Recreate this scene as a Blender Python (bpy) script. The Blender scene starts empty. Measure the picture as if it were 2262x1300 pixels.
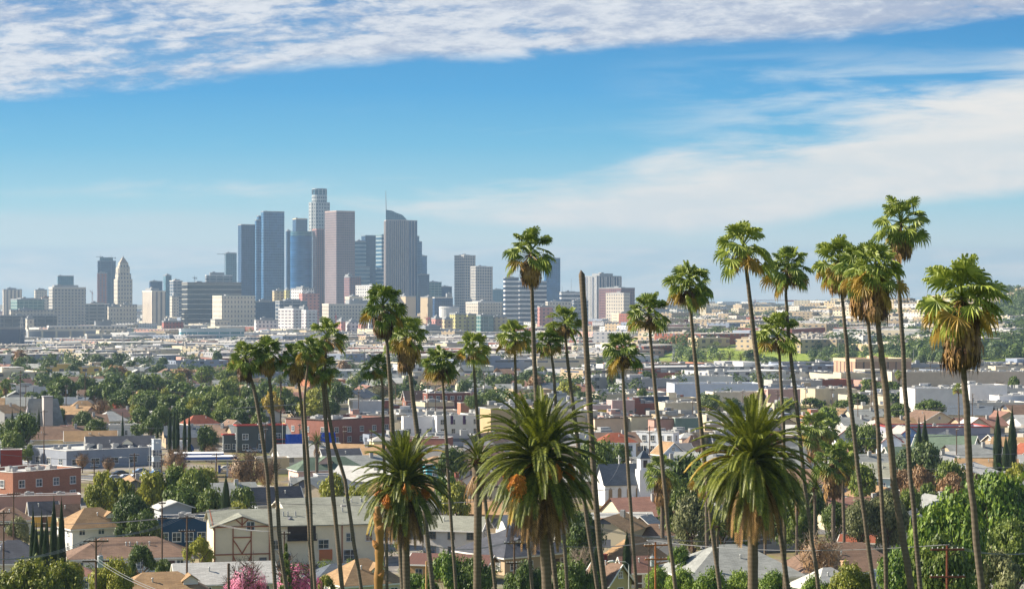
import bpy, math, random
from mathutils import Vector, Matrix, noise
R=math.radians
sc=bpy.context.scene
F=4800.0; CX=1131.0; HY=672.0; H=47.0; SC=47/36.      # focal length and centre in photo pixels, horizon row, eye height
# ---------------------------------------------------------------- camera
cam=bpy.data.cameras.new('camera'); co=bpy.data.objects.new('camera',cam); sc.collection.objects.link(co)
co.location=(0,0,H); co.rotation_euler=(R(90),0,0)
cam.sensor_width=36; cam.lens=36*F/2262; cam.shift_y=22/2262; cam.clip_start=1; cam.clip_end=40000
sc.camera=co
sc.render.resolution_x=1024; sc.render.resolution_y=588
# ---------------------------------------------------------------- exposure
sc.view_settings.view_transform='Standard'; sc.view_settings.look='None'
sc.view_settings.exposure=1.0; sc.view_settings.gamma=1
# ---------------------------------------------------------------- sun
SEL,SAZ=33.0,8.0
sv=Vector((-math.cos(R(SAZ))*math.cos(R(SEL)), math.sin(R(SAZ))*math.cos(R(SEL)), math.sin(R(SEL))))
sl=bpy.data.lights.new('sun','SUN'); so=bpy.data.objects.new('sun',sl); sc.collection.objects.link(so)
sl.energy=5.0; sl.angle=R(0.5); sl.color=(1.0,0.90,0.74); so.rotation_euler=sv.to_track_quat('Z','Y').to_euler()
so.location=(-300,60,400)
# ---------------------------------------------------------------- node helpers
def lin(r,g,b):
    f=lambda c:(c/12.92 if c<=.04045 else ((c+.055)/1.055)**2.4)
    return tuple(f(c/255.) for c in (r,g,b))+(1.,)
class E:
    """a tiny wrapper: arithmetic on shader sockets"""
    nt=None
    def __init__(s,sock): s.s=sock
    def _m(s,op,*a):
        n=E.nt.nodes.new('ShaderNodeMath'); n.operation=op
        for i,v in enumerate((s,)+a):
            if isinstance(v,E): E.nt.links.new(v.s,n.inputs[i])
            else: n.inputs[i].default_value=v
        return E(n.outputs[0])
    def __add__(s,o): return s._m('ADD',o)
    def __sub__(s,o): return s._m('SUBTRACT',o)
    def __radd__(s,o): return s._m("ADD",o)
    def __rmul__(s,o): return s._m("MULTIPLY",o)
    def __mul__(s,o): return s._m('MULTIPLY',o)
    def __truediv__(s,o): return s._m('DIVIDE',o)
    def fract(s): return s._m('FRACT')
    def floor(s): return s._m('FLOOR')
    def abs(s): return s._m('ABSOLUTE')
    def lt(s,o): return s._m('LESS_THAN',o)
    def gt(s,o): return s._m('GREATER_THAN',o)
    def mx(s,o): return s._m('MAXIMUM',o)
    def mn(s,o): return s._m('MINIMUM',o)
    def inv(s): return s._m('MULTIPLY',-1.0)+1.0
    def ss(s,a,b):
        n=E.nt.nodes.new('ShaderNodeMapRange'); n.interpolation_type='SMOOTHSTEP'
        E.nt.links.new(s.s,n.inputs[0])
        n.inputs[1].default_value=a; n.inputs[2].default_value=b
        return E(n.outputs[0])
def vec(x,y,z=0.0):
    n=E.nt.nodes.new('ShaderNodeCombineXYZ')
    for i,v in enumerate((x,y,z)):
        if isinstance(v,E): E.nt.links.new(v.s,n.inputs[i])
        else: n.inputs[i].default_value=v
    return n.outputs[0]
def nz(v,scale,detail=4,rough=.55,dist=0.0,col=False):
    n=E.nt.nodes.new('ShaderNodeTexNoise'); E.nt.links.new(v,n.inputs['Vector'])
    n.inputs['Scale'].default_value=scale; n.inputs['Detail'].default_value=detail
    n.inputs['Roughness'].default_value=rough; n.inputs['Distortion'].default_value=dist
    return E(n.outputs[0])
def cmix(f,a,b,mode='MIX'):
    n=E.nt.nodes.new('ShaderNodeMix'); n.data_type='RGBA'; n.blend_type=mode
    if isinstance(f,E): E.nt.links.new(f.s,n.inputs[0])
    else: n.inputs[0].default_value=f
    for k,v in ((6,a),(7,b)):
        if isinstance(v,tuple): n.inputs[k].default_value=v if len(v)==4 else v+(1.,)
        else: E.nt.links.new(v,n.inputs[k])
    return n.outputs[2]
def ramp(f,stops,interp='LINEAR'):
    n=E.nt.nodes.new('ShaderNodeValToRGB'); E.nt.links.new(f.s,n.inputs[0]); r=n.color_ramp; r.interpolation=interp
    while len(r.elements)<len(stops): r.elements.new(1.0)
    for e,(p,c) in zip(r.elements,stops):
        e.position=p; e.color=c if isinstance(c,tuple) else (c,c,c,1)
    return n.outputs[0]
# ---------------------------------------------------------------- world: sky and clouds by direction
w=bpy.data.worlds.new("World"); sc.world=w; w.use_nodes=True; E.nt=w.node_tree
for n in list(E.nt.nodes): E.nt.nodes.remove(n)
tc=E.nt.nodes.new('ShaderNodeTexCoord'); sx=E.nt.nodes.new('ShaderNodeSeparateXYZ'); E.nt.links.new(tc.outputs['Generated'],sx.inputs[0])
dx,dy,dz=(E(sx.outputs[i]) for i in range(3))
ay=dy.abs().mx(0.05)
pu=dx/ay*(F/1000)+CX/1000; pv=(dz/ay*(-F/1000)+HY/1000)
def edge(stops,interp='B_SPLINE'):      # curve over azimuth
    return E(ramp((pu+0.4)/3.2,[((a+0.4)/3.2,v) for a,v in stops],'LINEAR'))
base=ramp(pv.mx(0.0)/0.7,[(0.0,lin(56,140,202)),(.2/.7,lin(78,168,222)),(.32/.7,lin(112,190,226)),(.44/.7,lin(164,214,228)),(.53/.7,lin(206,226,228)),(.60/.7,lin(196,216,222)),(.67/.7,lin(188,212,222))])
vv=vec(pu,pv*3.2)
vs=vec(pu*1.0+pv*1.2,pv*6.5)
# streaky cloud field
n1=nz(vv,3.2,10,.62,.5); n2=nz(vec(pu+pv*1.4,pv*4.0),9.,9,.62,.35); n3=nz(vs,3.0,8,.6,.35); n4=nz(vec(pu,pv*4.5,3.7),1.9,4,.5,.2)
# bank one: the mottled sheet along the top
e1=edge([(-.4,.25),(0,.228),(.2,.214),(.4,.192),(.56,.165),(.72,.145),(1.1,.135),(1.35,.113),(1.85,.085),(2.26,.035),(2.7,-.02)])
n5=nz(vec(pu,pv*3.0,1.3),15.,8,.7,.15)
m1=((e1-pv)+(n1-.5)*.06+(n2-.5)*.02).ss(-.008,.03)
gap=(n1*.5+n2*.38+n5*.12+(n4-.5)*.45+pu.ss(.5,1.3)*.06).ss(.38,.54)
m1=m1*(gap*.78+.22)
sh=(n5*.3+n2*.35+n1*.35-pu.ss(.9,2.2)*.06).ss(.41,.58)
c1=cmix(sh,lin(176,188,210),lin(230,233,238))
# bank two: the creamy sheet sweeping up to the right
lo=edge([(-.4,.42),(.7,.445),(.85,.468),(1.0,.492),(1.2,.508),(1.5,.522),(1.7,.503),(1.85,.47),(2.26,.43),(2.7,.40)])
up=edge([(-.4,.42),(.75,.445),(1.1,.442),(1.3,.405),(1.5,.352),(1.7,.315),(1.85,.29),(2.05,.22),(2.26,.15),(2.7,.08)])
m2=((lo-pv)+(n1-.5)*.03).ss(-.012,.03)*((pv-up)+(n3-.5)*.19+(n1-.5)*.05).ss(-.05,.065)
m2=m2*(n3.ss(.25,.55)*.12+.86)
c2=cmix(n1.ss(.35,.65),lin(226,230,230),lin(244,240,234))
# wisps high on the right
m3=n3.ss(.36,.66)*pu.ss(1.25,1.95)*pv.ss(.08,.2)*(pv.ss(.30,.44)).inv()*.85
m3b=n3.ss(.55,.75)*pv.ss(.22,.27)*pv.ss(.28,.36).inv()*.12
# low grey-blue layer on the horizon with bright top rims
m4=(pv+(n3-.5)*.035).ss(.538,.556)
c4=cmix((n3*.7+n1*.3).ss(.42,.62),lin(190,212,222),lin(230,232,230))
m5=(pv+(n3-.5)*.05).ss(.46,.485)*(pv+(n3-.5)*.05).ss(.492,.53).inv()*pu.ss(.3,.75).inv()*.35
sky=cmix(m3,base,lin(214,228,236)); sky=cmix(m3b,sky,lin(214,228,236)); sky=cmix(m5,sky,lin(212,222,226))
sky=cmix(m4*.75,sky,c4); sky=cmix(m2,sky,c2); sky=cmix(m1*.96,sky,c1)
st=E.nt.nodes.new('ShaderNodeTexSky'); st.sky_type='NISHITA'; st.sun_disc=False
st.sun_elevation=R(SEL); st.sun_rotation=R(270+SAZ); st.air_density=1.0; st.dust_density=.6; st.ozone_density=1.4
b1=E.nt.nodes.new('ShaderNodeBackground'); E.nt.links.new(st.outputs[0],b1.inputs[0]); b1.inputs[1].default_value=.072
b2=E.nt.nodes.new('ShaderNodeBackground'); E.nt.links.new(sky,b2.inputs[0]); b2.inputs[1].default_value=.51
mx=E.nt.nodes.new('ShaderNodeMixShader'); E.nt.links.new(dz.ss(.15,.32).s,mx.inputs[0])
E.nt.links.new(b2.outputs[0],mx.inputs[1]); E.nt.links.new(b1.outputs[0],mx.inputs[2])
wo=E.nt.nodes.new('ShaderNodeOutputWorld'); E.nt.links.new(mx.outputs[0],wo.inputs[0])
# ---------------------------------------------------------------- mapping photo positions to the place
def X(px,D): return (px-CX)/F*D
def Z(py,D): return H-(py-HY)/F*D
def sm(a,b,t):
    t=min(1,max(0,(t-a)/(b-a))); return t*t*(3-2*t)
def G(x,y):
    n=44-.15*y; z=.5*(n+math.sqrt(n*n+5)) if y<800 else 0.0
    if y>=390: z*=1-sm(390,800,y)
    r=sm(0,80,x-80-.03*(y-1800))*sm(1300,1700,y)
    z+=r*(11*sm(1780,1930,y)+34*sm(1950,9000,y))
    z+=(1-r)*45*sm(6200,11500,y)
    z+=74*math.exp(-((x-960)/330)**2-((y-3250)/850)**2)+17*math.exp(-((x-730)/270)**2-((y-4300)/650)**2)
    z+=14*math.exp(-((x+150)/520)**2-((y-5000)/600)**2)
    if y>900: z+=sm(900,1900,y)*1.4*(noise.noise(Vector((x*.004,y*.004,3))))
    return z
def hit(px,py):
    D=150.0
    while D<14000:
        if G(X(px,D),D)>=Z(py,D): return D
        D*=1.004
    return D
def Dtop(px,py,h):      # the distance at which something h tall has its top on this row
    D=9000.0
    while D>200 and G(X(px,D),D)+h>=Z(py,D): D/=1.003
    return D
# ---------------------------------------------------------------- object helpers
C=sc.collection
class MB:
    def __init__(s): s.v=[]; s.f=[]; s.m=[]; s.smooth=False
    def add(s,pts,faces,m=0):
        k=len(s.v); s.v+= [tuple(p) for p in pts]; s.f+=[tuple(i+k for i in f) for f in faces]; s.m+=[m]*len(faces)
    def poly(s,pts,m=0): s.add(pts,[tuple(range(len(pts)))],m)
    def box(s,x0,x1,y0,y1,z0,z1,m=0,top=None):
        p=[(x0,y0,z0),(x1,y0,z0),(x1,y1,z0),(x0,y1,z0),(x0,y0,z1),(x1,y0,z1),(x1,y1,z1),(x0,y1,z1)]
        s.add(p,[(0,1,5,4),(1,2,6,5),(2,3,7,6),(3,0,4,7),(3,2,1,0)],m); 
        k=len(s.v)-8; s.f.append((k+4,k+5,k+6,k+7)); s.m.append(m if top is None else top)
    def bar(s,a,b,w,m=0,w2=None,n=4):
        a=Vector(a); b=Vector(b); d=(b-a)
        if d.length<1e-6: return
        q=d.to_track_quat('Z','Y'); w2=w if w2 is None else w2; pts=[]
        for c,r in ((a,w/2),(b,w2/2)):
            for i in range(n):
                t=2*math.pi*(i+.5)/n; pts.append(c+q@Vector((math.cos(t)*r*1.2,math.sin(t)*r*1.2,0)))
        s.add(pts,[(i,(i+1)%n,n+(i+1)%n,n+i) for i in range(n)]+[tuple(range(n-1,-1,-1)),tuple(range(n,2*n))],m)
    def tube(s,path,rad,n=8,m=0,cap=True):
        path=[Vector(p) for p in path]; k=len(s.v)
        for i,p in enumerate(path):
            d=(path[min(i+1,len(path)-1)]-path[max(i-1,0)]).normalized()
            a=Vector((1,0,0)) if abs(d.x)<.9 else Vector((0,1,0)); u=d.cross(a).normalized(); w_=d.cross(u)
            r=rad[i] if isinstance(rad,(list,tuple)) else rad
            for j in range(n):
                t=2*math.pi*j/n; s.v.append(tuple(p+u*math.cos(t)*r+w_*math.sin(t)*r))
        for i in range(len(path)-1):
            for j in range(n):
                a=k+i*n+j; b=k+i*n+(j+1)%n; s.f.append((a,b,b+n,a+n)); s.m.append(m)
        if cap:
            s.f.append(tuple(k+j for j in range(n-1,-1,-1))); s.m.append(m)
            e=k+(len(path)-1)*n; s.f.append(tuple(e+j for j in range(n))); s.m.append(m)
    def prism(s,pts,z0,z1,m=0,top=None,scale=1.0):
        n=len(pts); cx=sum(p[0] for p in pts)/n; cy=sum(p[1] for p in pts)/n
        lo=[(p[0],p[1],z0) for p in pts]; hi=[(cx+(p[0]-cx)*scale,cy+(p[1]-cy)*scale,z1) for p in pts]
        k=len(s.v); s.add(lo+hi,[(i,(i+1)%n,n+(i+1)%n,n+i) for i in range(n)],m)
        s.f.append(tuple(k+i for i in range(2*n-1,n-1,-1)[::-1])); s.m.append(m if top is None else top)
    def mesh(s,name,mats):
        me=bpy.data.meshes.new(name); me.from_pydata(s.v,[],s.f)
        for m in (mats if isinstance(mats,(list,tuple)) else [mats]): me.materials.append(m)
        me.polygons.foreach_set('material_index',s.m)
        if s.smooth: me.polygons.foreach_set('use_smooth',[True]*len(s.f))
        me.update(); return me
    def uv(s,me):
        l=me.uv_layers.new(name='metres').data; vs_=me.vertices
        for p in me.polygons:
            n=p.normal
            if abs(n.z)>.985: u=Vector((1,0,0)); v=Vector((0,1,0))
            else:
                u=Vector((-n.y,n.x,0)).normalized(); v=n.cross(u)
            for li in p.loop_indices:
                c=vs_[me.loops[li].vertex_index].co; l[li].uv=(c.dot(u),c.dot(v))
    def build(s,name,mats,parent=None,loc=(0,0,0),rz=0,uv=False):
        me=s.mesh(name,mats)
        if uv: s.uv(me)
        return link(name,me,parent,loc,rz)
def link(name,me,parent=None,loc=(0,0,0),rz=0,scale=None):
    o=bpy.data.objects.new(name,me); C.objects.link(o); o.parent=parent; o.location=loc; o.rotation_euler=(0,0,rz)
    if scale is not None: o.scale=scale
    return o
def tag(o,label,cat,group=None,kind=None):
    if label: o['label']=label
    if cat: o['category']=cat
    if group: o['group']=group
    if kind: o['kind']=kind
    return o
def thing(name,label,cat,loc,rz=0,group=None):
    return tag(link(name,None,None,loc,rz),label,cat,group)
# ---------------------------------------------------------------- materials
MC={}
def newmat(name):
    m=bpy.data.materials.new(name); m.use_nodes=True; E.nt=m.node_tree
    p=E.nt.nodes['Principled BSDF']; return m,p
def put(sock,val):
    if hasattr(val,'node') : E.nt.links.new(val,sock)
    elif isinstance(val,E): E.nt.links.new(val.s,sock)
    else: sock.default_value=val
def desat(c,k=.78):
    g=sum(c)/3.; return tuple(int(g+(v-g)*k) for v in c)
def plain(name,col,rough=.8,var=.18,scale=1.2,metal=0.0,kind=None,spec=.3):
    """painted or weathered surface; kind: shingle, brick, tile, metal, stucco"""
    if name in MC: return MC[name]
    m,p=newmat(name); c=lin(*col) if max(col)>1 else tuple(col)+(1.,)
    t=E.nt.nodes.new('ShaderNodeTexCoord'); oc=t.outputs['Object']; uvc=t.outputs['UV']
    a=nz(oc,scale,6,.65); b=nz(oc,scale*.13,3,.5)
    f=(a*.6+b*.4-.5)*2.6+.5
    dk=tuple(v*(1-var) for v in c[:3])+(1.,); lt=tuple(min(.9,v*(1+var)) for v in c[:3])+(1.,)
    colr=cmix(f.mx(0.0).mn(1.0),dk,lt)
    if kind in('shingle','brick','tile'):
        bw,bh,mo={'shingle':(.9,.28,.03),'brick':(.42,.16,.02),'tile':(.3,.45,.05)}[kind]
        br=E.nt.nodes.new('ShaderNodeTexBrick'); E.nt.links.new(uvc,br.inputs[0])
        br.inputs['Scale'].default_value=1; br.inputs['Brick Width'].default_value=bw; br.inputs['Row Height'].default_value=bh
        br.inputs['Mortar Size'].default_value=mo; br.inputs['Mortar Smooth'].default_value=.3
        br.inputs['Color1'].default_value=(.84,.84,.84,1); br.inputs['Color2'].default_value=(1.1,1.1,1.1,1)
        br.inputs['Mortar'].default_value=(.72,.72,.72,1) if kind!='brick' else (1.2,1.1,1,1)
        colr=cmix(1.0,colr,br.outputs[0],'MULTIPLY')
    if kind=='metal':
        s2=E.nt.nodes.new('ShaderNodeSeparateXYZ'); E.nt.links.new(uvc,s2.inputs[0])
        k=(E(s2.outputs[0])/.6).fract().lt(.1); colr=cmix(k*.45,colr,(.05,.05,.05,1))
    put(p.inputs['Base Color'],colr); p.inputs['Roughness'].default_value=rough; p.inputs['Metallic'].default_value=metal
    p.inputs['Specular IOR Level'].default_value=spec
    MC[name]=m; return m
def facade(name,wall,glass,pu_,pv_,fu,fv,rough=.15,wr=.8,v0=0.0,lit=.5,u0=0.5):
    """a wall with a regular grid of panes set in it, drawn in metres"""
    if name in MC: return MC[name]
    m,p=newmat(name); wc=lin(*wall); gc=lin(*glass)
    t=E.nt.nodes.new('ShaderNodeTexCoord'); s2=E.nt.nodes.new('ShaderNodeSeparateXYZ'); E.nt.links.new(t.outputs['UV'],s2.inputs[0])
    u=E(s2.outputs[0])/pu_+u0; v=(E(s2.outputs[1])+v0)/pv_
    k=((u.fract()-.5).abs().lt(fu/2))*((v.fract()-.5).abs().lt(fv/2))
    wn=E.nt.nodes.new('ShaderNodeTexWhiteNoise'); wn.noise_dimensions='3D'; E.nt.links.new(vec(u.floor(),v.floor()),wn.inputs[0])
    r=E(wn.outputs[0]); oc=t.outputs['Object']
    st_=nz(oc,.05,5,.6)
    wcol=cmix((st_-.35)*1.6,tuple(x*.82 for x in wc[:3])+(1.,),tuple(min(.9,x*1.1) for x in wc[:3])+(1.,))
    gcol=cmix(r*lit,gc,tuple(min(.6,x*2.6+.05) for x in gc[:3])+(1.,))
    # broad soft darkening painted into the pane colour to imitate uneven reflections
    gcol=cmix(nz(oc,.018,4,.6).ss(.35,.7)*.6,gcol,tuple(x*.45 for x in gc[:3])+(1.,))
    put(p.inputs['Base Color'],cmix(k,wcol,gcol))
    put(p.inputs['Roughness'],(k*(rough-wr)+wr)); put(p.inputs['Specular IOR Level'],k*.55+.2)
    MC[name]=m; return m
def leafmat(name,a,b,trans=.25,scale=.9):
    if name in MC: return MC[name]
    m,p=newmat(name); t=E.nt.nodes.new('ShaderNodeTexCoord'); oi=E.nt.nodes.new('ShaderNodeObjectInfo')
    g=E.nt.nodes.new('ShaderNodeNewGeometry')
    f=(nz(g.outputs['Position'],scale,5,.75)-.5)*2.2+.5+ (E(g.outputs['Random Per Island'])-.5)*.7+(E(oi.outputs['Random'])-.5)*.5
    col=cmix(f.mx(0.0).mn(1.0),lin(*a),lin(*b))
    put(p.inputs['Base Color'],col); p.inputs['Roughness'].default_value=.5; p.inputs['Specular IOR Level'].default_value=.35
    tr=E.nt.nodes.new('ShaderNodeBsdfTranslucent'); E.nt.links.new(col,tr.inputs[0])
    ms=E.nt.nodes.new('ShaderNodeMixShader'); ms.inputs[0].default_value=trans
    E.nt.links.new(p.outputs[0],ms.inputs[1]); E.nt.links.new(tr.outputs[0],ms.inputs[2])
    E.nt.links.new(ms.outputs[0],E.nt.nodes['Material Output'].inputs[0])
    MC[name]=m; return m
def glassy(name='window_glass',col=(44,52,60)):
    if name in MC: return MC[name]
    m,p=newmat(name); g=E.nt.nodes.new('ShaderNodeNewGeometry')
    put(p.inputs['Base Color'],cmix(nz(g.outputs['Position'],.7,2,.5).ss(.4,.65),lin(*col),lin(*(min(255,c*1.9) for c in col))))
    p.inputs['Roughness'].default_value=.12; p.inputs['Specular IOR Level'].default_value=.6; MC[name]=m; return m
# ================================================================ the ground
def axis(lo,hi,mid,step):
    out=[0.0]; s=step
    while out[-1]<hi: out.append(out[-1]+s); s=step if out[-1]<mid else s*1.06
    neg=[0.0]; s=step
    while neg[-1]>lo: neg.append(neg[-1]-s); s=step if -neg[-1]<mid else s*1.06
    return sorted(set(neg+out))
xs=[max(-6000,min(6000,v)) for v in axis(-6000,6000,700,26)]; xs=sorted(set(xs))
ys=[-250,-150,-60,-20]+[i*12 for i in range(0,36)]; v=432; s=14
while v<12000: ys.append(v); v+=s; s*=1.022
ys.append(12000)
mb=MB(); nx=len(xs)
for y in ys:
    for x in xs: mb.v.append((x,y,G(x,max(y,0))))
for j in range(len(ys)-1):
    for i in range(nx-1):
        a=j*nx+i; mb.f.append((a,a+1,a+1+nx,a+nx)); mb.m.append(0)
m,p=newmat('earth_and_paving'); g=E.nt.nodes.new('ShaderNodeNewGeometry'); P_=g.outputs['Position']
sp=E.nt.nodes.new('ShaderNodeSeparateXYZ'); E.nt.links.new(P_,sp.inputs[0]); gx,gy=E(sp.outputs[0]),E(sp.outputs[1])
a=nz(P_,.02,6,.65); b=nz(P_,.16,5,.7); c=nz(P_,.006,3,.5)
paved=cmix(b.ss(.35,.65),lin(112,108,106),lin(168,160,150))
soil=cmix(b.ss(.3,.7),lin(92,84,60),lin(150,128,96))
grass=cmix(b.ss(.3,.7),lin(62,84,36),lin(112,128,58))
bank=(gx-((gy-1800.)*.03+80.)).ss(0,50)*gy.ss(1760,1790)*gy.ss(1940,1990).inv()
hill=((gx-900.)/500).abs().lt(1.0)*gy.ss(2300,2600)*gy.ss(4200,4600).inv()
near=gy.ss(310,390).inv()
col=cmix(a.ss(.42,.58),paved,soil); col=cmix((a*.5+b*.5).ss(.5,.6)*.7,col,grass)
col=cmix((bank*a.ss(.35,.5)).mn(1.0),col,cmix(b.ss(.3,.7),lin(110,135,52),lin(158,168,78)))
col=cmix(hill*.85,col,cmix((a*.5+b*.5).ss(.42,.58),lin(70,86,52),lin(142,126,92))); col=cmix(near*.9,col,grass)
put(p.inputs['Base Color'],col); p.inputs['Roughness'].default_value=.95; p.inputs['Specular IOR Level'].default_value=.1
gr=mb.build('ground',[m]); tag(gr,'pale paved and dusty ground of the city plain rising to green hills','ground',kind='structure')
gr.data.polygons.foreach_set('use_smooth',[True]*len(gr.data.polygons))
# roads laid as sheets on the flat
def road(name,a,b,wid,label,z=.03):
    a=Vector(a)*SC; b=Vector(b)*SC; d=(b-a).normalized(); n=Vector((-d.y,d.x)); L=(b-a).length
    asp=plain('asphalt',(104,104,106),.9,.2,.5); cc=plain('concrete_kerb',(178,172,162),.9,.12,1)
    k=int(L/18)+1; mb=MB(); kb=MB(); mk=MB()
    def pt(t,o,dz): q=a+d*t+n*o; return (q.x,q.y,G(q.x,q.y)+dz)
    for i in range(k):
        t0=L*i/k; t1=L*(i+1)/k
        mb.poly([pt(t0,-wid/2,z+.02),pt(t1,-wid/2,z+.02),pt(t1,wid/2,z+.02),pt(t0,wid/2,z+.02)])
        for s in(-1,1):
            for (o1,o2) in ((wid/2+.02,wid/2+2.2),):
                kb.poly([pt(t0,s*o1,z+.16),pt(t1,s*o1,z+.16),pt(t1,s*o2,z+.16),pt(t0,s*o2,z+.16)][::(1 if s<0 else -1)])
                kb.poly([pt(t0,s*o1,z-.05),pt(t1,s*o1,z-.05),pt(t1,s*o1,z+.16),pt(t0,s*o1,z+.16)])
        mk.poly([pt(t0+2,-.08,z+.03),pt(min(t0+9,L),-.08,z+.03),pt(min(t0+9,L),.08,z+.03),pt(t0+2,.08,z+.03)])
    tag(mb.build(name,asp),label,'road',kind='structure')
    tag(kb.build('pavement',cc),'concrete pavement beside the '+label,'pavement',kind='structure')
    tag(mk.build('road_marking',plain('paint_line',(225,205,120),.7,.1,1)),'pale centre line on the '+label,'marking',kind='structure')
road('road',(-92,455),(-20,402),11,'street of parked cars beside the blue-grey shops')
road('road',(-112,560),(60,470),10,'street in front of the dark house with red trim')
road('road',(50,340),(75,480),8,'street beside the white church')
road('road',(62,372),(110,352),9,'street below the cream houses on the right')
road('road',(-260,1000),(300,1120),12,'broad street beyond the brick shops')
# ================================================================ buildings
REG=[]      # footprints already taken: x, y, radius
def free(x,y,r):
    return all((x-a)**2+(y-b)**2>(.85*(r+c))**2 for a,b,c in REG)
def roofmat(k):
    return {'brown':lambda:plain('brown_shingle',(128,104,88),.9,.3,.5,kind='shingle'),
     'dark':lambda:plain('charcoal_shingle',(78,80,88),.9,.28,.5,kind='shingle'),
     'tan':lambda:plain('tan_shingle',(162,132,98),.9,.3,.35,kind='shingle'),
     'grey':lambda:plain('grey_shingle',(150,152,148),.9,.26,.5,kind='shingle'),
     'pale':lambda:plain('pale_shingle',(192,190,184),.9,.12,.5,kind='shingle'),
     'red':lambda:plain('red_tile',(148,84,62),.85,.3,.5,kind='tile'),
     'green':lambda:plain('green_shingle',(96,112,96),.9,.2,.5,kind='shingle'),
     'sage':lambda:plain('sage_shingle',(146,147,134),.9,.24,.5,kind='shingle'),
     'mauve':lambda:plain('mauve_shingle',(150,112,98),.9,.2,.5,kind='shingle'),
     'ribbed':lambda:plain('ribbed_brown_metal',(112,80,70),.6,.12,.5,kind='metal'),
     'white':lambda:plain('white_roof_membrane',(196,194,190),.85,.14,.25),
     'gravel':lambda:plain('gravel_roof',(172,166,158),.95,.2,.3),
     'dirty':lambda:plain('stained_roof',(140,138,136),.95,.25,.3),
     'slate':lambda:plain('slate_roof',(92,100,110),.9,.16,.5,kind='shingle')}[k]()
def wallmat(c,kind=None):
    c=desat(c)
    return plain('wall_%d_%d_%d%s'%(c+((kind or ''),)),c,.85,.14,.35,kind=kind)
_win={}
def window(parent,w,h,loc,rz,frame=(232,230,224),detail=True):
    fm=plain('window_frame_%d_%d_%d'%frame,frame,.6,.05,1); key=(round(w,1),round(h,1),frame)
    if key not in _win:
        f=MB(); t=.13
        f.box(-w/2-t,w/2+t,-.07,.05,-t,0); f.box(-w/2-t,w/2+t,-.07,.05,h,h+t)
        f.box(-w/2-t,-w/2,-.06,.05,0,h); f.box(w/2,w/2+t,-.06,.05,0,h); f.box(-.04,.04,-.05,.03,0,h); f.box(-w/2-t-.05,w/2+t+.05,-.2,-.071,-t-.06,-t+.02); f.box(-w/2,-.04,-.05,.03,h*.5-.03,h*.5+.03); f.box(.04,w/2,-.05,.03,h*.5-.03,h*.5+.03)
        g_=MB(); g_.poly([(-w/2,-.02,0),(w/2,-.02,0),(w/2,-.02,h),(-w/2,-.02,h)])
        _win[key]=(f.mesh('window',fm),g_.mesh('pane',glassy()))
    a,b=_win[key]
    o=link('window',a,parent,loc,rz); link('pane',b,o); return o
def place(pl,pr,ptop,ht,k,phi,D=None):
    pc=(pl+pr)/2
    if D is None: D=Dtop(pc,ptop,ht)
    W=(pr-pl)/F*D; c,s=math.cos(R(phi)),abs(math.sin(R(phi)))
    w_=W/(c+k*s); d=w_*k; x=X(pc,D); y=D+d*.1
    REG.append((x,y,.5*math.hypot(w_,d))); return x,y,w_,d
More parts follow.
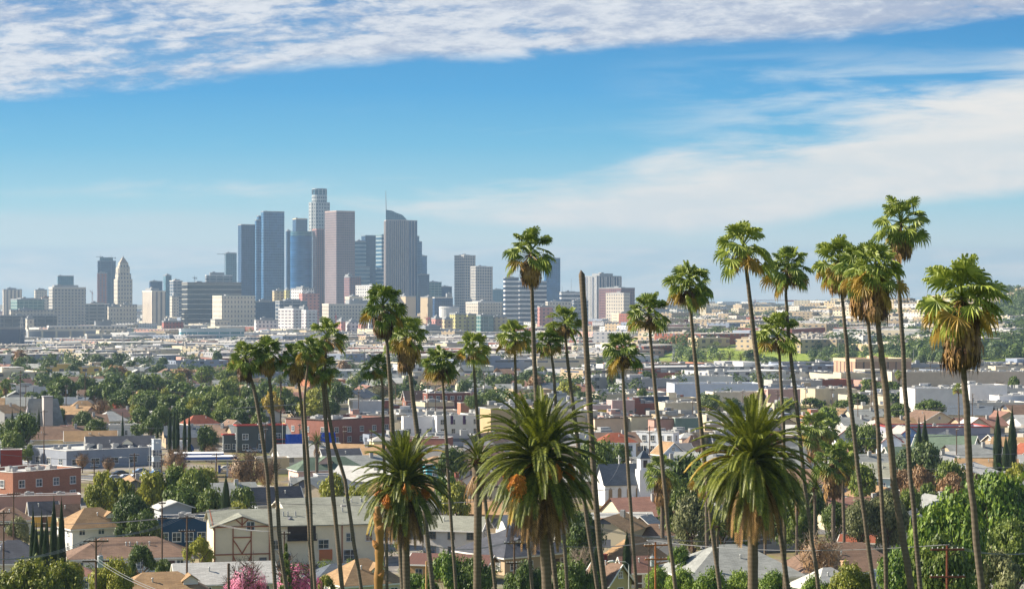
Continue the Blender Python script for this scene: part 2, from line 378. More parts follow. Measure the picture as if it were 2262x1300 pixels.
def house(pl,pr,ptop,label,roof='brown',wall=(222,214,196),rt='hip',wh=3.2,rh=2.6,k=.8,phi=20,D=None,axis='x',cat='house',name='house',
          win=True,dormer=None,chimney=None,trim=(236,232,224),fl=1,vents=1,wkind=None,wfr=(232,230,224),group=None,extra=None,ov=.55,shed=None):
    rh*=.92
    x,y,w_,d=place(pl,pr,ptop,wh+rh,k,phi,D); z=G(x,y)
    t=thing(name,label,cat,(x,y,z-.1),R(phi),group); wm=wallmat(wall,wkind); rm=roofmat(roof); tm=plain('trim_%d_%d_%d'%trim,trim,.6,.06,1)
    hw,hd=w_/2,d/2
    b=MB(); b.box(-hw,hw,-hd,hd,-.5,wh,0)
    if rt=='gable':
        if axis=='x':
            for s in(-1,1): b.poly([(s*hw,-hd,wh),(s*hw,hd,wh),(s*hw,0,wh+rh)][::s])
        else:
            for s in(-1,1): b.poly([(-hw,s*hd,wh),(hw,s*hd,wh),(0,s*hd,wh+rh)][::-s])
    b.build('wall',wm,t,uv=True)
    r=MB(); f=MB(); o=ov; ow,od=hw+o,hd+o; ez=wh-.02; sl_=rh*o/hd if rt!='flat' else 0
    def slab(q,th=.14):
        q=[Vector(p) for p in q]; n=(q[1]-q[0]).cross(q[2]-q[0]).normalized()
        if n.z<0: q=q[::-1]; n=-n
        lo=[p-Vector((0,0,th)) for p in q]; m_=len(q)
        r.add([tuple(p) for p in q+lo],[tuple(range(m_)),tuple(range(2*m_-1,m_-1,-1))]+[(i,m_+i,m_+(i+1)%m_,(i+1)%m_) for i in range(m_)])
    zz=wh+rh+.12
    if rt=='hip':
        if hw>=hd: rl=hw-hd*.9; A,B=(-rl,0,zz),(rl,0,zz)
        else: rl=hd-hw*.9; A,B=(0,-rl,zz),(0,rl,zz)
        e=wh-.15
        c4=[(-ow,-od,e),(ow,-od,e),(ow,od,e),(-ow,od,e)]
        if hw>=hd: slab([c4[0],c4[1],B,A]); slab([c4[1],c4[2],B]); slab([c4[2],c4[3],A,B]); slab([c4[3],c4[0],A])
        else: slab([c4[0],c4[1],A]); slab([c4[1],c4[2],B,A]); slab([c4[2],c4[3],B]); slab([c4[3],c4[0],A,B])
        for (x0,x1,y0,y1) in((-ow,ow,-od-.03,-od+.06),(-ow,ow,od-.06,od+.03),(-ow-.03,-ow+.06,-od+.07,od-.07),(ow-.06,ow+.03,-od+.07,od-.07)): f.box(x0,x1,y0,y1,e-.3,e-.04)
    elif rt=='gable':
        if axis=='x': e=wh+.12-rh*o/hd; slab([(-ow,-od,e),(ow,-od,e),(ow,0,zz),(-ow,0,zz)]); slab([(ow,od,e),(-ow,od,e),(-ow,0,zz),(ow,0,zz)])
        else: e=wh+.12-rh*o/hw; slab([(-ow,-od,e),(-ow,od,e),(0,od,zz),(0,-od,zz)]); slab([(ow,od,e),(ow,-od,e),(0,-od,zz),(0,od,zz)])
        for s in(-1,1):
            for s2 in(-1,1):
                if axis=='x': f.bar((s*(ow+.06),s2*od,e-.13),(s*(ow+.06),0,zz-.13),.2)
                else: f.bar((s2*ow,s*(od+.06),e-.13),(0,s*(od+.06),zz-.13),.2)
        for s in(-1,1):
            if axis=='x': f.box(-ow,ow,s*(od+.06)-.05,s*(od+.06)+.05,e-.26,e-.02)
            else: f.box(s*(ow+.06)-.05,s*(ow+.06)+.05,-od,od,e-.26,e-.02)
    rf=r.build('roof',rm,t,uv=True); f.build('fascia',tm,t)
    if win:
        nwx=max(1,int(w_/3.0)); nwy=max(1,int(d/3.4))
        for q in range(fl):
            zb=.95+q*2.9
            for i in range(nwx):
                window(t,1.1,1.3,((-hw+w_*(i+.5)/nwx),-hd-.04,zb),0,wfr)
            sgn=-1 if phi>0 else 1
            for i in range(nwy):
                window(t,1.0,1.3,(sgn*(hw+.04),-hd+d*(i+.5)/nwy,zb),R(-90) if sgn<0 else R(90),wfr)
        if rt=='gable' and rh>2.2:
            if axis=='y': window(t,.8,.9,(0,-hd-.04,wh+rh*.25),0,wfr)
            elif phi>0: window(t,.8,.9,(-hw-.04,0,wh+rh*.25),R(-90),wfr)
        if fl==1:
            dm=MB(); dm.box(-.5,.5,-.06,.03,0,2.1); dd=dm.build('door',plain('door_brown',(96,70,58),.6,.1,1),t,(hw-w_*(.5)/nwx-1.45 if w_>6 else 0,-hd-.04,.1))
    if dormer:
        dx_,dw_=dormer; q=MB(); zb=wh+rh*.25; y0=-hd*.62; q.box(dx_-dw_/2,dx_+dw_/2,y0,-hd*.05,zb,zb+1.1)
        q.poly([(dx_-dw_/2,y0,zb+1.1),(dx_+dw_/2,y0,zb+1.1),(dx_,y0,zb+1.1+dw_*.35)])
        dn=q.build('dormer',wm,rf,uv=True)
        r=MB(); zt=zb+1.2+dw_*.35; r2=r
        hh=dw_/2+.3
        for s in(-1,1):
            r.add([(dx_+s*hh,y0-.3,zb+1.0),(dx_,y0-.3,zt),(dx_,0,zt),(dx_+s*hh,0,zb+1.0),(dx_+s*hh,y0-.3,zb+.88),(dx_,y0-.3,zt-.12),(dx_,0,zt-.12),(dx_+s*hh,0,zb+.88)],[(0,1,2,3)[::s],(0,4,5,1)[::s],(4,7,6,5)[::s],(0,3,7,4)[::s]])
        r.build('dormer_roof',rm,rf,uv=True)
    if chimney:
        q=MB(); cx_,cy_,cc=chimney; q.box(cx_-.45,cx_+.45,cy_-.35,cy_+.35,wh+.3,wh+rh+1.0); q.box(cx_-.55,cx_+.55,cy_-.45,cy_+.45,wh+rh+1.0,wh+rh+1.15)
        q.build('chimney',wallmat(cc,'brick'),rf,uv=True)
    for i in range(vents):
        rr=random.Random(int(pl*7+i)); vx=(rr.random()-.5)*w_*.4; q=MB()
        yy=-hd*.45 if (axis=='x' or rt=='hip') else 0; zb=wh+rh*(1-abs(yy)/hd)*.95
        if rt=='gable' and axis=='y': zb=wh+rh*(1-abs(vx)/hw)
        q.tube([(vx,yy,zb-.3),(vx,yy,zb+.75)],.11,8); q.tube([(vx,yy,zb+.75),(vx,yy,zb+.85)],[.2,.12],8)
        q.build('roof_vent',plain('galvanised',(176,178,178),.5,.1,1,metal=.4),rf)
    if shed:
        q=MB(); s0,s1,pr_,zt=shed; q.add([(s0,-hd,zt),(s1,-hd,zt),(s1,-hd-pr_,zt-.6),(s0,-hd-pr_,zt-.6),(s0,-hd,zt-.12),(s1,-hd,zt-.12),(s1,-hd-pr_,zt-.72),(s0,-hd-pr_,zt-.72)],[(3,2,1,0)[::-1][::-1],(4,5,6,7),(3,7,6,2),(0,4,7,3),(1,2,6,5)])
        q.bar((s0+.1,-hd-pr_+.15,-.2),(s0+.1,-hd-pr_+.15,zt-.7),.12,1); q.bar((s1-.1,-hd-pr_+.15,-.2),(s1-.1,-hd-pr_+.15,zt-.7),.12,1)
        q.build('porch',[rm,tm],t,uv=True)
    return t,w_,d
def flat(pl,pr,ptop,label,wall=(210,204,192),ht=6,k=.7,phi=20,D=None,roof='white',cat='building',name='shop_building',fac=None,units=4,rows=1,wins=True,par=.7,wkind=None,band=None,group=None,cornice=None,seed=0,ww=1.6,wfr=(214,212,206),door=True,gap=3.4):
    x,y,w_,d=place(pl,pr,ptop,ht,k,phi,D); z=G(x,y); t=thing(name,label,cat,(x,y,z-.1),R(phi),group)
    hw,hd=w_/2,d/2; wm=MC.get(fac) if fac else wallmat(wall,wkind); rr=random.Random(int(pl*3+ptop)+seed)
    b=MB(); b.box(-hw,hw,-hd,hd,-.5,ht-par,0)
    th=.3
    b.box(-hw,hw,-hd,-hd+th,ht-par,ht); b.box(-hw,hw,hd-th,hd,ht-par,ht); b.box(-hw,-hw+th,-hd+th,hd-th,ht-par,ht); b.box(hw-th,hw,-hd+th,hd-th,ht-par,ht)
    b.build('wall',wm,t,uv=True)
    r=MB(); r.poly([(-hw+th,-hd+th,ht-par+.03),(hw-th,-hd+th,ht-par+.03),(hw-th,hd-th,ht-par+.03),(-hw+th,hd-th,ht-par+.03)]); rf=r.build('roof',roofmat(roof),t,uv=True)
    c=MB(); cm=plain('coping_%s'%(cornice or 'pale',),{'red':(172,66,56),'dark':(96,86,80),'pale':(226,222,214)}[cornice or 'pale'],.6,.08,1); o=.12 if not cornice else .35
    for (x0,x1,y0,y1) in((-hw-o,hw+o,-hd-o,-hd+th+.05),(-hw-o,hw+o,hd-th-.05,hd+o),(-hw-o,-hw+th+.05,-hd+th+.06,hd-th-.06),(hw-th-.05,hw+o,-hd+th+.06,hd-th-.06)): c.box(x0,x1,y0,y1,ht,ht+(.12 if not cornice else .3))
    c.build('parapet_cap',cm,t)
    um=plain('rooftop_metal',(164,164,162),.55,.15,1,metal=.2)
    for i in range(units):
        q=MB(); s=.5+rr.random()*.8; ux=(rr.random()-.5)*(w_-4); uy=(rr.random()-.5)*max(.5,d-4); z0=ht-par; hgt=.6+rr.random()*.7
        q.box(ux-s,ux+s,uy-s*.7,uy+s*.7,z0+.25,z0+hgt+.25); q.box(ux-s*.8,ux+s*.8,uy-s*.5,uy+s*.5,z0,z0+.25)
        q.tube([(ux-s*.3,uy,z0+hgt+.25),(ux-s*.3,uy,z0+hgt+.45)],s*.4,8)
        q.build('rooftop_unit',um,rf)
    if wins:
        nw=min(14,max(2,int(w_/gap))); nd=min(8,max(1,int(d/(gap*1.2))))
        for q in range(rows):
            zb=1.1+q*3.3
            for i in range(nw): window(t,ww,1.6,(-hw+w_*(i+.5)/nw,-hd-.04,zb),0,wfr)
            sg=-1 if phi>0 else 1
            for i in range(nd): window(t,ww*.8,1.6,(sg*(hw+.04),-hd+d*(i+.5)/nd,zb),R(-90) if sg<0 else R(90),wfr)
    if band:
        q=MB(); q.box(-hw-.06,hw+.06,-hd-.12,-hd-.0,ht*.52,ht*.52+1.0); q.build('sign_band',wallmat(band),t)
    return t,w_,d
FACD={}
def fac(key,*a,**k): facade(key,*a,**k); return key
# ---------------------------------------------------------------- downtown towers
def tower(pl,pe,pr,pt,D,label,mat,name='office_tower',phi=24,roofc=(150,152,154),pent=None,cat='skyscraper',parts=None,base=None,d=None,crown=None,group=None,fins=None,edges=None,mast=None,reg=True,capc=None,dmax=75):
    a,b=R(phi),0
    w_=(pr-pe)/F*D/math.cos(a); dd=d or max(10,min(dmax,(pe-pl)/F*D/max(.05,math.sin(a))))
    cx,cy=X(pe,D),D; z=G(cx,cy)-1; ht=Z(pt,D)-z
    t=thing(name,label,cat,(cx,cy,z),a,group)
    m_=MB(); m_.box(0,w_,0,dd,-2,ht); m_.m[-1]=1
    rm=plain('tower_roof_%d_%d_%d'%roofc,roofc,.9,.1,.1)
    wl=m_.build('wall',[MC[mat],rm],t,uv=True)
    cp=MB(); e=.7
    for (x0,x1,y0,y1) in((-.25,w_+.25,-.25,e),(-.25,w_+.25,dd-e,dd+.25),(-.25,e,e+.01,dd-e-.01),(w_-e,w_+.25,e+.01,dd-e-.01)): cp.box(x0,x1,y0,y1,ht+.01,ht+2.0)
    if capc: cm=wallmat(capc)
    else: cm=rm
    cp.build('parapet',cm,t)
    if pent!=0:
        f_=pent or (.25,.8,.35,4.5); q=MB(); q.box(w_*f_[0],w_*f_[1],dd*.25,dd*.8,ht+.02,ht+f_[3]); q.box(w_*(f_[0]+.1),w_*(f_[0]+.2),dd*.3,dd*.5,ht+f_[3]+.01,ht+f_[3]+2); q.build('plant_room',rm if len(f_)<5 else MC[f_[4]],t,uv=True)
    if fins:
        n,fw,fd,fc=fins; q=MB()
        for i in range(n+1):
            u=w_*i/n; q.box(u-fw/2,u+fw/2,-fd,-.02,0,ht)
        k=max(2,int(n*dd/w_))
        for i in range(1,k+1):
            u=dd*i/k; q.box(-fd,-.02,u-fw/2,u+fw/2,0,ht)
        q.build('vertical_fins',wallmat(fc),t)
    if mast:
        q=MB(); mx_,ml=mast; q.tube([(w_*mx_,dd*.4,ht),(w_*mx_,dd*.4,ht+ml*.5),(w_*mx_,dd*.4,ht+ml)],[.9,.6,.25],6); q.build('mast',plain('mast_grey',(150,150,152),.5,.1,1),t)
    if reg: REG.append((cx+(w_*math.cos(a)-dd*math.sin(a))/2,cy+(w_*math.sin(a)+dd*math.cos(a))/2,.5*math.hypot(w_,dd)*.9))
    return t,w_,dd,ht
# ================================================================ downtown
fac('f_grid_dark',(140,132,130),(34,46,66),7,6,.55,.6)
fac('f_grid_pale',(190,184,174),(50,66,90),6.5,6,.55,.55)
fac('f_glass_dark',(64,92,120),(20,50,88),4,5,.86,.84,lit=.35)
fac('f_glass_steel',(96,130,158),(36,80,122),5,6,.9,.8,lit=.3)
fac('f_glass_blue',(72,112,146),(24,78,126),5,5,.9,.9,lit=.35)
fac('f_glass_teal',(112,142,150),(40,88,110),5,5,.85,.75,lit=.35)
fac('f_pink',(152,136,134),(90,86,100),4.5,5,.62,.6,lit=.3)
fac('f_red',(142,108,102),(66,70,94),5,5,.55,.6,lit=.3)
fac('f_band_dark',(190,188,176),(52,56,64),60,9.5,1.0,.84,lit=.25)
fac('f_band_white',(226,224,220),(44,56,80),80,9,1.0,.62,lit=.2)
fac('f_band_teal',(168,184,188),(44,84,112),70,9,1.0,.62,lit=.3)
fac('f_vert',(152,150,154),(36,62,100),8.2,400,.6,1.0,lit=.2)
fac('f_vert_white',(214,212,206),(26,50,84),8.5,400,.74,.96,lit=.2)
fac('f_vert_stone',(222,208,188),(110,104,110),9,200,.42,1.0,lit=.3)
fac('f_stone',(216,206,188),(92,98,112),6,8,.32,.5,lit=.3)
fac('f_stone_low',(208,198,182),(86,92,108),6,6.5,.4,.45,lit=.3)
fac('f_white_apt',(232,228,224),(120,110,122),8,5,.66,.42,lit=.5)
fac('f_white_sq',(232,228,222),(84,88,108),6,6,.45,.5,lit=.3)
fac('f_usb',(184,188,186),(62,82,100),5.6,8,.5,.55,lit=.3)
fac('f_green_glass',(150,168,160),(52,92,96),9,6,.86,.7,lit=.4)
fac('f_office_strip',(150,152,154),(52,66,86),16,7,.86,.6,lit=.3)
fac('f_cream_apt',(206,186,148),(96,88,92),8,6,.45,.5,lit=.4)
fac('f_yellow_apt',(194,186,128),(96,92,88),8,6,.45,.55,lit=.4)
fac('f_pink_apt',(198,142,132),(98,78,88),8,6,.45,.5,lit=.4)
fac('f_hill_apt',(214,206,192),(110,108,116),6,4.2,.42,.42,lit=.4)
fac('f_brick_low',(146,82,68),(58,56,62),5,4.5,.35,.42,lit=.4)
fac('f_frame',(170,110,92),(92,98,120),8,6,.62,.62,lit=.4)
T=tower
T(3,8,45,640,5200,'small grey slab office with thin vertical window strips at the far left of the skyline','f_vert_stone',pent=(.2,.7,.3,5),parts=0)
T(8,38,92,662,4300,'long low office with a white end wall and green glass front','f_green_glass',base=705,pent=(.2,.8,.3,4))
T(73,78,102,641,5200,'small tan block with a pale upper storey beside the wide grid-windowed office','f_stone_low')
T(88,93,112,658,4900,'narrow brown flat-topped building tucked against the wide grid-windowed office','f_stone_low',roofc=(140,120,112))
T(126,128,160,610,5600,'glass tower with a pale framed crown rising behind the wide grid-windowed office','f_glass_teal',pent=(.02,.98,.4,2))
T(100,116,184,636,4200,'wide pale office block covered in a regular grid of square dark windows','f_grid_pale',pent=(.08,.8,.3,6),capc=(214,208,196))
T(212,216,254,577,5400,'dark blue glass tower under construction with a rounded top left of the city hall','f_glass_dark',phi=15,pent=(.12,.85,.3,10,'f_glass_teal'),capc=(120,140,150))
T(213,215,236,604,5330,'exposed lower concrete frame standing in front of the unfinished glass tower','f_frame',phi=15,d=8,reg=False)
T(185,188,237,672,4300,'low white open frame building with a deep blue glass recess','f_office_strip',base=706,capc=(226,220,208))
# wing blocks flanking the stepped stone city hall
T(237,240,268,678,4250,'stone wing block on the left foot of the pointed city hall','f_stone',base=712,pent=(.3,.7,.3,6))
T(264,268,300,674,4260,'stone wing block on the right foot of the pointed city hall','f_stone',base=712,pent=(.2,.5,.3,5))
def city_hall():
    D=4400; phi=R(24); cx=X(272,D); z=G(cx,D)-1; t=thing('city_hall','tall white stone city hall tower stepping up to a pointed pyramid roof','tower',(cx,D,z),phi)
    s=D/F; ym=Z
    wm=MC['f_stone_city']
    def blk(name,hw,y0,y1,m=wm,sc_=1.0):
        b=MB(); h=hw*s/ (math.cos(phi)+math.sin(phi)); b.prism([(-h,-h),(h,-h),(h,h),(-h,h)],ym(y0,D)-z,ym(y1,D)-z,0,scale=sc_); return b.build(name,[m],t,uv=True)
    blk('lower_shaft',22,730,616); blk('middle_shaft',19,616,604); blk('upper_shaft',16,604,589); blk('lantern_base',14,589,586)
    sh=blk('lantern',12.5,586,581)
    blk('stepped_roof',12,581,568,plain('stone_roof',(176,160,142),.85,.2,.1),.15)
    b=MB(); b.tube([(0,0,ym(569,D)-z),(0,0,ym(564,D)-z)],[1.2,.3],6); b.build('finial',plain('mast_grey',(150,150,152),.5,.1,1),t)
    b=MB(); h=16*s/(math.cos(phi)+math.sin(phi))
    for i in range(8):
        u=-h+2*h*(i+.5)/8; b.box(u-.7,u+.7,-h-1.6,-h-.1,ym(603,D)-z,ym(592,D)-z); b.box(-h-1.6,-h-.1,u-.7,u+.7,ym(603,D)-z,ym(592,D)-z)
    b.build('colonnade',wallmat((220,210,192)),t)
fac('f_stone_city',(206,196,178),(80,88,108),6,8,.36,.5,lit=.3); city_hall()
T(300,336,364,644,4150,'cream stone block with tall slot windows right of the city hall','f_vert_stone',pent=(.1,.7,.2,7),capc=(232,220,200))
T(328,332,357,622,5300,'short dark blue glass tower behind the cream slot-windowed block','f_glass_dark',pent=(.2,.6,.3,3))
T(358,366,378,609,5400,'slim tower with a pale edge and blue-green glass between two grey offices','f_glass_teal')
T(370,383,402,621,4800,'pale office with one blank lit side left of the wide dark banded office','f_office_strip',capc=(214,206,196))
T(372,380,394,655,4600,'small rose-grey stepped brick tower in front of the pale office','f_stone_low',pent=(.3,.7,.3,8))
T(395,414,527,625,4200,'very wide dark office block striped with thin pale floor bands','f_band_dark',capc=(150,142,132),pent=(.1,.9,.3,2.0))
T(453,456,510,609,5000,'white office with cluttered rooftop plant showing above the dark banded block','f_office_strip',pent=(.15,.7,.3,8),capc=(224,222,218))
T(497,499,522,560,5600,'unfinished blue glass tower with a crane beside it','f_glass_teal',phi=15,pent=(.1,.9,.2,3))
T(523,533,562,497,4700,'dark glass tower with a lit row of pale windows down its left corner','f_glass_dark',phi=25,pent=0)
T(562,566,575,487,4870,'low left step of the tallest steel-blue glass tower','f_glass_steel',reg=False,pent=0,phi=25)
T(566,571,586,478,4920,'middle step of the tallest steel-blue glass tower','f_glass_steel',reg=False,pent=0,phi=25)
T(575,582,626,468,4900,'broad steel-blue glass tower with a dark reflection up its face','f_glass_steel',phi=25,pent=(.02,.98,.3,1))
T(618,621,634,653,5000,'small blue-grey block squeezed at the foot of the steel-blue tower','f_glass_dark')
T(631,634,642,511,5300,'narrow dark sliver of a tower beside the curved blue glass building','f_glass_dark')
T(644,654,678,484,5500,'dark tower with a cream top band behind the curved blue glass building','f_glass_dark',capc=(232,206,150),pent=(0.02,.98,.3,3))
def curved():
    D=4600; cx=X(663,D); z=G(cx,D)-1; t=thing('office_tower','curved blue glass tower with a smooth bowed front','skyscraper',(cx,D+25,z),0)
    h=Z(510,D)-z; s=D/F; pts=[]
    for i in range(17):
        a=R(195+150*i/16); pts.append((math.cos(a)*25*s*1.0,math.sin(a)*20*s))
    pts+= [(24*s,18*s),(-24*s,18*s)]
    b=MB(); b.prism(pts,-2,h-10,0,1); b.build('wall',[MC['f_glass_blue'],plain('tower_roof_150_152_154',(150,152,154),.9,.1,.1)],t,uv=True)
    b=MB(); b.prism([(p[0]*.97,p[1]*.97) for p in pts],h-10,h,0); b.build('crown',[MC['f_glass_teal']],t,uv=True)
    b=MB(); b.prism([(p[0]*1.02,p[1]*1.02) for p in pts],38,42,0); b.build('belt',wallmat((56,78,100)),t)
    REG.append((cx,D+25,25))
curved()
def usb():
    D=5000; cx=X(703,D); z=G(cx,D)-1; t=thing('office_tower','tallest round stone tower stepping in to a glass crown','skyscraper',(cx,D+30,z),0); s=D/F; D2=D
    def ring(name,r,y0,y1,m,n=28,notch=False):
        pts=[(math.cos(2*math.pi*i/n)*r*s*(1.0 if not notch or i%2 else .94),math.sin(2*math.pi*i/n)*r*s*(1.0 if not notch or i%2 else .94)) for i in range(n)]
        b=MB(); b.prism(pts,Z(y0,D2)-z,Z(y1,D2)-z,0); return b.build(name,[m],t,uv=True)
    m=MC['f_usb']
    ring('lower_shaft',25.5,725,508,m,24,True); ring('middle_shaft',23.8,508,446,m,24,True); ring('upper_shaft',17,446,431,m,24)
    ring('crown_band',16.3,431,428.6,wallmat((150,168,176)),24); ring('glass_crown',15.6,428.6,417,MC['f_glass_teal'],24); ring('crown_rim',16.4,417,415.2,wallmat((170,184,190)),24)
    b=MB()
    for i in range(12):
        a=2*math.pi*i/12; b.box(math.cos(a)*16.2*s-.7,math.cos(a)*16.2*s+.7,math.sin(a)*16.2*s-.7,math.sin(a)*16.2*s+.7,Z(429,D2)-z,Z(417,D2)-z)
    b.build('crown_fins',wallmat((186,196,198)),t); REG.append((cx,D+30,25))
usb()
T(687,699,715,507,4900,'slim dark red granite tower left of the pink slab','f_red',phi=25,pent=0,capc=(190,140,128))
T(714,743,782,467,4550,'big pink stone slab tower with a sunlit left side','f_pink',phi=35,pent=0,capc=(196,168,158))
T(781,782,808,534,4950,'teal tower with pale floor bands behind the pink slab','f_band_teal',pent=(.3,.9,.3,4))
T(782,784,816,590,4900,'lower step of the teal banded building','f_band_teal',pent=0)
T(797,807,831,521,5100,'plain dark blue slab next to the teal banded tower','f_glass_dark',phi=30,pent=0,capc=(120,138,150))
T(829,843,852,519,4900,'pale banded tower with a glass top strip left of the finned tower','f_band_teal',phi=40,pent=0,capc=(130,170,176))
T(848,853,899,487,4700,'tall beige tower with strong vertical fins','f_vert',phi=8,d=45,pent=0,capc=(190,176,168),fins=(11,1.6,1.3,(176,164,158)))
T(893,899,921,488,4725,'right wing facet of the finned beige tower','f_vert',phi=38,d=12,pent=0,capc=(170,160,156),reg=False)
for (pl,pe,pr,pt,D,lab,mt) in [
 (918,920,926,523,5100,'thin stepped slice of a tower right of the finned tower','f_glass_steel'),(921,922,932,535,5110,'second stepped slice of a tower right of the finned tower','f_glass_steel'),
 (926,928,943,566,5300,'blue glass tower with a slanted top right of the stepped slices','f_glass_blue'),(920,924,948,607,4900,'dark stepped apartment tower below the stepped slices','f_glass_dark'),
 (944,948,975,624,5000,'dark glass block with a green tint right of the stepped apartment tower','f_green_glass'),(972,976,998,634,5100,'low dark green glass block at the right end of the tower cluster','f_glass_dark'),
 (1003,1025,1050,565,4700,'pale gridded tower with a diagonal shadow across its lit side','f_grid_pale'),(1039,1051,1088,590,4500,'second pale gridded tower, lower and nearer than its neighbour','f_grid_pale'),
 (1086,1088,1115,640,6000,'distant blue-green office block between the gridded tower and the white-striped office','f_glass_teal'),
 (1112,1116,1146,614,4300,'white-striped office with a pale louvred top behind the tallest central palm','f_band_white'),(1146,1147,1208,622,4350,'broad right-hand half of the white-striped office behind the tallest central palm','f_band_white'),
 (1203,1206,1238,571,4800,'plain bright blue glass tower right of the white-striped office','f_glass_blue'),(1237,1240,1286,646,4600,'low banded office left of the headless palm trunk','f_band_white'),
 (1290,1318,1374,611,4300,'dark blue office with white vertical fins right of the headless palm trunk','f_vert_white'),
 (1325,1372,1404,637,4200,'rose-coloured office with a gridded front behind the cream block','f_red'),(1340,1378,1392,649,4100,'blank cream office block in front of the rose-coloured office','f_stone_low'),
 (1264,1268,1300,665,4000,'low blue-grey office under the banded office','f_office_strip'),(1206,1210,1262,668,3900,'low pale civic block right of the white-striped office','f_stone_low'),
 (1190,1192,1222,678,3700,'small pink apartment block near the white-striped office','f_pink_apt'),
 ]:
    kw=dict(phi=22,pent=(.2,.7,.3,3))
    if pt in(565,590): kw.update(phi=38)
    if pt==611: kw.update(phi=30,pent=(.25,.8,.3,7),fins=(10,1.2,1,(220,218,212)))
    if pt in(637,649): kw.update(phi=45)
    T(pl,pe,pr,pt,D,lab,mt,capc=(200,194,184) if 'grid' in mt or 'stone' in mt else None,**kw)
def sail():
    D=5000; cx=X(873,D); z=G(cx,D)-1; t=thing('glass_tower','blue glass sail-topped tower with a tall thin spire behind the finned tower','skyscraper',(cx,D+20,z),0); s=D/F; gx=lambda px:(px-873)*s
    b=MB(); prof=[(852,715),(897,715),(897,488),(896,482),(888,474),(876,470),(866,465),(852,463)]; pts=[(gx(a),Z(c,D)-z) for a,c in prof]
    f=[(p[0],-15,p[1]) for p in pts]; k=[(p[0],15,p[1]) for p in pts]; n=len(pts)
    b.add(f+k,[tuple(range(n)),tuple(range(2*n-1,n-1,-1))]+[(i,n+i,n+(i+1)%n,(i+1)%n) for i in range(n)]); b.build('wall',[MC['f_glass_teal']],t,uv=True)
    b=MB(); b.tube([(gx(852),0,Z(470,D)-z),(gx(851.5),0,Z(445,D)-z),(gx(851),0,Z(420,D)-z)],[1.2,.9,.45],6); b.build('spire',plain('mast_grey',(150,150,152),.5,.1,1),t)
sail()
# mid-height civic buildings at the feet of the towers
T(462,490,560,655,3700,'pale stone courthouse with a columned upper storey and flat cornice','f_stone',base=722,capc=(206,204,184),pent=(.1,.9,.3,2),phi=28)
T(461,475,505,707,3650,'low stone annexe at the foot of the columned courthouse','f_stone_low',base=724,pent=0)
T(560,564,606,667,3900,'dark green glass office right of the columned courthouse','f_glass_dark',base=712)
T(604,618,676,666,3950,'long grey office with deep blue window bands behind the white stepped apartments','f_office_strip',base=706)
T(600,606,634,643,4300,'cream and yellow small block below the steel-blue tower','f_cream_apt')
T(628,632,641,641,4280,'narrow bright yellow stair tower beside the white gridded block','f_yellow_apt',d=12)
T(639,668,692,638,4200,'white gridded apartment block at the foot of the curved tower','f_white_sq',phi=40)
T(658,668,704,650,4050,'plain red-brown brick block below the slim granite tower','f_pink_apt',pent=(.3,.7,.3,3),capc=(190,130,116))
T(612,648,664,684,3400,'left half of the white stepped apartment block with balcony rows','f_white_apt',phi=50,pent=(.3,.8,.3,5),capc=(236,234,230))
T(655,676,699,687,3450,'right half of the white stepped apartment block','f_white_apt',phi=45,pent=(0,.4,.3,8),capc=(236,234,230))
T(758,772,797,612,4350,'narrow pink brick tower with a stepped top right of the pink slab','f_red',phi=30,pent=(.0,.35,.3,6))
T(783,822,848,632,4200,'white hotel block with square windows behind the tall leafy palm','f_white_sq',phi=50,pent=(.3,.7,.3,3),capc=(236,232,226))
T(806,822,860,640,4300,'plain grey block behind the white hotel','f_office_strip')
T(708,726,832,673,4000,'long cream museum building with a flat projecting roof','f_stone_low',base=700,pent=(.45,.95,.2,9),capc=(226,216,196))
T(760,772,800,657,4100,'cream rounded hall standing on the museum roof line','f_stone_low',base=690,capc=(232,214,180))
fac('f_tan_plain',(212,190,158),(160,140,120),40,30,.12,.2,lit=.2)
T(878,896,918,655,4200,'tan angular hall left of the cathedral','f_tan_plain',base=694,phi=35,pent=(.0,.5,.2,4))
T(928,945,958,657,4100,'tan cathedral nave with a sharp sunlit corner','f_tan_plain',base=694,phi=45,pent=(.4,.9,.2,3))
T(957,960,1000,658,4080,'dark grey fronted hall right of the cathedral nave','f_glass_dark',base=694,pent=(.7,.98,.2,9),capc=(214,206,192))
T(1028,1056,1110,669,4000,'low white concert hall with curved end walls','f_stone_low',base=700,capc=(230,222,208),phi=35)
def drum(px,py0,py1,D,r,lab,col):
    z=G(X(px,D),D)-1; t=thing('round_hall',lab,'hall',(X(px,D),D,z),0); n=24; s=D/F
    P_=[(math.cos(2*math.pi*i/n)*r*s,math.sin(2*math.pi*i/n)*r*s*.8) for i in range(n)]
    b=MB(); b.prism(P_,-2,Z(py1,D)-z,0); b.build('wall',wallmat(col),t); b=MB(); b.prism([(p[0]*1.05,p[1]*1.05) for p in P_],Z(py1,D)-z,Z(py1,D)-z+3,0,scale=.9); b.build('roof',roofmat('white'),t)
drum(992,700,680,4000,22,'round white drum hall above the yellow-green apartments',(214,210,206))
T(952,962,976,704,3300,'orange apartment block left of the yellow-green apartments','f_pink_apt',base=727)
T(974,982,1000,706,3350,'tan apartment block between the orange and the yellow-green apartments','f_cream_apt',base=728)
for i,(a,b_,c,pt,mt,lb) in enumerate([(992,1006,1030,694,'f_yellow_apt','bright left block of the yellow-green apartments'),(1026,1034,1052,695,'f_yellow_apt','middle block of the yellow-green apartments'),(1050,1062,1090,697,'f_green_glass','shaded right block of the yellow-green apartments'),(1086,1092,1120,700,'f_cream_apt','last low block of the yellow-green apartments')]):
    T(a,b_,c,pt,3400+i*20,lb,mt,base=730,pent=(.2,.6,.2,2))
T(937,940,972,722,3100,'grey loft building under the orange apartment block','f_office_strip',base=742)
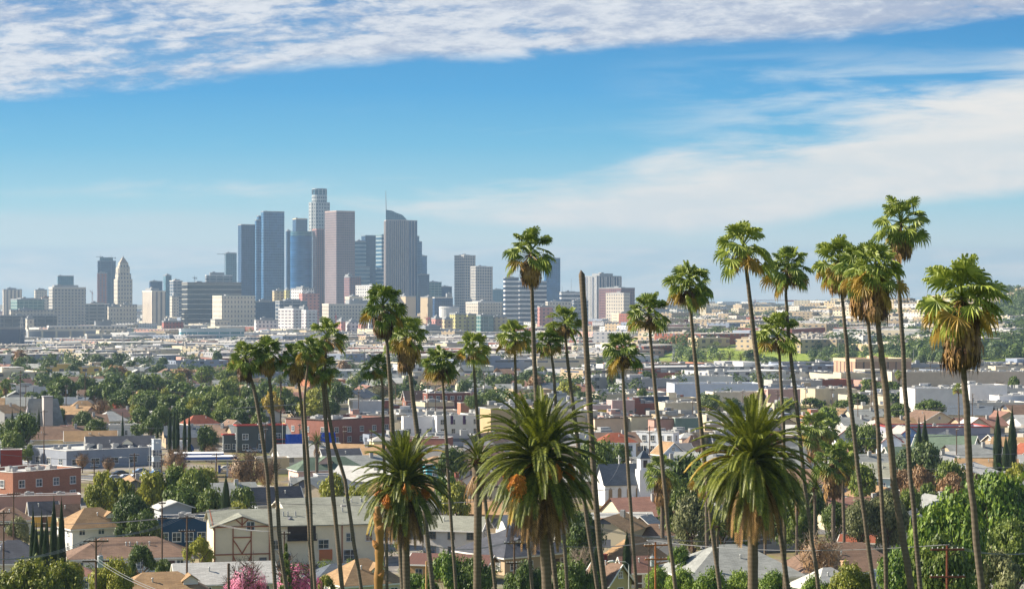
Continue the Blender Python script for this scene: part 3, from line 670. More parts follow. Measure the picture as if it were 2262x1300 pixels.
T(748,754,763,710,3200,'narrow pink apartment block left of the white housing','f_pink_apt',base=742,d=20)
T(762,772,792,712,3210,'white housing block between two pink ones','f_white_sq',base=742)
T(790,798,812,716,3190,'rose-red housing block right of the white housing','f_pink_apt',base=742)
T(810,815,832,711,3230,'second white housing block beside the tall leafy palm','f_white_sq',base=742)
T(560,566,612,708,3300,'pink and white housing left of the white stepped apartments','f_white_sq',base=735)
fac('f_teal_low',(214,222,222),(60,128,140),14,5,.92,.55,lit=.4)
T(394,400,532,729,2700,'long teal-glazed campus building with a white roof edge','f_teal_low',base=754,pent=(.05,.9,.3,2.5),capc=(196,210,206))
fac('f_red_low',(176,112,104),(90,80,86),5,6,.4,.5,lit=.3)
T(355,362,403,711,3200,'ornate pinkish-red brick building left of the courthouse annexe','f_red_low',base=732,pent=(.1,.25,.3,6))
# rail-yard side on the left
fac('f_jail',(150,154,160),(212,202,178),17,60,.14,1.0,lit=.2)
fac('f_dark_strip',(120,120,122),(56,62,76),14,8,.84,.7,lit=.3)
T(-10,0,115,698,3700,'low dark office row with pale vertical bars at the left edge','f_dark_strip',base=722,pent=(.2,.5,.2,2))
T(17,24,112,686,3800,'long pale flat building above the dark office row','f_stone_low',base=705,pent=(.2,.5,.2,4))
T(56,60,74,705,3500,'square cream clock tower with a dark arched opening','f_stone',base=728,d=14,pent=(.15,.85,.2,5))
T(57,62,200,731,2600,'long grey jail-like building with rounded bays','f_jail',base=770,pent=(.2,.5,.3,2),capc=(196,190,176),dmax=60)
T(188,192,243,741,2500,'right wing of the grey building with rounded bays','f_jail',base=770,pent=0,capc=(196,190,176))
T(100,108,268,722,3000,'long low white postal hall with a row of small windows','f_stone_low',base=745,pent=(.6,.8,.2,8),capc=(230,224,214),dmax=60)
fac('f_plain_bluegrey',(118,128,144),(96,108,128),30,40,.04,.1,lit=.1)
T(-70,-60,44,727,2200,'huge plain blue-grey warehouse at the left edge','f_plain_bluegrey',base=776,pent=0,dmax=60)
# cranes
def crane(px,pt,pb,D,jl,jr,lab,col,tilt=0.0):
    z=G(X(px,D),D)-1; s=D/F; h=Z(pt,D)-z; t=thing('tower_crane',lab,'crane',(X(px,D),D,z),0); m=plain('crane_%d_%d_%d'%col,col,.6,.1,1)
    def lattice(name,a,b,w_):
        q=MB(); a=Vector(a); b=Vector(b); n=max(3,int((b-a).length/5)); d=(b-a)/n; up=Vector((0,0,1)) if abs(d.z)<abs(d.x) else Vector((1,0,0))
        for sgn in(-1,1): q.bar(a+up*w_*sgn,b+up*w_*sgn,.55)
        for i in range(n): q.bar(a+d*i+up*w_*(1 if i%2 else -1),a+d*(i+1)-up*w_*(1 if i%2 else -1),.35)
        return q.build(name,m,t)
    lattice('mast',(0,0,0),(0,0,h),1.0)
    if jl or jr: lattice('jib',(-jl*s,0,h-1+tilt*jl*s),(0,0,h-1),.8); lattice('counter_jib',(0,0,h-1),(jr*s,0,h-1),.8)
    q=MB(); q.box(jr*s*.75,jr*s*.95,-1.5,1.5,h-4,h-1) if jr else None; q.box(-1.2,1.2,-1.2,1.2,h-4,h-2); q.bar((0,0,h),(0,0,h+5),.5); q.build('cab',m,t)
crane(497,560,620,5500,18,0,'grey tower crane reaching left from the unfinished blue tower',(120,122,126))
crane(222,566,590,5390,10,6,'grey crane on the left of the rounded glass tower roof',(110,120,128))
crane(246,568,590,5390,8,10,'grey crane on the right of the rounded glass tower roof',(110,120,128))
crane(1668,662,690,5200,20,95,'red tower crane with a long jib between two right-hand palms',(190,110,100))
crane(742,695,722,3300,0,0,'bare red crane mast near the pink housing',(200,70,80))
crane(943,700,735,3150,7,7,'small red tower crane left of the orange apartment block',(210,90,90))
crane(204,645,672,4700,6,0,'dark red derrick crane left of the unfinished glass tower',(160,90,84),tilt=.8)
crane(430,612,625,4600,5,5,'small grey crane on the wide dark banded office roof',(120,122,126))
# ================================================================ houses and shops, nearest first
h=house
h(-60,112,1192,'charcoal hipped roof house at the bottom left corner below the cypress row',roof='dark',rh=3.4,k=.9,phi=15)
h(100,215,1247,'pinkish brown low roof behind the yellow-green hedge at bottom left',roof='mauve',rh=1.4,k=.8,phi=15,wh=3)
h(118,286,1121,'white two-storey house with a tan hipped roof right of the cypress row',roof='tan',wall=(226,226,220),wh=5.2,rh=3.4,k=.8,phi=32,fl=2,dormer=(2.6,1.8))
h(140,425,1186,'wide brown hipped roof bungalow with a skylight behind the transformer pole',roof='brown',wall=(230,228,222),wh=3,rh=3,k=.6,phi=12,vents=4)
h(232,472,1262,'nearest tan roofed house with a small white dormer at the bottom',roof='tan',wall=(232,232,228),wh=3.4,rh=3,k=.7,phi=16,dormer=(4.2,2.2),vents=1)
h(375,610,1240,'pale grey gabled roof behind the nearest tan roofed house',roof='pale',wall=(214,208,178),rt='gable',rh=2.8,wh=3,k=.6,phi=14)
h(120,175,1112,'cream stucco house with a brown roof left of the brick building wall',roof='brown',wall=(224,206,150),rh=2,wh=3.4,rt='gable') 
h(60,128,1106,'yellow-walled house with a dark sloping roof below the brick building',roof='dark',wall=(224,176,70),rh=2.4,wh=3,rt='gable')
h(-30,72,1118,'brown hipped roof at the left edge under the brick building',roof='brown',rh=2.4,k=.9)
h(-50,42,1160,'brown roof with a white eave at the far left beside the cypress row',roof='brown',rh=2.4,k=.9)
flat(342,462,1139,'blue painted house with white framed windows and a flat grey roof',wall=(42,82,124),ht=5.5,k=.7,phi=10,name='house',cat='house',roof='gravel',ww=1.5,wfr=(236,236,232),units=2,gap=2.2)
h(338,424,1104,'small grey board shed with a pale pitched roof on top of the blue house',roof='pale',wall=(176,182,184),rt='gable',wh=6.5,rh=1.2,k=.8,phi=25,axis='y',vents=0)
def halftimber():
    x,y,w_,d=place(450,838,1122,9.8,.42,13); z=G(x,y); t=thing('apartment_house','cream apartment house with brown half-timbering and a sage green roof','apartment',(x,y,z-.1),R(13))
    hw,hd=w_/2,d/2; wh=7.6; rh=2.2; wm=wallmat((226,212,176)); tb=plain('timber_brown',(150,96,72),.8,.15,1)
    b=MB(); b.box(-hw,hw,-hd,hd,-.5,wh)
    for s in(-1,1): b.poly([(s*hw,-hd,wh),(s*hw,hd,wh),(s*hw,0,wh+rh)][::s])
    b.build('wall',wm,t,uv=True)
    q=MB()
    # the projecting gabled wing on the left, facing the street
    gw=hw*.335; gx0,gx1=-hw-.02,-hw+2*gw; gy=-hd-1.6; q.box(gx0,gx1,gy,-hd-.01,-.5,wh); q.poly([(gx0,gy,wh),(gx1,gy,wh),((gx0+gx1)/2,gy,wh+rh*.72)]); 
    wing=q.build('gabled_wing',wm,t,uv=True); gm=(gx0+gx1)/2
    r=MB(); zz=wh+rh+.1; o=.6
    def slab(mb,qs):
        lo=[(p[0],p[1],p[2]-.18) for p in qs]; n=len(qs); mb.add(qs+lo,[tuple(range(n)),tuple(range(2*n-1,n-1,-1))]+[(i,n+i,n+(i+1)%n,(i+1)%n) for i in range(n)])
    e=wh-.2
    slab(r,[(-hw-o,-hd-o,e),(hw+o,-hd-o,e),(hw+o,0,zz),(-hw-o,0,zz)]); slab(r,[(hw+o,hd+o,e),(-hw-o,hd+o,e),(-hw-o,0,zz),(hw+o,0,zz)])
    rf=r.build('roof',roofmat('sage'),t,uv=True)
    r=MB(); zz2=wh+rh*.72+.25; slab(r,[(gx0-o,gy-o,wh-.15),(gm,gy-o,zz2),(gm,-hd+hd*.9,zz2),(gx0-o,-hd+1,wh-.15)]); slab(r,[(gm,gy-o,zz2),(gx1+o,gy-o,wh-.15),(gx1+o,-hd+1,wh-.15),(gm,-hd+hd*.9,zz2)]); r.build('wing_roof',roofmat('sage'),t,uv=True)
    q=MB(); yy=gy-.06
    def tb_(a,b,w_=.34): q.bar((a[0],yy,a[1]),(b[0],yy,b[1]),w_*.7)
    L=gx1-gx0; f1,f2=gx0+L*.34,gx0+L*.66
    for xx in(gx0+.15,f1,f2,gx1-.15): tb_((xx,0),(xx,wh))
    tb_((gx0,wh-.1),(gx1,wh-.1)); tb_((gx0,2.6),(gx1,2.6)); tb_((f1,5.6),(f2,5.6)); tb_((gx0,wh),(gm,wh+rh*.72)); tb_((gx1,wh),(gm,wh+rh*.72)); tb_((gm,wh),(gm,wh+rh*.7)); tb_((gm,wh+.2),(gm-1.1,wh+1.2)); tb_((gm,wh+.2),(gm+1.1,wh+1.2))
    for s in(-1,1):
        X0=f1 if s<0 else f2; tb_((X0,5.2),(X0-s*.9*.8,4.2)); tb_((X0-s*.72,4.2),(gm,2.7)); tb_((X0,2.4),(X0-s*.9,.3))
    for xx in(gx1+.5,hw*.55,hw-.2): q.bar((xx,-hd-.05,0),(xx,-hd-.05,wh),.24)
    q.bar((gx1,-hd-.05,wh-.15),(hw,-hd-.05,wh-.15),.22); q.bar((-hw-.05,-hd,wh),(-hw-.05,0,wh+rh),.24)
    q.build('timber_frame',tb,t)
    q=MB(); bx0,bx1=gx1+3.2,gx1+8.5; q.box(bx0,bx1,-hd-.9,-hd-.05,4.6,4.8); 
    for i in range(28): u=bx0+(bx1-bx0)*i/27; q.box(u-.03,u+.03,-hd-.9,-hd-.85,4.8,5.8)
    q.box(bx0,bx1,-hd-.92,-hd-.83,5.8,5.88); q.build('balcony',plain('rail_black',(52,48,48),.6,.1,1),t)
    q=MB(); q.box(bx0+.1,bx1-.1,-hd-.04,-hd+.1,4.8,7.3); q.build('balcony_recess_shade',plain('painted_recess_shade',(70,62,58),.9,.2,1),t)  # flat dark panel on the wall; the recess shade is put into its colour
    for xx,zz_,ww,hh in((gx1+1.2,3.2,1.6,1.5),(gx1+9.8,3.1,1.8,1.5),(hw-5.2,.8,2.4,1.9),(hw-5.2,4.3,1.5,1.4),(gx1+3.0,.8,1.6,1.5),(hw-1.8,4.3,1.1,1.3)): window(t,ww,hh,(xx,-hd-.06,zz_),0,(210,206,196))
    window(t,1.3,1.4,(gm+1.5,gy-.08,wh-1.3+.6),0,(200,204,204)); window(t,1.0,1.0,(gx1-1.3,gy-.08,.8),0,(90,80,74))
    q=MB(); q.box(gx1+9.0,gx1+11.4,-hd-.08,-hd-.01,.9,2.9); q.build('orange_panel',wallmat((204,112,62)),t)
    for i,(vx,vy) in enumerate(((-2,-.5),(-1.2,-.5),(.2,-.5),(2.5,-.3),(hw*.6,-.3))):
        q=MB(); zb=wh+rh*(1+vy/1.0*1.0)*.9; q.tube([(vx,hd*vy,zb-.3),(vx,hd*vy,zb+1.0)],.13,8); q.build('roof_vent',plain('galvanised',(176,178,178),.5,.1,1,metal=.4),rf)
    q=MB(); q.tube([(gx1+4,-hd*.7,wh+.7),(gx1+4.1,-hd*.7-.25,wh+.95)],[.5,.1],12); q.tube([(gx1+4,-hd*.7,wh),(gx1+4,-hd*.7,wh+.8)],.05,6); q.build('satellite_dish',plain('dish_grey',(120,120,124),.5,.1,1),rf)
halftimber()
h(600,900,1096,'broad sage green roof behind the half-timbered apartment house',roof='sage',wall=(222,206,166),rt='gable',wh=6,rh=2.2,k=.5,phi=20,vents=4)
t_,w_,d_=h(935,1082,1138,'pale stucco apartment with a grey-green hipped roof and a clothes-hung balcony',roof='sage',wall=(220,212,200),wh=5.6,rh=2.2,rt='gable',k=.6,phi=-16,fl=2,wfr=(110,104,100))
h(668,830,1243,'blue-grey hipped roof below the half-timbered apartment house',roof='slate',rh=2.2,wh=3,k=.8,phi=20)
h(705,892,1232,'golden tan shingle roof with a green-trimmed dormer at the bottom centre',roof='tan',wall=(230,220,190),rh=3.6,wh=3.2,k=.9,phi=30,dormer=(1.6,2.4))
h(905,1095,1222,'long ribbed brown metal roof right of the left date palm trunk',roof='ribbed',wall=(206,160,104),rt='gable',rh=1.4,wh=3.2,k=.5,phi=-14,wfr=(190,180,160))
h(1006,1262,1166,'dark slate pyramid roof house with a little wooden dormer under the central date palm',roof='dark',wall=(196,168,132),rh=4.2,wh=3.4,k=.95,phi=38,dormer=(-2.4,1.5),vents=2)
h(1225,1318,1178,'grey roof half hidden behind the central date palm trunk',roof='slate',rh=2.6,wh=3,rt='gable',k=.8)
h(1296,1402,1146,'teal-blue house with a brown gabled roof and white fascia',roof='brown',wall=(30,130,160),rt='gable',axis='y',rh=1.8,wh=3.2,k=1.1,phi=28,vents=2)
h(1285,1440,1131,'long pale grey roof between the church and the teal-blue house',roof='pale',rt='gable',rh=1.6,wh=3.2,k=.5,phi=8)
h(1395,1458,1136,'pale roofed cottage with a dark open gable end',roof='pale',wall=(140,116,96),rt='gable',axis='y',rh=1.8,wh=3,k=.9,phi=-30)
h(1392,1500,1156,'brown low roof right of the teal-blue house',roof='brown',rh=1.8,wh=3,k=.9,phi=14)
h(1325,1478,1184,'steep orange-tan hipped roof left of the leaning crossarm pole',roof='tan',wall=(196,152,100),rh=4,wh=3.2,k=.8,phi=36,vents=0)
h(1290,1395,1240,'brown gabled roof with white barge boards and a red chimney at the bottom',roof='brown',wall=(212,190,120),rt='gable',axis='y',rh=3,wh=3.2,k=1.2,phi=40,chimney=(1,2,(150,62,54)))
h(1365,1440,1226,'weathered brown roof behind the street lamp at the bottom',roof='mauve',rh=2.2,wh=3,k=.9,phi=15,rt='gable')
h(1425,1530,1190,'pale corrugated metal shed roof left of the big grey shingle roof',roof='dirty',wall=(170,176,178),rt='gable',rh=2.4,wh=3,k=.8,phi=18,vents=0,win=False)
h(1462,1768,1203,'big grey shingle hipped roof with a small eyebrow vent at the bottom right of centre',roof='grey',wall=(214,210,200),rh=4.6,wh=3.2,k=.85,phi=14,vents=1)
h(1736,1996,1198,'wide dark brown shingle roof behind the bare orange tree',roof='brown',wall=(210,190,160),rh=4.2,wh=3.2,k=.7,phi=10,rt='hip')
h(1752,1905,1252,'pale grey hipped roof with a square brick chimney at the bottom right',roof='pale',rh=2.8,wh=3,k=.9,phi=26,chimney=(2.6,-1,(190,150,112)))
h(1928,1990,1254,'small white shed under the pale roof beside the big green tree',roof='pale',rh=1.2,wh=2.6,k=.7,phi=10,rt='gable',win=False)
h(1856,1940,1180,'low white wall building edged with red roof tiles among the vines',roof='red',wall=(226,222,214),rh=1.0,wh=3.2,k=.7,phi=-20,rt='gable')
# the white church
def church():
    x,y,w_,d=place(1316,1428,1024,9.5,.62,18); z=G(x,y); t=thing('church','white wooden church with a dark slate roof, bell tower and cross','church',(x,y,z),R(18))
    hw,hd=w_/2,d/2; wh=5.4; rh=4.1; wm=wallmat((232,232,230))
    b=MB(); b.box(-hw,hw,-hd,hd,-.5,wh)
    for s in(-1,1): b.poly([(s*hw,-hd,wh),(s*hw,hd,wh),(s*hw,0,wh+rh)][::s])
    b.build('wall',wm,t,uv=True); r=MB(); o=.5; e=wh+.1-rh*o/hd; zz=wh+rh+.1
    for s in(-1,1): r.add([(-hw-o,s*(hd+o),e),(hw+o,s*(hd+o),e),(hw+o,0,zz),(-hw-o,0,zz),(-hw-o,s*(hd+o),e-.15),(hw+o,s*(hd+o),e-.15),(hw+o,0,zz-.15),(-hw-o,0,zz-.15)],[(0,1,2,3)[::-s],(4,5,6,7)[::s],(0,4,5,1),(1,5,6,2),(3,2,6,7),(0,3,7,4)])
    r.build('roof',roofmat('slate'),t,uv=True)
    q=MB(); q.box(hw-2.4,hw+.6,-hd-1.7,-hd+1.2,-.5,8.4); q.box(hw-2.1,hw+.3,-hd-1.4,-hd+.9,8.4,11); tw=q.build('bell_tower',wm,t,uv=True)
    q=MB(); q.prism([(hw-2.3,-hd-1.6),(hw+.5,-hd-1.6),(hw+.5,-hd+1.1),(hw-2.3,-hd+1.1)],11,12.8,scale=.1); q.build('tower_roof',roofmat('slate'),tw,uv=True)
    q=MB(); q.box(hw-1.4,hw-.4,-hd-1.46,-hd-1.4,8.9,10.6); q.build('belfry_opening_shade',plain('painted_recess_shade',(70,62,58),.9,.2,1),tw)  # dark sheet on the tower face, coloured as the shade inside the opening
    q=MB(); q.box(hw-.0,hw+3.6,-hd+.2,-hd+3.4,-.5,5); q.build('porch',wm,t,uv=True)
    q=MB(); q.bar((-hw*.1,0,zz-.2),(-hw*.1,0,zz+2.0),.22); q.bar((-hw*.1-.6,0,zz+1.35),(-hw*.1+.6,0,zz+1.35),.2); q.build('cross',plain('white_paint',(236,234,228),.6,.05,1),t)
    fm=plain('church_window_brown',(150,128,100),.5,.2,2)
    for i in range(4):
        cx_=-hw+w_*(i+.6)/4.6; q=MB(); pts=[(cx_-.45,1.4),(cx_+.45,1.4)]+[(cx_+.45*math.cos(a*math.pi/6),3.6+.6*math.sin(a*math.pi/6)) for a in range(7)]
        q.poly([(a,-hd-.05,c) for a,c in pts]); q.build('arched_window',fm,t)
    q=MB(); q.bar((hw-.9,-hd-.3,11),( hw-.9,-hd-.3,14),.1); q.build('tower_finial',plain('white_paint',(236,234,228),.6,.05,1),t)
church()
# brick building at the left edge
flat(-60,170,1034,'two-tone brick apartment building with a white roof edge at the left',wall=(168,110,84),ht=8,k=.75,phi=52,roof='white',rows=2,wkind='brick',units=6,wfr=(226,226,222),name='brick_building',gap=5)
flat(-60,175,1092,'low building with a faded red roof in front of the brick apartments',wall=(206,150,132),ht=4,k=.2,phi=16,roof='dirty',wins=False,units=2)
flat(0,49,991,'square red stucco stair block on the long grey shop roof',wall=(176,64,48),ht=9.5,k=.6,phi=10,units=0,wins=False,cornice=None)
flat(40,352,985,'long blue-grey shop building with a cluttered white roof beside the parked cars',wall=(140,148,162),ht=5.2,k=.9,phi=40,units=14,rows=1,ww=2.6,gap=5.5)
flat(334,356,968,'narrow grey-blue corner tower with posters at the end of the shop building',wall=(168,182,194),ht=9,k=1,phi=25,units=0,rows=2,ww=1.4)
h(185,342,962,'dark steep roofs with a triangular cream gable above the blue-grey shops',roof='dark',wall=(210,206,186),wh=4,rh=4.2,rt='gable',k=.5,phi=15,dormer=(2,3))
h(22,160,948,'long tan-brown roof with roof vents left of its darker twin',roof='brown',wall=(220,204,170),wh=4,rh=3,k=.5,phi=12,vents=3)
h(140,258,950,'long orange-brown roof with roof vents, right-hand twin',roof='tan',wall=(226,208,170),wh=4,rh=3,k=.5,phi=12,vents=3,rt='gable')
h(-30,66,962,'pale roofed white house under the leafy trees at the left edge',roof='grey',wall=(226,226,222),wh=3.4,rh=2,k=.8,phi=-12)
h(98,168,917,'tan hipped roof in front of the grey A-frame church',roof='tan',wall=(206,190,150),wh=3,rh=2.6,k=.8)
h(200,282,908,'pale grey pyramid roof left of the red-gabled church hall',roof='pale',wall=(210,200,180),wh=3.2,rh=3.4,k=.9,phi=35)
h(110,188,938,'small brown roof and chimney behind the long tan roofs',roof='mauve',wall=(220,214,200),wh=3,rh=1.8,k=.6,chimney=(2,0,(130,80,70)))
def aframe():
    x,y,w_,d=place(42,146,873,14,.7,20); z=G(x,y); t=thing('church','grey A-frame church with a broad flat-topped tower','church',(x,y,z),R(20))
    hw,hd=w_/2,d/2; wm=wallmat((176,168,172)); b=MB(); b.box(-hw*.98,hw*.98,-hd*.96,hd*.96,-.5,2.5)
    for s in(-1,1): b.poly([(s*hw*.97,-hd*.9,2.5),(s*hw*.97,hd*.9,2.5),(s*hw*.7,0,12.4)][::s])
    b.build('wall',wm,t); r=MB()
    for s in(-1,1): r.add([(-hw,s*hd,2.3),(hw,s*hd,2.3),(hw*.72,0,13),(-hw*.72,0,13),(-hw,s*hd,2.0),(hw,s*hd,2.0),(hw*.72,0,12.7),(-hw*.72,0,12.7)],[(0,1,2,3)[::-s],(4,5,6,7)[::s],(0,4,5,1),(3,2,6,7),(0,3,7,4),(1,5,6,2)])
    r.build('roof',roofmat('grey'),t,uv=True); q=MB(); q.box(-hw*.1,hw*.34,-hd-2,-hd+3,-.5,13.6); q.build('tower',wallmat((186,176,172)),t)
    q=MB(); q.box(-hw*.12,hw*.36,-hd-2.2,-hd+3.2,13.62,14.1); q.build('tower_cap',plain('trim_grey',(150,150,154),.8,.1,1),t)
    window(t,1.2,2.2,(hw*.6,-hd-.1,1.0),0)
aframe()
h(170,238,860,'brown roofed two-storey house behind the A-frame church',roof='brown',wall=(170,150,132),wh=5,rh=2.6,rt='gable',k=.6,phi=10,fl=2)
h(150,215,884,'tan clustered gables right of the A-frame church',roof='tan',wall=(222,200,160),wh=3.4,rh=3,k=.7)
h(140,200,897,'grey-white low gabled house with blue windows right of the A-frame church',roof='slate',wall=(176,180,196),wh=3.2,rh=1.8,rt='gable',k=.6)
h(290,412,906,'church hall with a red-trimmed steep front gable and pale roof',roof='pale',wall=(222,216,210),rt='gable',wh=4.6,rh=3.6,k=.5,phi=18,trim=(160,40,44),dormer=(-3,4),fl=1)
flat(238,318,936,'low white flat-roofed building with small square windows',wall=(222,220,214),ht=4.6,k=.5,phi=10,ww=.8,units=2)
h(396,482,916,'white two-storey building with a red tiled hipped roof',roof='red',wall=(232,228,218),wh=6.2,rh=2.8,k=.7,phi=34,fl=2)
h(476,548,926,'cream gabled house beside the red tiled building',roof='brown',wall=(222,206,164),wh=4,rh=3.6,rt='gable',axis='y',k=1,phi=28)
h(0,52,835+10,'brown roofed house beneath the shaggy palm at the left edge',roof='brown',wh=3.4,rh=2.6)
h(62,100,848,'orange-brown pyramid roof left of the big round tree',roof='tan',wh=3.2,rh=3,k=1,phi=30)
# dark house with red trim
flat(516,632,938,'two-storey dark grey-green house with bright red roof trim',wall=(86,92,92),ht=8.6,k=.4,phi=16,rows=2,cornice='red',roof='gravel',ww=1.7,units=3,name='house',cat='house',gap=4.2,wfr=(240,240,238))
flat(490,528,958,'low dark porch wing with red trim and a blue arched door',wall=(92,98,98),ht=5.6,k=.6,phi=16,rows=1,cornice='red',roof='gravel',units=0,name='house',cat='house')
flat(600,672,968,'navy shop with red awnings next to the dark house',wall=(44,56,84),ht=4.2,k=.5,phi=16,cornice='red',units=1,band=(170,44,40))
flat(632,865,921,'long red brick warehouse whose lit end is painted red',wall=(150,92,78),ht=8.5,k=.75,phi=48,rows=2,wkind='brick',units=9,roof='white',cornice='dark',name='brick_warehouse',cat='warehouse',gap=5)
def tarp(px,py,D,w_,h_,lab,col):
    D*=SC
    z=Z(py,D); q=MB(); 
    for i in range(8):
        a=w_*(i/8-.5); b_=w_*((i+1)/8-.5); q.add([(a,-.3*math.sin(i*1.3),h_),(b_,-.3*math.sin((i+1)*1.3),h_),(b_,-1.2,0),(a,-1.2,0),(a,.1,h_),(b_,.1,h_),(b_,.1,0),(a,.1,0)],[(0,3,2,1),(4,5,6,7),(0,1,5,4),(3,7,6,2)])
    tag(q.build('tarpaulin',wallmat(col),loc=(X(px,D),D,z),rz=R(20)),lab,'tarpaulin')
tarp(649,982,488,5,3.2,'crumpled bright blue tarpaulin left of the palm pair by the brick warehouse',(24,74,190)); tarp(724,976,500,4.6,3,'smooth bright blue tarpaulin hanging on the red painted warehouse end',(20,70,205))
flat(770,846,884,'plain white-grey flat warehouse below the brick bungalow',wall=(196,194,196),ht=7,k=.5,phi=20,wins=False,units=3)
h(766,830,866,'brick bungalow with a tan low gable above the white-grey warehouse',roof='tan',wall=(168,92,72),wkind='brick',rt='gable',rh=2.4,wh=3.4,k=.6)
h(888,942,862,'brown A-roofed building left of the brick apartments',roof='brown',wall=(150,96,78),wh=4,rh=4,rt='gable',k=.6)
flat(934,1038,866,'two-storey brick apartments with a row of white windows',wall=(132,76,66),ht=7.4,k=.3,phi=22,rows=2,wkind='brick',roof='dirty',gap=3)
flat(886,960,918,'white shop with dark windows in the middle distance',wall=(226,226,226),ht=7,k=.5,phi=10,rows=1,units=3)
flat(955,1062,916,'white two-storey shop row with two purple banners',wall=(230,232,236),ht=7.4,k=.35,phi=18,rows=2,ww=1.2,units=4,roof='gravel')
for i,px in enumerate((999,1026)):
    D=Dtop(985,916,7.4)-3; q=MB(); q.box(-.5,.5,-.06,.06,-1.5,1.5); q.bar((-.6,0,1.55),(.6,0,1.55),.08); tag(q.build('banner',wallmat((74,44,96)),loc=(X(px,D),D-4,6.0),rz=R(18)),'%s purple vertical banner on the white two-storey shop row'%('left','right')[i],'banner')
flat(880,1000,964,'long brick wall building with a pale curved roof behind the left date palm',wall=(150,92,78),ht=5.5,k=.6,phi=-16,wkind='brick',wins=False,units=3)
h(815,870,962,'yellow-cream house with a flat front hidden by the left date palm',roof='gravel',wall=(216,208,150),wh=5,rh=1,k=.8)
flat(1060,1185,900,'big mustard-coloured hall behind the central date palm',wall=(190,162,112),ht=11,k=.6,phi=22,wins=False,units=3)
flat(1185,1320,905,'beige block with small windows behind the central date palm',wall=(206,190,164),ht=9,k=.6,phi=20,rows=1,ww=.9,units=3)
flat(1010,1062,888,'red-brick low block behind the hedge of the brick apartments',wall=(186,124,98),ht=5,k=.5,phi=20,wkind='brick',wins=False,units=1)
flat(930,1010,904,'cream low shop with an orange rounded roof end',wall=(226,196,168),ht=5,k=.5,phi=15,units=2)
flat(1290,1350,893,'shop with a bright yellow awning band',wall=(200,166,160),ht=6,k=.5,phi=10,units=3,band=(214,176,30))
flat(1340,1402,882,'pinkish shop behind the bare street tree',wall=(196,160,156),ht=7,k=.5,phi=24,units=2)
flat(1400,1478,874,'blue-fronted shop with a long flat white roof',wall=(62,86,120),ht=6.5,k=.4,phi=18,units=3)
flat(1300,1385,922,'pale shop block with an orange parapet, left of three',wall=(220,190,160),ht=6.5,k=.5,phi=20,cornice='dark',units=4,wins=False)
flat(1380,1440,918,'cream shop block with an orange parapet, middle of three',wall=(218,206,170),ht=7,k=.6,phi=25,cornice='dark',units=2,wins=False)
flat(1432,1492,924,'brown-pink shop block with an orange parapet, right of three',wall=(186,140,126),ht=7,k=.6,phi=22,cornice='dark',units=2,wins=False)
flat(1486,1550,921,'grey-green painted wall building right of the orange parapets',wall=(112,136,124),ht=7.5,k=.4,phi=10,units=2,wins=False)
flat(1452,1545,887,'long plain beige building above the green painted wall',wall=(212,196,160),ht=7,k=.6,phi=18,wins=False,units=3)
h(1314,1404,955,'white hotel corner with a red tiled hipped roof',roof='red',wall=(234,236,238),wh=6.4,rh=2.6,k=.8,phi=12,fl=2,wfr=(120,132,150))
flat(1396,1500,952,'long white hotel wing lined with windows, right of the red tiled corner',wall=(226,232,240),ht=7,k=.35,phi=-26,rows=2,units=3,ww=1.2,gap=2.6)
h(1495,1540,955,'small pale stucco house right of the white hotel wing',roof='pale',wall=(196,166,150),wh=4,rh=1.2,k=.8)
h(1440,1512,975,'tan hipped roof in front of the white hotel wing',roof='tan',wall=(186,202,222),wh=4,rh=3.4,k=.7,phi=30,rt='gable',axis='y')
h(1465,1530,978,'grey-white gabled roof right of the tan hipped roof by the hotel',roof='dirty',wh=3.4,rh=2.4,rt='gable')
h(1505,1560,960,'maroon hipped roof beside the right date palm fronds',roof='brown',wall=(196,132,92),wh=4,rh=3.4)
# right side, mid distance
flat(1476,1680,845,'long white warehouse with a blue-grey side and a low curved roof',wall=(196,206,222),ht=8,k=.5,phi=6,wins=False,units=7)
flat(1486,1618,829,'white factory with a strip of clerestory openings',wall=(220,222,218),ht=8,k=.4,phi=6,units=6,ww=2.2,gap=8)
flat(1560,1690,864,'cream warehouse left of the pink warehouse',wall=(222,208,184),ht=7.5,k=.5,phi=12,wins=False,units=4)
flat(1684,1766,858,'plain pink warehouse with cypress trees in front',wall=(214,164,150),ht=9,k=.7,phi=10,wins=False,units=1)
flat(1762,1872,856,'cluster of beige flat blocks right of the pink warehouse',wall=(216,198,160),ht=8,k=.6,phi=35,units=6,ww=1.2)
flat(1690,1815,838,'grey shed row with many roof hoods above the pink warehouse',wall=(176,170,164),ht=6.5,k=.5,phi=12,units=14,wins=False)
flat(1842,1910,822,'pale sand flat block between two leaning palms',wall=(224,206,160),ht=9,k=.6,phi=20,units=3,wins=False)
fac('f_arch',(190,156,132),(80,64,66),5.5,30,.22,.6,lit=.3)
T(1858,1890,2020,799,1345,'curved salmon hall with tall dark window slots behind the leaning palms','f_arch',name='hall',cat='hall',base=838,phi=16,pent=(.3,.6,.2,1.5),roofc=(206,180,150))
T(2005,2012,2095,811,1390,'yellow-cream terraced building right of the curved salmon hall','f_cream_apt',name='school_building',cat='building',base=835,phi=14,pent=(.1,.5,.2,2.5))
flat(1955,2290,819,'very long beige retail building with rooftop units along its edge',wall=(206,186,162),ht=11,k=.28,phi=4,units=26,wins=False,seed=4,roof='white')
flat(1996,2130,856,'white warehouse with two yellow vertical panels',wall=(226,222,216),ht=12,k=.8,phi=10,wins=False,units=4)
for px in(2034,2061):
    D=Dtop(2060,856,12)-2; q=MB(); q.box(-.8,.8,-.05,.1,-4.5,3.2); tag(q.build('wall_panel',wallmat((232,206,130)),loc=(X(px,D),D-1.5,7),rz=R(10)),'%s yellow panel on the white warehouse front'%('left' if px<2050 else 'right'),'panel')
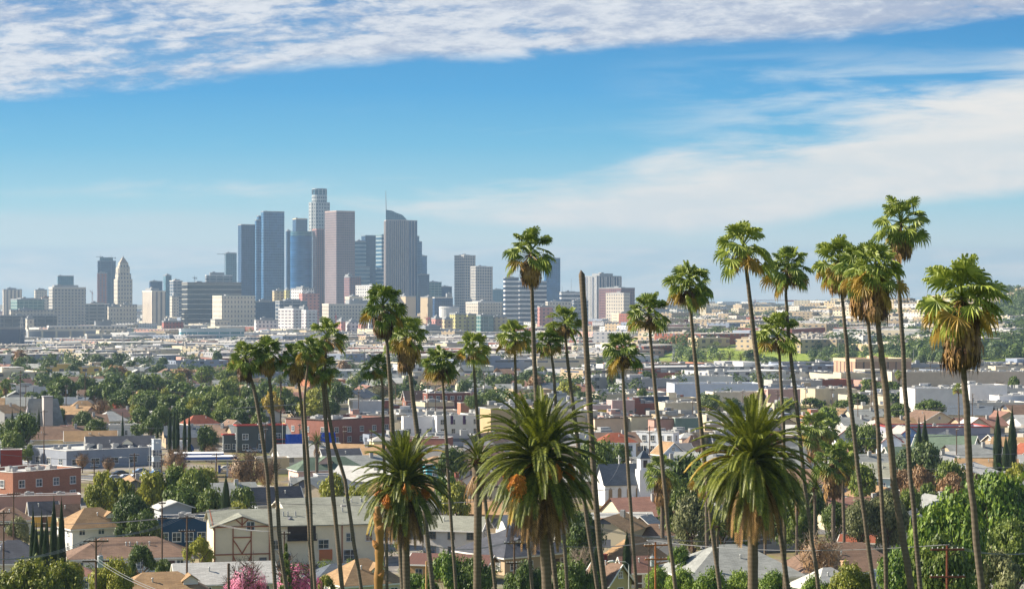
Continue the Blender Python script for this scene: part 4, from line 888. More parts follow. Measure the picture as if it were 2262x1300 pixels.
flat(2120,2222,848,'stepped white warehouse block with a grey door, right of the yellow-panelled one',wall=(224,220,216),ht=12,k=.7,phi=14,wins=False,units=3)
flat(2190,2300,872,'white building at the right edge with small blue windows',wall=(214,214,220),ht=8,k=.5,phi=12,units=3,ww=1.1)
flat(2070,2262,886,'low white-roofed building with skylights below the white warehouses',wall=(216,206,190),ht=6,k=.6,phi=8,units=10,wins=False)
h(1990,2112,906,'cream building with a brown gabled roof behind the paired cypresses',roof='brown',wall=(226,206,164),wh=4.5,rh=4,rt='gable',axis='y',k=.9,phi=26)
h(2110,2192,920,'cream gable with red trim under the low white-roofed building',roof='white',wall=(226,206,172),wh=5,rh=4,rt='gable',axis='y',k=.8,phi=10,trim=(168,66,56))
flat(1945,2180,940,'long grey roofed apartment row crossing behind the green A-frame house',wall=(150,150,168),ht=7,k=.5,phi=6,rows=1,units=5,roof='gravel',cornice='red')
h(1832,1900,940,'white gabled house with red tile trim behind the shaggy palms',roof='gravel',wall=(220,226,236),wh=5,rh=3.2,rt='gable',axis='y',k=.9,phi=14,trim=(176,64,56))
h(1962,2032,940,'bright blue gabled house with red trim',roof='gravel',wall=(110,150,214),wh=6,rh=3,rt='gable',axis='y',k=.8,phi=22,trim=(168,60,58))
h(1938,1990,955,'pale blue gabled house with red trim left of the bright blue one',roof='gravel',wall=(196,210,230),wh=6,rh=2.4,rt='gable',axis='y',k=.8,phi=12,trim=(168,60,58))
h(1905,1960,928,'pale pink gabled house with red trim above the two blue houses',roof='gravel',wall=(222,206,200),wh=4,rh=2.4,rt='gable',axis='y',k=.8,phi=12,trim=(176,70,60))
h(1844,1880,914,'small white house with a dark slate roof behind the leftmost leaning palm',roof='dark',wall=(228,226,222),wh=4,rh=3,rt='gable',axis='y',k=.8,phi=-30)
h(2010,2175,960,'steep green roofed A-frame house with a white gable end',roof='green',wall=(228,230,230),wh=2.2,rh=6.6,rt='gable',k=.7,phi=-32,vents=0)
h(1952,2062,985,'sage green roof joined to the left of the green A-frame house',roof='green',wall=(214,214,206),wh=3.4,rh=2.8,rt='gable',k=.6,phi=10)
h(1905,1992,1002,'brown gabled roof with white barge boards above the teal house',roof='tan',wall=(206,182,110),wh=3.2,rh=2.8,rt='gable',axis='y',k=1,phi=22)
h(1905,1978,1020,'pale teal house with a grey-green roof and white window',roof='sage',wall=(176,204,206),wh=4.2,rh=3.2,rt='gable',k=.7,phi=-22)
h(2060,2206,1022,'tan house with a wide pale low-pitched roof',roof='pale',wall=(208,172,118),wh=5,rh=2.2,rt='gable',axis='y',k=.8,phi=-36,fl=2)
h(2110,2250,1012,'yellow house with a long orange-brown roof behind the tan house',roof='tan',wall=(214,182,92),wh=4.4,rh=1.8,k=.5,phi=-10,rt='gable')
h(2168,2205,984,'small golden house between the paired right-hand cypresses',roof='tan',wall=(204,164,84),wh=3.6,rh=2.4,rt='gable',axis='y')
h(2175,2262,958,'brown and grey gabled roofs behind the right-hand cypresses',roof='slate',wall=(176,150,124),wh=3.6,rh=2.4,rt='gable')
h(2236,2300,978,'cream house with a red roof at the right edge',roof='red',wall=(226,204,160),wh=4.6,rh=3,rt='gable',axis='y')
h(2215,2300,1003,'pale roofed tan house at the right edge below the cream house',roof='pale',wall=(206,182,140),wh=4,rh=2,rt='gable')
h(2030,2066,1050,'small pale blue outbuilding at the left foot of the tan house',roof='pale',wall=(196,206,210),wh=3,rh=1.2,rt='gable')
# centre, behind the palms
h(636,805,1008,'pink stucco house with a dark green hipped roof',roof='green',wall=(226,186,170),wh=4.2,rh=3,k=.5,phi=22,dormer=(-1,3.6))
h(548,668,1074,'house with a dark blue-black roof and a pale blue gable window',roof='dark',wall=(196,206,214),wh=3.4,rh=3.4,rt='gable',k=.6,phi=24)
h(640,758,1052,'white board house with a grey gabled roof below the pink house',roof='grey',wall=(216,216,220),wh=4,rh=2.2,rt='gable',k=.6,phi=10)
flat(560,640,1008,'tan fronted flat lot building right of the bare street tree',wall=(214,186,140),ht=4.5,k=.6,phi=10,wins=False,units=1)
flat(690,830,1046,'low roofed grey block with blue skylights right of the white board house',wall=(150,156,166),ht=4.6,k=.5,phi=14,units=3)
h(700,775,1085,'brown hipped roof beside the yellow leafed tree',roof='mauve',wh=3,rh=2.4)
h(640,720,972,'grey peaked roof house left of the feathery palm',roof='slate',wh=3.4,rh=3.2)
h(700,800,990,'dark grey roof behind the pink house',roof='dark',wh=3.6,rh=3,rt='gable')
h(960,1040,1052,'tan roofed house with brick chimneys left of the stubby date palm',roof='mauve',wh=3.4,rh=3,chimney=(1,0,(150,80,66)))
h(925,1012,1006,'turquoise-walled house hidden behind the left date palm',roof='tan',wall=(80,176,196),wh=4.4,rh=1.6)
flat(905,1010,985,'long pale curved roof hall between two date palms',wall=(206,200,190),ht=5.5,k=.6,phi=-12,wins=False,units=2)
flat(1195,1330,985,'low tan flat building behind the central date palm right side',wall=(206,180,146),ht=5,k=.5,phi=14,units=3)
flat(1040,1130,1010,'low pale flat building left of the central date palm',wall=(206,196,184),ht=4.6,k=.5,phi=14,units=2)
h(1495,1560,1030,'orange house glimpsed beneath the right date palm fronds',roof='mauve',wall=(206,140,96),wh=4,rh=2.6)
h(1700,1800,985,'pale house hidden behind the right date palm',roof='grey',wall=(180,200,210),wh=4.4,rh=2.6,rt='gable')
h(1832,1892,1100,'white roofed shed deep in the trees behind the shaggy palms',roof='pale',wh=3,rh=1.6,rt='gable',phi=-20)
# gas station canopy
def station():
    D=hit(462,1052); x=X(462,D); t=thing('gas_station','gas station canopies with blue and white edges behind the bare street trees','gas station',(x,D,G(x,D)),R(8))
    for i,(dx_,dy_,L,zz) in enumerate(((-1,0,17,4.6),(-3,14,14,4.6))):
        q=MB(); q.box(dx_-L/2,dx_+L/2,dy_-3,dy_+3,zz,zz+1.0); q.build('canopy',wallmat((236,236,238)),t)
        q=MB(); q.box(dx_-L/2-.1,dx_+L/2+.1,dy_-3.1,dy_-3.02,zz+.25,zz+.75); q.box(dx_-L/2-.15,dx_-L/2-.05,dy_-3,dy_+3,zz+.25,zz+.75); q.build('blue_stripe',wallmat((34,84,190)),t)
        for k in(-.35,.35):
            q=MB(); q.box(dx_+L*k-.25,dx_+L*k+.25,dy_-.25,dy_+.25,-.3,zz); q.build('column',wallmat((220,220,222)),t)
            q=MB(); q.box(dx_+L*k+.6,dx_+L*k+1.3,dy_-.4,dy_+.4,-.1,1.7); q.box(dx_+L*k+.55,dx_+L*k+1.35,dy_-.45,dy_+.45,1.7,2.0); q.build('fuel_pump',wallmat((60,90,170)),t)
station()
# ================================================================ trees
LM={'dark':leafmat('leaf_dark_green',(50,72,28),(108,126,48)),'mid':leafmat('leaf_mid_green',(64,88,30),(132,144,56)),
 'yel':leafmat('leaf_yellow_green',(92,104,26),(168,166,56)),'lime':leafmat('leaf_fresh_green',(58,92,26),(140,160,52)),
 'olive':leafmat('leaf_grey_olive',(92,100,62),(150,150,100)),'rust':leafmat('leaf_rust',(122,96,66),(176,140,100)),
 'red':leafmat('leaf_red',(140,66,48),(192,104,78)),'pink':leafmat('blossom_pink',(206,92,140),(240,160,190),.3),'gold':leafmat('leaf_gold',(150,126,30),(190,168,60)),
 'blue':leafmat('leaf_blue_green',(58,80,42),(112,126,66)),'cyp':leafmat('leaf_cypress',(30,46,24),(58,76,36)),'bare':leafmat('twig_tan',(150,118,84),(190,156,118),0.05)}
bark=plain('bark_brown',(96,78,62),.95,.3,3)
paleb=plain('bark_pale',(150,136,120),.9,.25,3)
def leafquad(mb,p,n,s,rng,el=1.5):
    n=n.normalized(); a=Vector((rng.uniform(-1,1),rng.uniform(-1,1),rng.uniform(-1,1))); u=n.cross(a)
    if u.length<1e-3: u=Vector((1,0,0))
    u=u.normalized(); v=n.cross(u); 
    mb.add([p-u*s*el*.5,p+v*s*.42,p+u*s*el*.5,p-v*s*.42],[(0,1,2,3)])
_cr={}
def crown(kind,var,N,ls):
    """unit crown: x,y in -1..1, z in 0..1"""
    key=(kind,var,N)
    if key in _cr: return _cr[key]
    rng=random.Random(hash((kind=='loose',kind=='col',kind=='flat',var,N))&0xffff); mb=MB()
    def onS():
        z=rng.uniform(-1,1); t=rng.uniform(0,2*math.pi); r=math.sqrt(1-z*z); return Vector((r*math.cos(t),r*math.sin(t),z))
    if kind=='col':         # narrow cypress
        for i in range(N):
            z=rng.random()**.9; r=(math.sin(math.pi*min(1,(z*.86+.08)))**.6)*(1-z**5)*.98; t=rng.uniform(0,2*math.pi)
            lump=.86+.22*noise.noise(Vector((math.cos(t)*1.6+var*7,math.sin(t)*1.6,z*9)))
            q=r*lump*rng.uniform(.72,1.02); p=Vector((q*math.cos(t),q*math.sin(t),z))
            leafquad(mb,p,Vector((math.cos(t),math.sin(t),rng.uniform(-.2,.6))),ls*rng.uniform(.7,1.3),rng,2.2)
    elif kind=='tiers':     # layered conifer
        for i in range(N):
            k=rng.randrange(11); z=.06+k*.088; R_=(1-z)*.95+.05; br=rng.randrange(7); t=br*2*math.pi/7+k*.7+rng.gauss(0,.09); q=R_*rng.random()**.6
            p=Vector((q*math.cos(t),q*math.sin(t),z+.06*q*q+rng.gauss(0,.012)))
            leafquad(mb,p,Vector((rng.gauss(0,.4),rng.gauss(0,.4),1)),ls*rng.uniform(.7,1.2),rng,1.8)
    else:
        nb={'round':26,'loose':17,'flat':22,'big':44}[kind]; bl=[]
        for i in range(nb):
            d=onS(); d.z=abs(d.z) if rng.random()<.72 else d.z
            rr=rng.uniform(.45,.74); c=Vector((d.x*rr,d.y*rr,.5+d.z*(.36 if kind!='flat' else .16))); bl.append((c,rng.uniform(.22,.36)*(1 if kind!='loose' else .78)*(.8 if kind=='big' else 1)))
        bl.append((Vector((0,0,.5)),.46)) if kind!='loose' else None
        for i in range(N):
            c,r=bl[rng.randrange(len(bl))]; d=onS()
            if d.z<-.35 and rng.random()<.6: d.z*=-1
            q=r*(rng.random()**.42)*(1.12+.75*noise.noise(d*3.2+c*6)); zs=.52 if kind!='flat' else .3
            p=c+Vector((d.x*q,d.y*q,d.z*q*zs*1.15))
            nn=d+Vector((rng.gauss(0,.45),rng.gauss(0,.45),.35+rng.gauss(0,.45)))
            leafquad(mb,p,nn,ls*rng.uniform(.6,1.35),rng)
    me=mb.mesh('crown',LM['mid']); _cr[key]=me; return me
def trunkmesh(kind,var,sticks=1):
    key=('t',kind,var)
    if key in _cr: return _cr[key]
    rng=random.Random(var*31+len(kind)); mb=MB(); n=9 if kind!='bare' else 22
    th=.055
    mb.tube([(0,0,-.12),(rng.uniform(-.03,.03),rng.uniform(-.03,.03),.2),(rng.uniform(-.05,.05),rng.uniform(-.05,.05),.45)],[th*1.25,th,th*.8],8)
    for i in range(n):
        t=rng.uniform(0,2*math.pi); z0=rng.uniform(.18,.45); r=rng.uniform(.45,.85); z1=rng.uniform(.55,.98 if kind=='bare' else .85)
        mid=(r*.45*math.cos(t),r*.45*math.sin(t),(z0+z1)/2); end=(r*math.cos(t+.2),r*math.sin(t+.2),z1)
        mb.tube([(0,0,z0),mid,end],[th*.6,th*.38,th*.12],5,cap=False)
        if kind=='bare':
            for k in range(9):
                f=rng.uniform(.3,1); a=Vector(mid).lerp(Vector(end),f) ; e=a+Vector((rng.gauss(0,.2),rng.gauss(0,.2),rng.uniform(0,.2))); mb.tube([a,e],[th*.16,th*.05],3,cap=False)
                for kk in range(3):
                    b_=a.lerp(e,rng.uniform(.4,1)); mb.tube([b_,b_+Vector((rng.gauss(0,.09),rng.gauss(0,.09),rng.uniform(0,.1)))],[th*.08,th*.03],3,cap=False)
    _cr[key]=mb.mesh('trunk',bark); return _cr[key]
TREEN=0
def tree(px,ptop,wpx,hm,label,leaf='mid',kind='round',D=None,var=None,group=None,q=None,name='tree',cat='tree',bm=None,asp=None,xy=None,low=.12):
    """a tree whose top sits on row ptop and whose crown is wpx wide; hm its height in metres"""
    global TREEN
    D=D*SC if (D and not xy) else D
    TREEN+=1; v=(TREEN*7)%3 if var is None else var
    if xy: x,y=xy; D=y
    else:
        if D is None: D=Dtop(px,ptop,hm)
        x,y=X(px,D),D
    if ptop and ptop>840 and kind not in('col','tiers') and D<1500:
        k_=1.25 if ptop>1000 else 1.1
        D2=H*F/((ptop-HY)+k_*wpx); hm0=Z(ptop,D)-G(x,y)
        if hm0>k_*1.12*wpx/F*D and D2>D: D=D2; x,y=X(px,D),D
    z=G(x,y)
    if ptop is not None: hm=max(1.0,Z(ptop,y)-z)
    r=wpx/F*D/2
    if q is None: q=3 if D<430 else 2 if D<950 else 1
    if kind=='bare': N,ls=0,0
    else:
        N={3:15000,2:5200,1:1500}[q]; ls={3:.05,2:.078,1:.13}[q]
        if kind in('col',): N,ls=int(N*.42),ls*1.0
        if kind=='tiers': N,ls=int(N*.5),ls*1.1
    t=thing(name,label,cat,(x,y,z),random.Random(TREEN).uniform(0,6.28),group)
    tm=link('trunk',trunkmesh('bare' if kind=='bare' else 'std',v),t,scale=(r,r,hm))
    if bm: tm.material_slots[0].link='OBJECT'; tm.material_slots[0].material=bm
    if N:
        lo=low if kind not in('col','tiers') else .02
        c=link('crown',crown(kind,v,N,ls),t,(0,0,hm*lo),scale=(r,r,hm*(1-lo)*(1.0 if kind in('col','tiers') else 1.12)))
        c.material_slots[0].link='OBJECT'; c.material_slots[0].material=LM[leaf]
    if kind=='bare' and leaf:
        key=('bl',v)
        if key not in _cr:
            rng=random.Random(v+5); mb=MB()
            for i in range(4600):
                d=Vector((rng.gauss(0,1),rng.gauss(0,1),rng.gauss(0,1))).normalized(); p=Vector((d.x*.8,d.y*.8,.62+d.z*.34))*1.0; p=Vector((0,0,.6)).lerp(p,rng.random()**.4)
                if noise.noise(p*4)<-.02: continue
                leafquad(mb,p,d+Vector((0,0,.5)),.045*rng.uniform(.5,1.2),rng)
            _cr[key]=mb.mesh('crown',LM['bare'])
        c=link('crown',_cr[key],t,scale=(r,r,hm)); c.material_slots[0].link='OBJECT'; c.material_slots[0].material=LM[leaf]
    REG.append((x,y,r*.5)); return t
# --- nearest band, hand placed: px, top row, crown width, leaf, kind, distance, label
TR=[
 (1995,1225,150,'lime','big',205,'bright green feathery tree at the left foot of the big tree mass'),
 (2100,1120,230,'lime','big',215,'large bright green feathery tree behind the bottom right crossarm pole'),
 (2200,1068,210,'lime','big',232,'tallest of the bright green feathery trees at the right edge'),
 (2235,1170,170,'mid','big',205,'darker green feathery tree at the right edge below the tallest one'),
 (2080,1205,170,'mid','big',200,'deep green feathery tree wrapped round the bottom right pole'),
 (2200,1238,150,'olive','loose',180,'dry yellowish shrub tree in the bottom right corner'),
 (2010,1090,90,'mid','loose',262,'vine-covered tree left of the largest leaning palm trunk'),
 (1960,1100,110,'olive','big',275,'grey-olive bushy tree between two leaning trunks'),
 (1900,1115,100,'olive','round',290,'paler grey-olive bushy tree right of the shaggy palm'),
 (2045,1075,70,'mid','loose',270,'ivy-clad tree behind the thick leaning trunk'),
 (1985,1135,80,'yel','loose',255,'yellow-green creeper tree above the red tile wall'),
 (1450,1262,70,'lime','round',225,'fresh green hedge tree right of the orange utility pole'),
 (1505,1270,80,'lime','round',222,'fresh green hedge tree, second from the left under the big grey roof'),
 (1572,1266,90,'lime','round',222,'fresh green hedge tree in the middle under the big grey roof'),
 (1640,1272,80,'lime','round',222,'fresh green hedge tree beside the right date palm trunk'),
 (1710,1278,90,'lime','round',222,'fresh green hedge tree under the right end of the big grey roof'),
 (1800,1284,90,'lime','round',220,'fresh green hedge tree under the pale roof with the square chimney'),
 (1880,1262,110,'yel','round',235,'yellow-green bush beside the square chimney roof'),
 (1050,1250,110,'dark','round',225,'glossy dark bush right of the stubby date palm trunk'),
 (1160,1262,120,'dark','round',222,'glossy dark bush left of the central date palm trunk'),
 (1270,1258,130,'dark','round',222,'glossy dark bush right of the central date palm trunk'),
 (985,1235,120,'lime','loose',222,'loose light green tree right of the left date palm trunk'),
 (925,1275,80,'lime','loose',215,'small light green sapling at the foot of the left date palm'),
 (60,1258,170,'yel','round',218,'big yellow-green bush in the bottom left corner'),
 (135,1262,120,'yel','round',216,'yellow-green bush right of the bottom left corner bush'),
 (165,1248,60,'yel','loose',222,'thin yellow-green treetop before the pinkish roof'),
 (250,1250,110,'yel','round',232,'rounded yellow-green tree behind the transformer pole'),
 (310,1212,80,'dark','loose',245,'dark loose tree in front of the wide brown bungalow'),
 (360,1240,50,'mid','loose',250,'small green tree at the right end of the wide brown bungalow'),
 (440,1198,75,'yel','loose',270,'small yellow-green tree at the left foot of the half-timbered house'),
 (548,1240,110,'pink','bare',225,'left pink blossom tree at the bottom'),
 (660,1234,135,'pink','bare',222,'right pink blossom tree at the bottom, fuller than the left'),
 (520,1268,70,'pink','bare',220,'lowest pink blossom sprays behind the brown post'),
 (720,1275,50,'yel','loose',222,'small yellow-green shrub right of the pink blossom'),
 (632,1196,54,'mid','tiers',232,'layered bright green conifer before the half-timbered house'),
 (40,1150,60,'olive','round',262,'dull olive bush left of the cypress row'),
 (225,1052,90,'yel','loose',330,'yellow-green crown on the left of the tree group beside the brick building'),
 (262,1060,90,'yel','loose',326,'yellow-green crown at the top of the tree group beside the brick building'),
 (210,1085,90,'yel','loose',318,'low yellow-green crown above the white house roof'),
 (290,1110,110,'dark','round',312,'dark green tree at the heart of the group beside the brick building'),
 (320,1140,90,'dark','round',300,'dark ivy tree left of the blue house'),
 (335,1055,80,'yel','round',350,'yellow-green tree left of the bare street trees'),
 (385,1045,90,'mid','round',352,'middle green tree in front of the gas station'),
 (430,1050,90,'mid','round',348,'green tree left of the lone cypress'),
 (455,1042,60,'yel','round',356,'yellowish treetop under the gas station'),
 (400,1085,110,'dark','round',338,'dark lower tree behind the grey board shed'),
 (465,1092,80,'mid','round',334,'green tree left of the lone cypress foot'),
 (535,1085,70,'mid','round',330,'green tree right of the lone cypress'),
 (525,1118,70,'yel','loose',320,'pale green shrub right of the lone cypress'),
 (499,1052,32,'cyp','col',322,'lone tall cypress in front of the rust-leaved tree'),
 (385,985,70,'rust','bare',440,'rust-leaved street tree left of the gas station'),
 (545,995,110,'rust','bare',395,'largest rust-leaved street tree right of the gas station'),
 (590,1015,70,'rust','bare',380,'rust-leaved tree behind the leftmost palm trunks'),
 (468,980,40,'rust','bare',470,'small rust-leaved tree before the dark house'),
 (182,1000,40,'rust','bare',450,'small bare tree before the blue-grey shop'),
 (240,1008,36,'rust','bare',445,'thin bare tree right of the traffic lights'),
 (395,1010,50,'rust','bare',430,'low rust-leaved tree beside the parked cars'),
 (740,1062,80,'yel','round',350,'yellow leafed spreading tree behind the twin palm trunks'),
 (790,1075,70,'yel','loose',345,'yellow-green tree left of the left date palm'),
 (998,1000,80,'dark','round',380,'dark tree between the left and stubby date palms'),
 (1010,1080,80,'yel','round',330,'olive-yellow tree left of the stubby date palm trunk'),
 (990,1055,70,'lime','loose',345,'light green tree right of the left date palm crown'),
 (1150,1125,60,'lime','loose',300,'small light green tree left of the central date palm skirt'),
 (1290,1150,100,'dark','round',285,'dark green tree right of the central date palm skirt'),
 (1270,1180,70,'mid','round',272,'green bush under the central date palm skirt'),
 (1320,985,110,'mid','round',400,'green garden tree left of the church tower'),
 (1368,990,60,'dark','round',395,'dark tree directly behind the church cross'),
 (1320,1195,40,'cyp','col',262,'small dark conical shrub before the teal-blue house'),
 (1385,1175,26,'cyp','col',268,'twin conical shrub beside the teal-blue house'),
 (1520,1020,130,'dark','big',320,'tall dark glossy tree left of the right date palm'),
 (1498,1075,110,'mid','big',300,'green lower half of the glossy trees left of the right date palm'),
 (1530,1108,120,'olive','big',285,'pale grey-green tree before the glossy dark tree'),
 (1500,1215,70,'lime','loose',245,'light green shrub at the left slope of the big grey roof'),
 (1590,1135,90,'lime','loose',285,'bright drooping greenery behind the big grey roof'),
 (1650,1120,110,'dark','big',295,'dark thicket behind the right date palm trunk'),
 (1730,1100,110,'dark','big',290,'dark thicket right of the right date palm'),
 (1790,1080,90,'dark','big',300,'dark thicket below the shaggy palm pair'),
 (1770,1130,90,'mid','big',280,'green thicket above the wide dark brown roof'),
 (1845,1120,80,'dark','big',300,'shadowy trees right of the shaggy palm trunk'),
 (1905,1040,80,'mid','round',325,'green tree in front of the pale teal house'),
 (1880,1035,70,'gold','loose',320,'golden tree left of the pale teal house'),
 (1915,950,80,'dark','round',470,'dense dark tree left of the two blue houses'),
 (1888,945,50,'dark','round',480,'dark tree behind the leftmost leaning trunk'),
 (2030,930,24,'cyp','col',420,'left cypress of the close pair before the A-frame house'),
 (2043,925,24,'cyp','col',424,'right cypress of the close pair before the A-frame house'),
 (2045,990,90,'blue','round',380,'blue-green tree at the foot of the cypress pair'),
 (2010,1000,80,'blue','round',365,'grey-green tree left of the cypress pair foot'),
 (2204,910,26,'cyp','col',430,'tall cypress left of the right edge'),
 (2236,906,26,'cyp','col',432,'tall cypress nearest the right edge'),
 (2222,965,22,'cyp','col',428,'short cypress between the two right edge cypresses'),
 (2030,1045,80,'rust','round',325,'brownish shrub behind the white van'),
 (1995,1048,60,'rust','round',330,'brownish shrub left of the white van'),
 (2100,1030,90,'mid','round',340,'green tree in front of the tan house'),
 (2105,1060,80,'rust','round',320,'reddish brown hedge under the tan house'),
 (2180,1062,90,'mid','round',310,'clipped green bush right of the tan house'),
 (2245,1030,60,'yel','loose',330,'yellow-green airy tree at the right edge'),
 (2150,1050,50,'rust','loose',325,'rusty shrub below the tan house corner'),
 # row of cypresses bottom left
 (73,1124,20,'cyp','col',262,'first cypress of the bottom left row, broad and dark'),
 (92,1132,18,'cyp','col',258,'second cypress of the bottom left row, short'),
 (104,1138,15,'cyp','col',256,'third cypress of the bottom left row, thinnest'),
 (119,1102,24,'cyp','col',260,'fourth and tallest cypress of the bottom left row'),
 (136,1107,24,'cyp','col',257,'last cypress of the bottom left row, against the white house'),
 (80,1160,24,'cyp','col',252,'low cypress in front of the bottom left row'),
 (100,1165,24,'cyp','col',250,'lowest front cypress beside the charcoal roof'),
 # left middle
 (45,905,13,'cyp','col',560,'slender cypress at the left foot of the A-frame church'),
 (27,907,10,'cyp','col',560,'thin cypress at the far left before the A-frame church'),
 (66,905,10,'cyp','col',556,'slender cypress on the A-frame church wall'),
 (86,903,10,'cyp','col',552,'slender cypress at the right foot of the A-frame church'),
 (55,925,80,'dark','round',480,'dark tree under the A-frame church'),
 (25,935,70,'dark','round',470,'dark tree at the left edge before the pale roof'),
 (30,960,60,'mid','round',455,'light green tree at the left edge above the pale roof house'),
 (62,985,40,'mid','loose',430,'small palm-like shrub by the long tan roof'),
 (182,915,50,'blue','round',520,'grey-green tree left of the pyramid roof'),
 (212,932,56,'dark','round',495,'rounded green bush above the long roofs'),
 (271,913,8,'cyp','col',520,'thin cypress before the pyramid roof'),
 (348,930,8,'cyp','col',500,'thin cypress by the golden domed lamp'),
 (375,908,12,'cyp','col',505,'left cypress of the group before the red tiled building'),
 (385,904,12,'cyp','col',503,'second cypress of the group before the red tiled building'),
 (392,902,13,'cyp','col',501,'middle cypress of the group before the red tiled building'),
 (408,914,12,'cyp','col',499,'fourth cypress of the group before the red tiled building'),
 (418,912,10,'cyp','col',497,'last cypress of the group before the red tiled building'),
 (360,905,60,'dark','round',520,'dark tree behind the cypress group'),
 (335,925,60,'dark','loose',500,'feathery dark tree left of the cypress group'),
 (455,950,62,'dark','round',450,'round dark tree left of the dark house with red trim'),
 (305,938,40,'dark','loose',490,'palm-like dark tree above the steep dark roofs'),
 (139,838,92,'dark','big',760,'big dome-shaped dark green tree in the left middle distance'),
 (262,875,34,'red','round',640,'red autumn tree in front of the dark tree mass'),
 (225,880,50,'rust','bare',640,'bare grey tree left of the red autumn tree'),
 (356,882,30,'rust','round',640,'small rust-red tree in front of the dark tree mass'),
 (250,836,70,'dark','big',800,'dark green tree at the left end of the tree mass'),
 (300,838,80,'dark','big',790,'dark green tree behind the red autumn tree'),
 (335,832,70,'mid','big',800,'green tree at the top of the dark tree mass'),
 (280,865,90,'dark','big',700,'dark green tree below the top of the tree mass'),
 (330,868,100,'dark','big',690,'broad dark green tree in the middle of the tree mass'),
 (375,875,80,'mid','big',670,'green tree right of the small rust-red tree'),
 (425,880,90,'mid','big',640,'green tree above the red tiled building, left'),
 (470,872,90,'mid','big',650,'green tree above the red tiled building, middle'),
 (515,880,90,'mid','big',630,'green tree above the dark house, left'),
 (500,845,80,'mid','big',700,'green treetop behind the leftmost fan palm skirt'),
 (555,885,80,'dark','big',620,'dark tree above the dark house, right'),
 (600,872,60,'gold','loose',640,'golden-green tree between the leftmost palm trunks'),
 (650,880,60,'dark','big',640,'dark tree right of the golden-green tree'),
 (690,885,80,'yel','loose',620,'yellow-green tree behind the twin palm trunks'),
 (740,850,70,'dark','big',690,'dark glossy tree right of the twin palm trunks'),
 (728,885,60,'dark','big',640,'lower dark tree above the brick warehouse'),
 (700,858,60,'yel','loose',700,'airy yellow-green tree behind the twin palm crowns'),
 (450,815,60,'mid','round',950,'soft green willow-like tree above the tree mass'),
 (255,812,70,'rust','round',980,'brownish round tree behind the dark tree mass'),
 (400,818,70,'rust','round',960,'orange-brown tree left of the soft green willow-like tree'),
 (520,818,60,'rust','round',970,'orange-brown tree left of the leftmost fan palm'),
 (20,840,50,'blue','round',900,'blue-green tree at the left edge of the middle distance'),
 (105,805,40,'blue','round',1050,'blue-green tree beyond the dome-shaped tree'),
 (170,800,50,'blue','round',1080,'dark tree beyond the low roofs on the left'),
 (90,828,40,'dark','round',900,'dark tree left of the dome-shaped tree'),
 (1120,830,70,'blue','round',900,'dark olive tree right of the small central fan palm'),
 (1170,822,80,'blue','round',920,'dusty green tree behind the tallest central palm trunk'),
 (1085,870,60,'mid','round',720,'trimmed hedge mass right of the brick apartments'),
 (1050,878,60,'mid','round',700,'clipped green hedge right of the brick apartments'),
 (1255,848,60,'yel','round',800,'soft yellow-green tree behind the central date palm tips'),
 (830,880,44,'dark','round',700,'dark round tree right of the white-grey warehouse'),
 (840,850,80,'olive','bare',780,'grey bare tree above the white-grey warehouse'),
 (1570,875,60,'blue','round',700,'grey-green tree left of the leaning palm below the pink warehouse'),
 (1620,885,60,'blue','round',690,'grey-green tree below the cream warehouse'),
 (1410,876,34,'rust','bare',720,'bare street tree before the pinkish shop'),
 (1440,870,30,'mid','loose',740,'small palm-like tree by the blue-fronted shop'),
 (1790,880,50,'dark','round',760,'dark tree below the pink warehouse'),
 (1810,886,40,'dark','round',750,'dark tree below the beige flat blocks'),
 (1865,885,60,'dark','big',720,'dark round tree behind the leftmost leaning trunk group'),
 (1895,872,60,'dark','big',740,'dark tree between leaning trunks below the curved hall'),
 (1985,870,60,'dark','big',740,'dark bushy tree left of the yellow-panelled warehouse'),
 (1970,845,50,'dark','round',850,'dark tree above the leaning trunks beside the long beige retail building'),
 (2010,872,44,'mid','loose',720,'pale branching tree in front of the yellow-panelled warehouse'),
 (2055,888,90,'dark','big',660,'broad rounded tree below the yellow-panelled warehouse'),
 (2090,868,40,'mid','loose',680,'upright green tree before the white warehouse'),
 (1920,840,60,'mid','loose',830,'airy light green tree left of the sand flat block'),
 (1985,895,70,'dark','big',640,'dark trees behind the cream brown-roofed building'),
 (2205,842,30,'rust','bare',800,'brown bare tree right of the stepped white warehouse'),
 (2240,835,30,'dark','round',860,'small dark tree at the right edge of the retail building'),
 (1740,885,60,'mid','round',700,'soft round tree above the right date palm'),
 (1830,905,60,'lime','round',560,'light green tree right of the small white slate-roofed house'),
 (1815,830-42,60,'dark','flat',1280,'flat-topped pine on the right of the pine group'),
 (1780,795,70,'dark','flat',1270,'flat-topped pine in the middle of the pine group'),
 (1750,800,60,'dark','flat',1260,'flat-topped pine on the left of the pine group'),
 (1700,790,50,'blue','round',1250,'dark blue-green tree left of the pine group'),
 (1660,775,50,'blue','round',1300,'tall dark tree behind the leaning palm trunk left of the pines'),
 (2050,768,30,'blue','col',1400,'dark conifer, left one of three on the right slope'),
 (2062,762,30,'blue','col',1400,'dark conifer, middle one of three on the right slope'),
 (2075,764,26,'blue','col',1400,'dark conifer, right one of three on the right slope'),
 (2020,774,30,'blue','round',1400,'round dark tree left of the three conifers'),
 (20,865,70,'mid','big',780,'green tree at the far left above the charcoal church roofs'),(75,872,50,'dark','round',720,'dark tree just behind the A-frame church'),
 (195,838,60,'dark','big',820,'dark tree right behind the dome-shaped tree'),(225,852,60,'mid','big',760,'mid green tree between the dome-shaped tree and the tree mass'),
 (400,850,90,'dark','big',760,'dark tree above the right side of the tree mass'),(450,858,90,'mid','big',730,'broad green tree behind the middle of the tree mass'),(545,860,80,'mid','big',720,'green tree behind the leftmost palm trunk'),
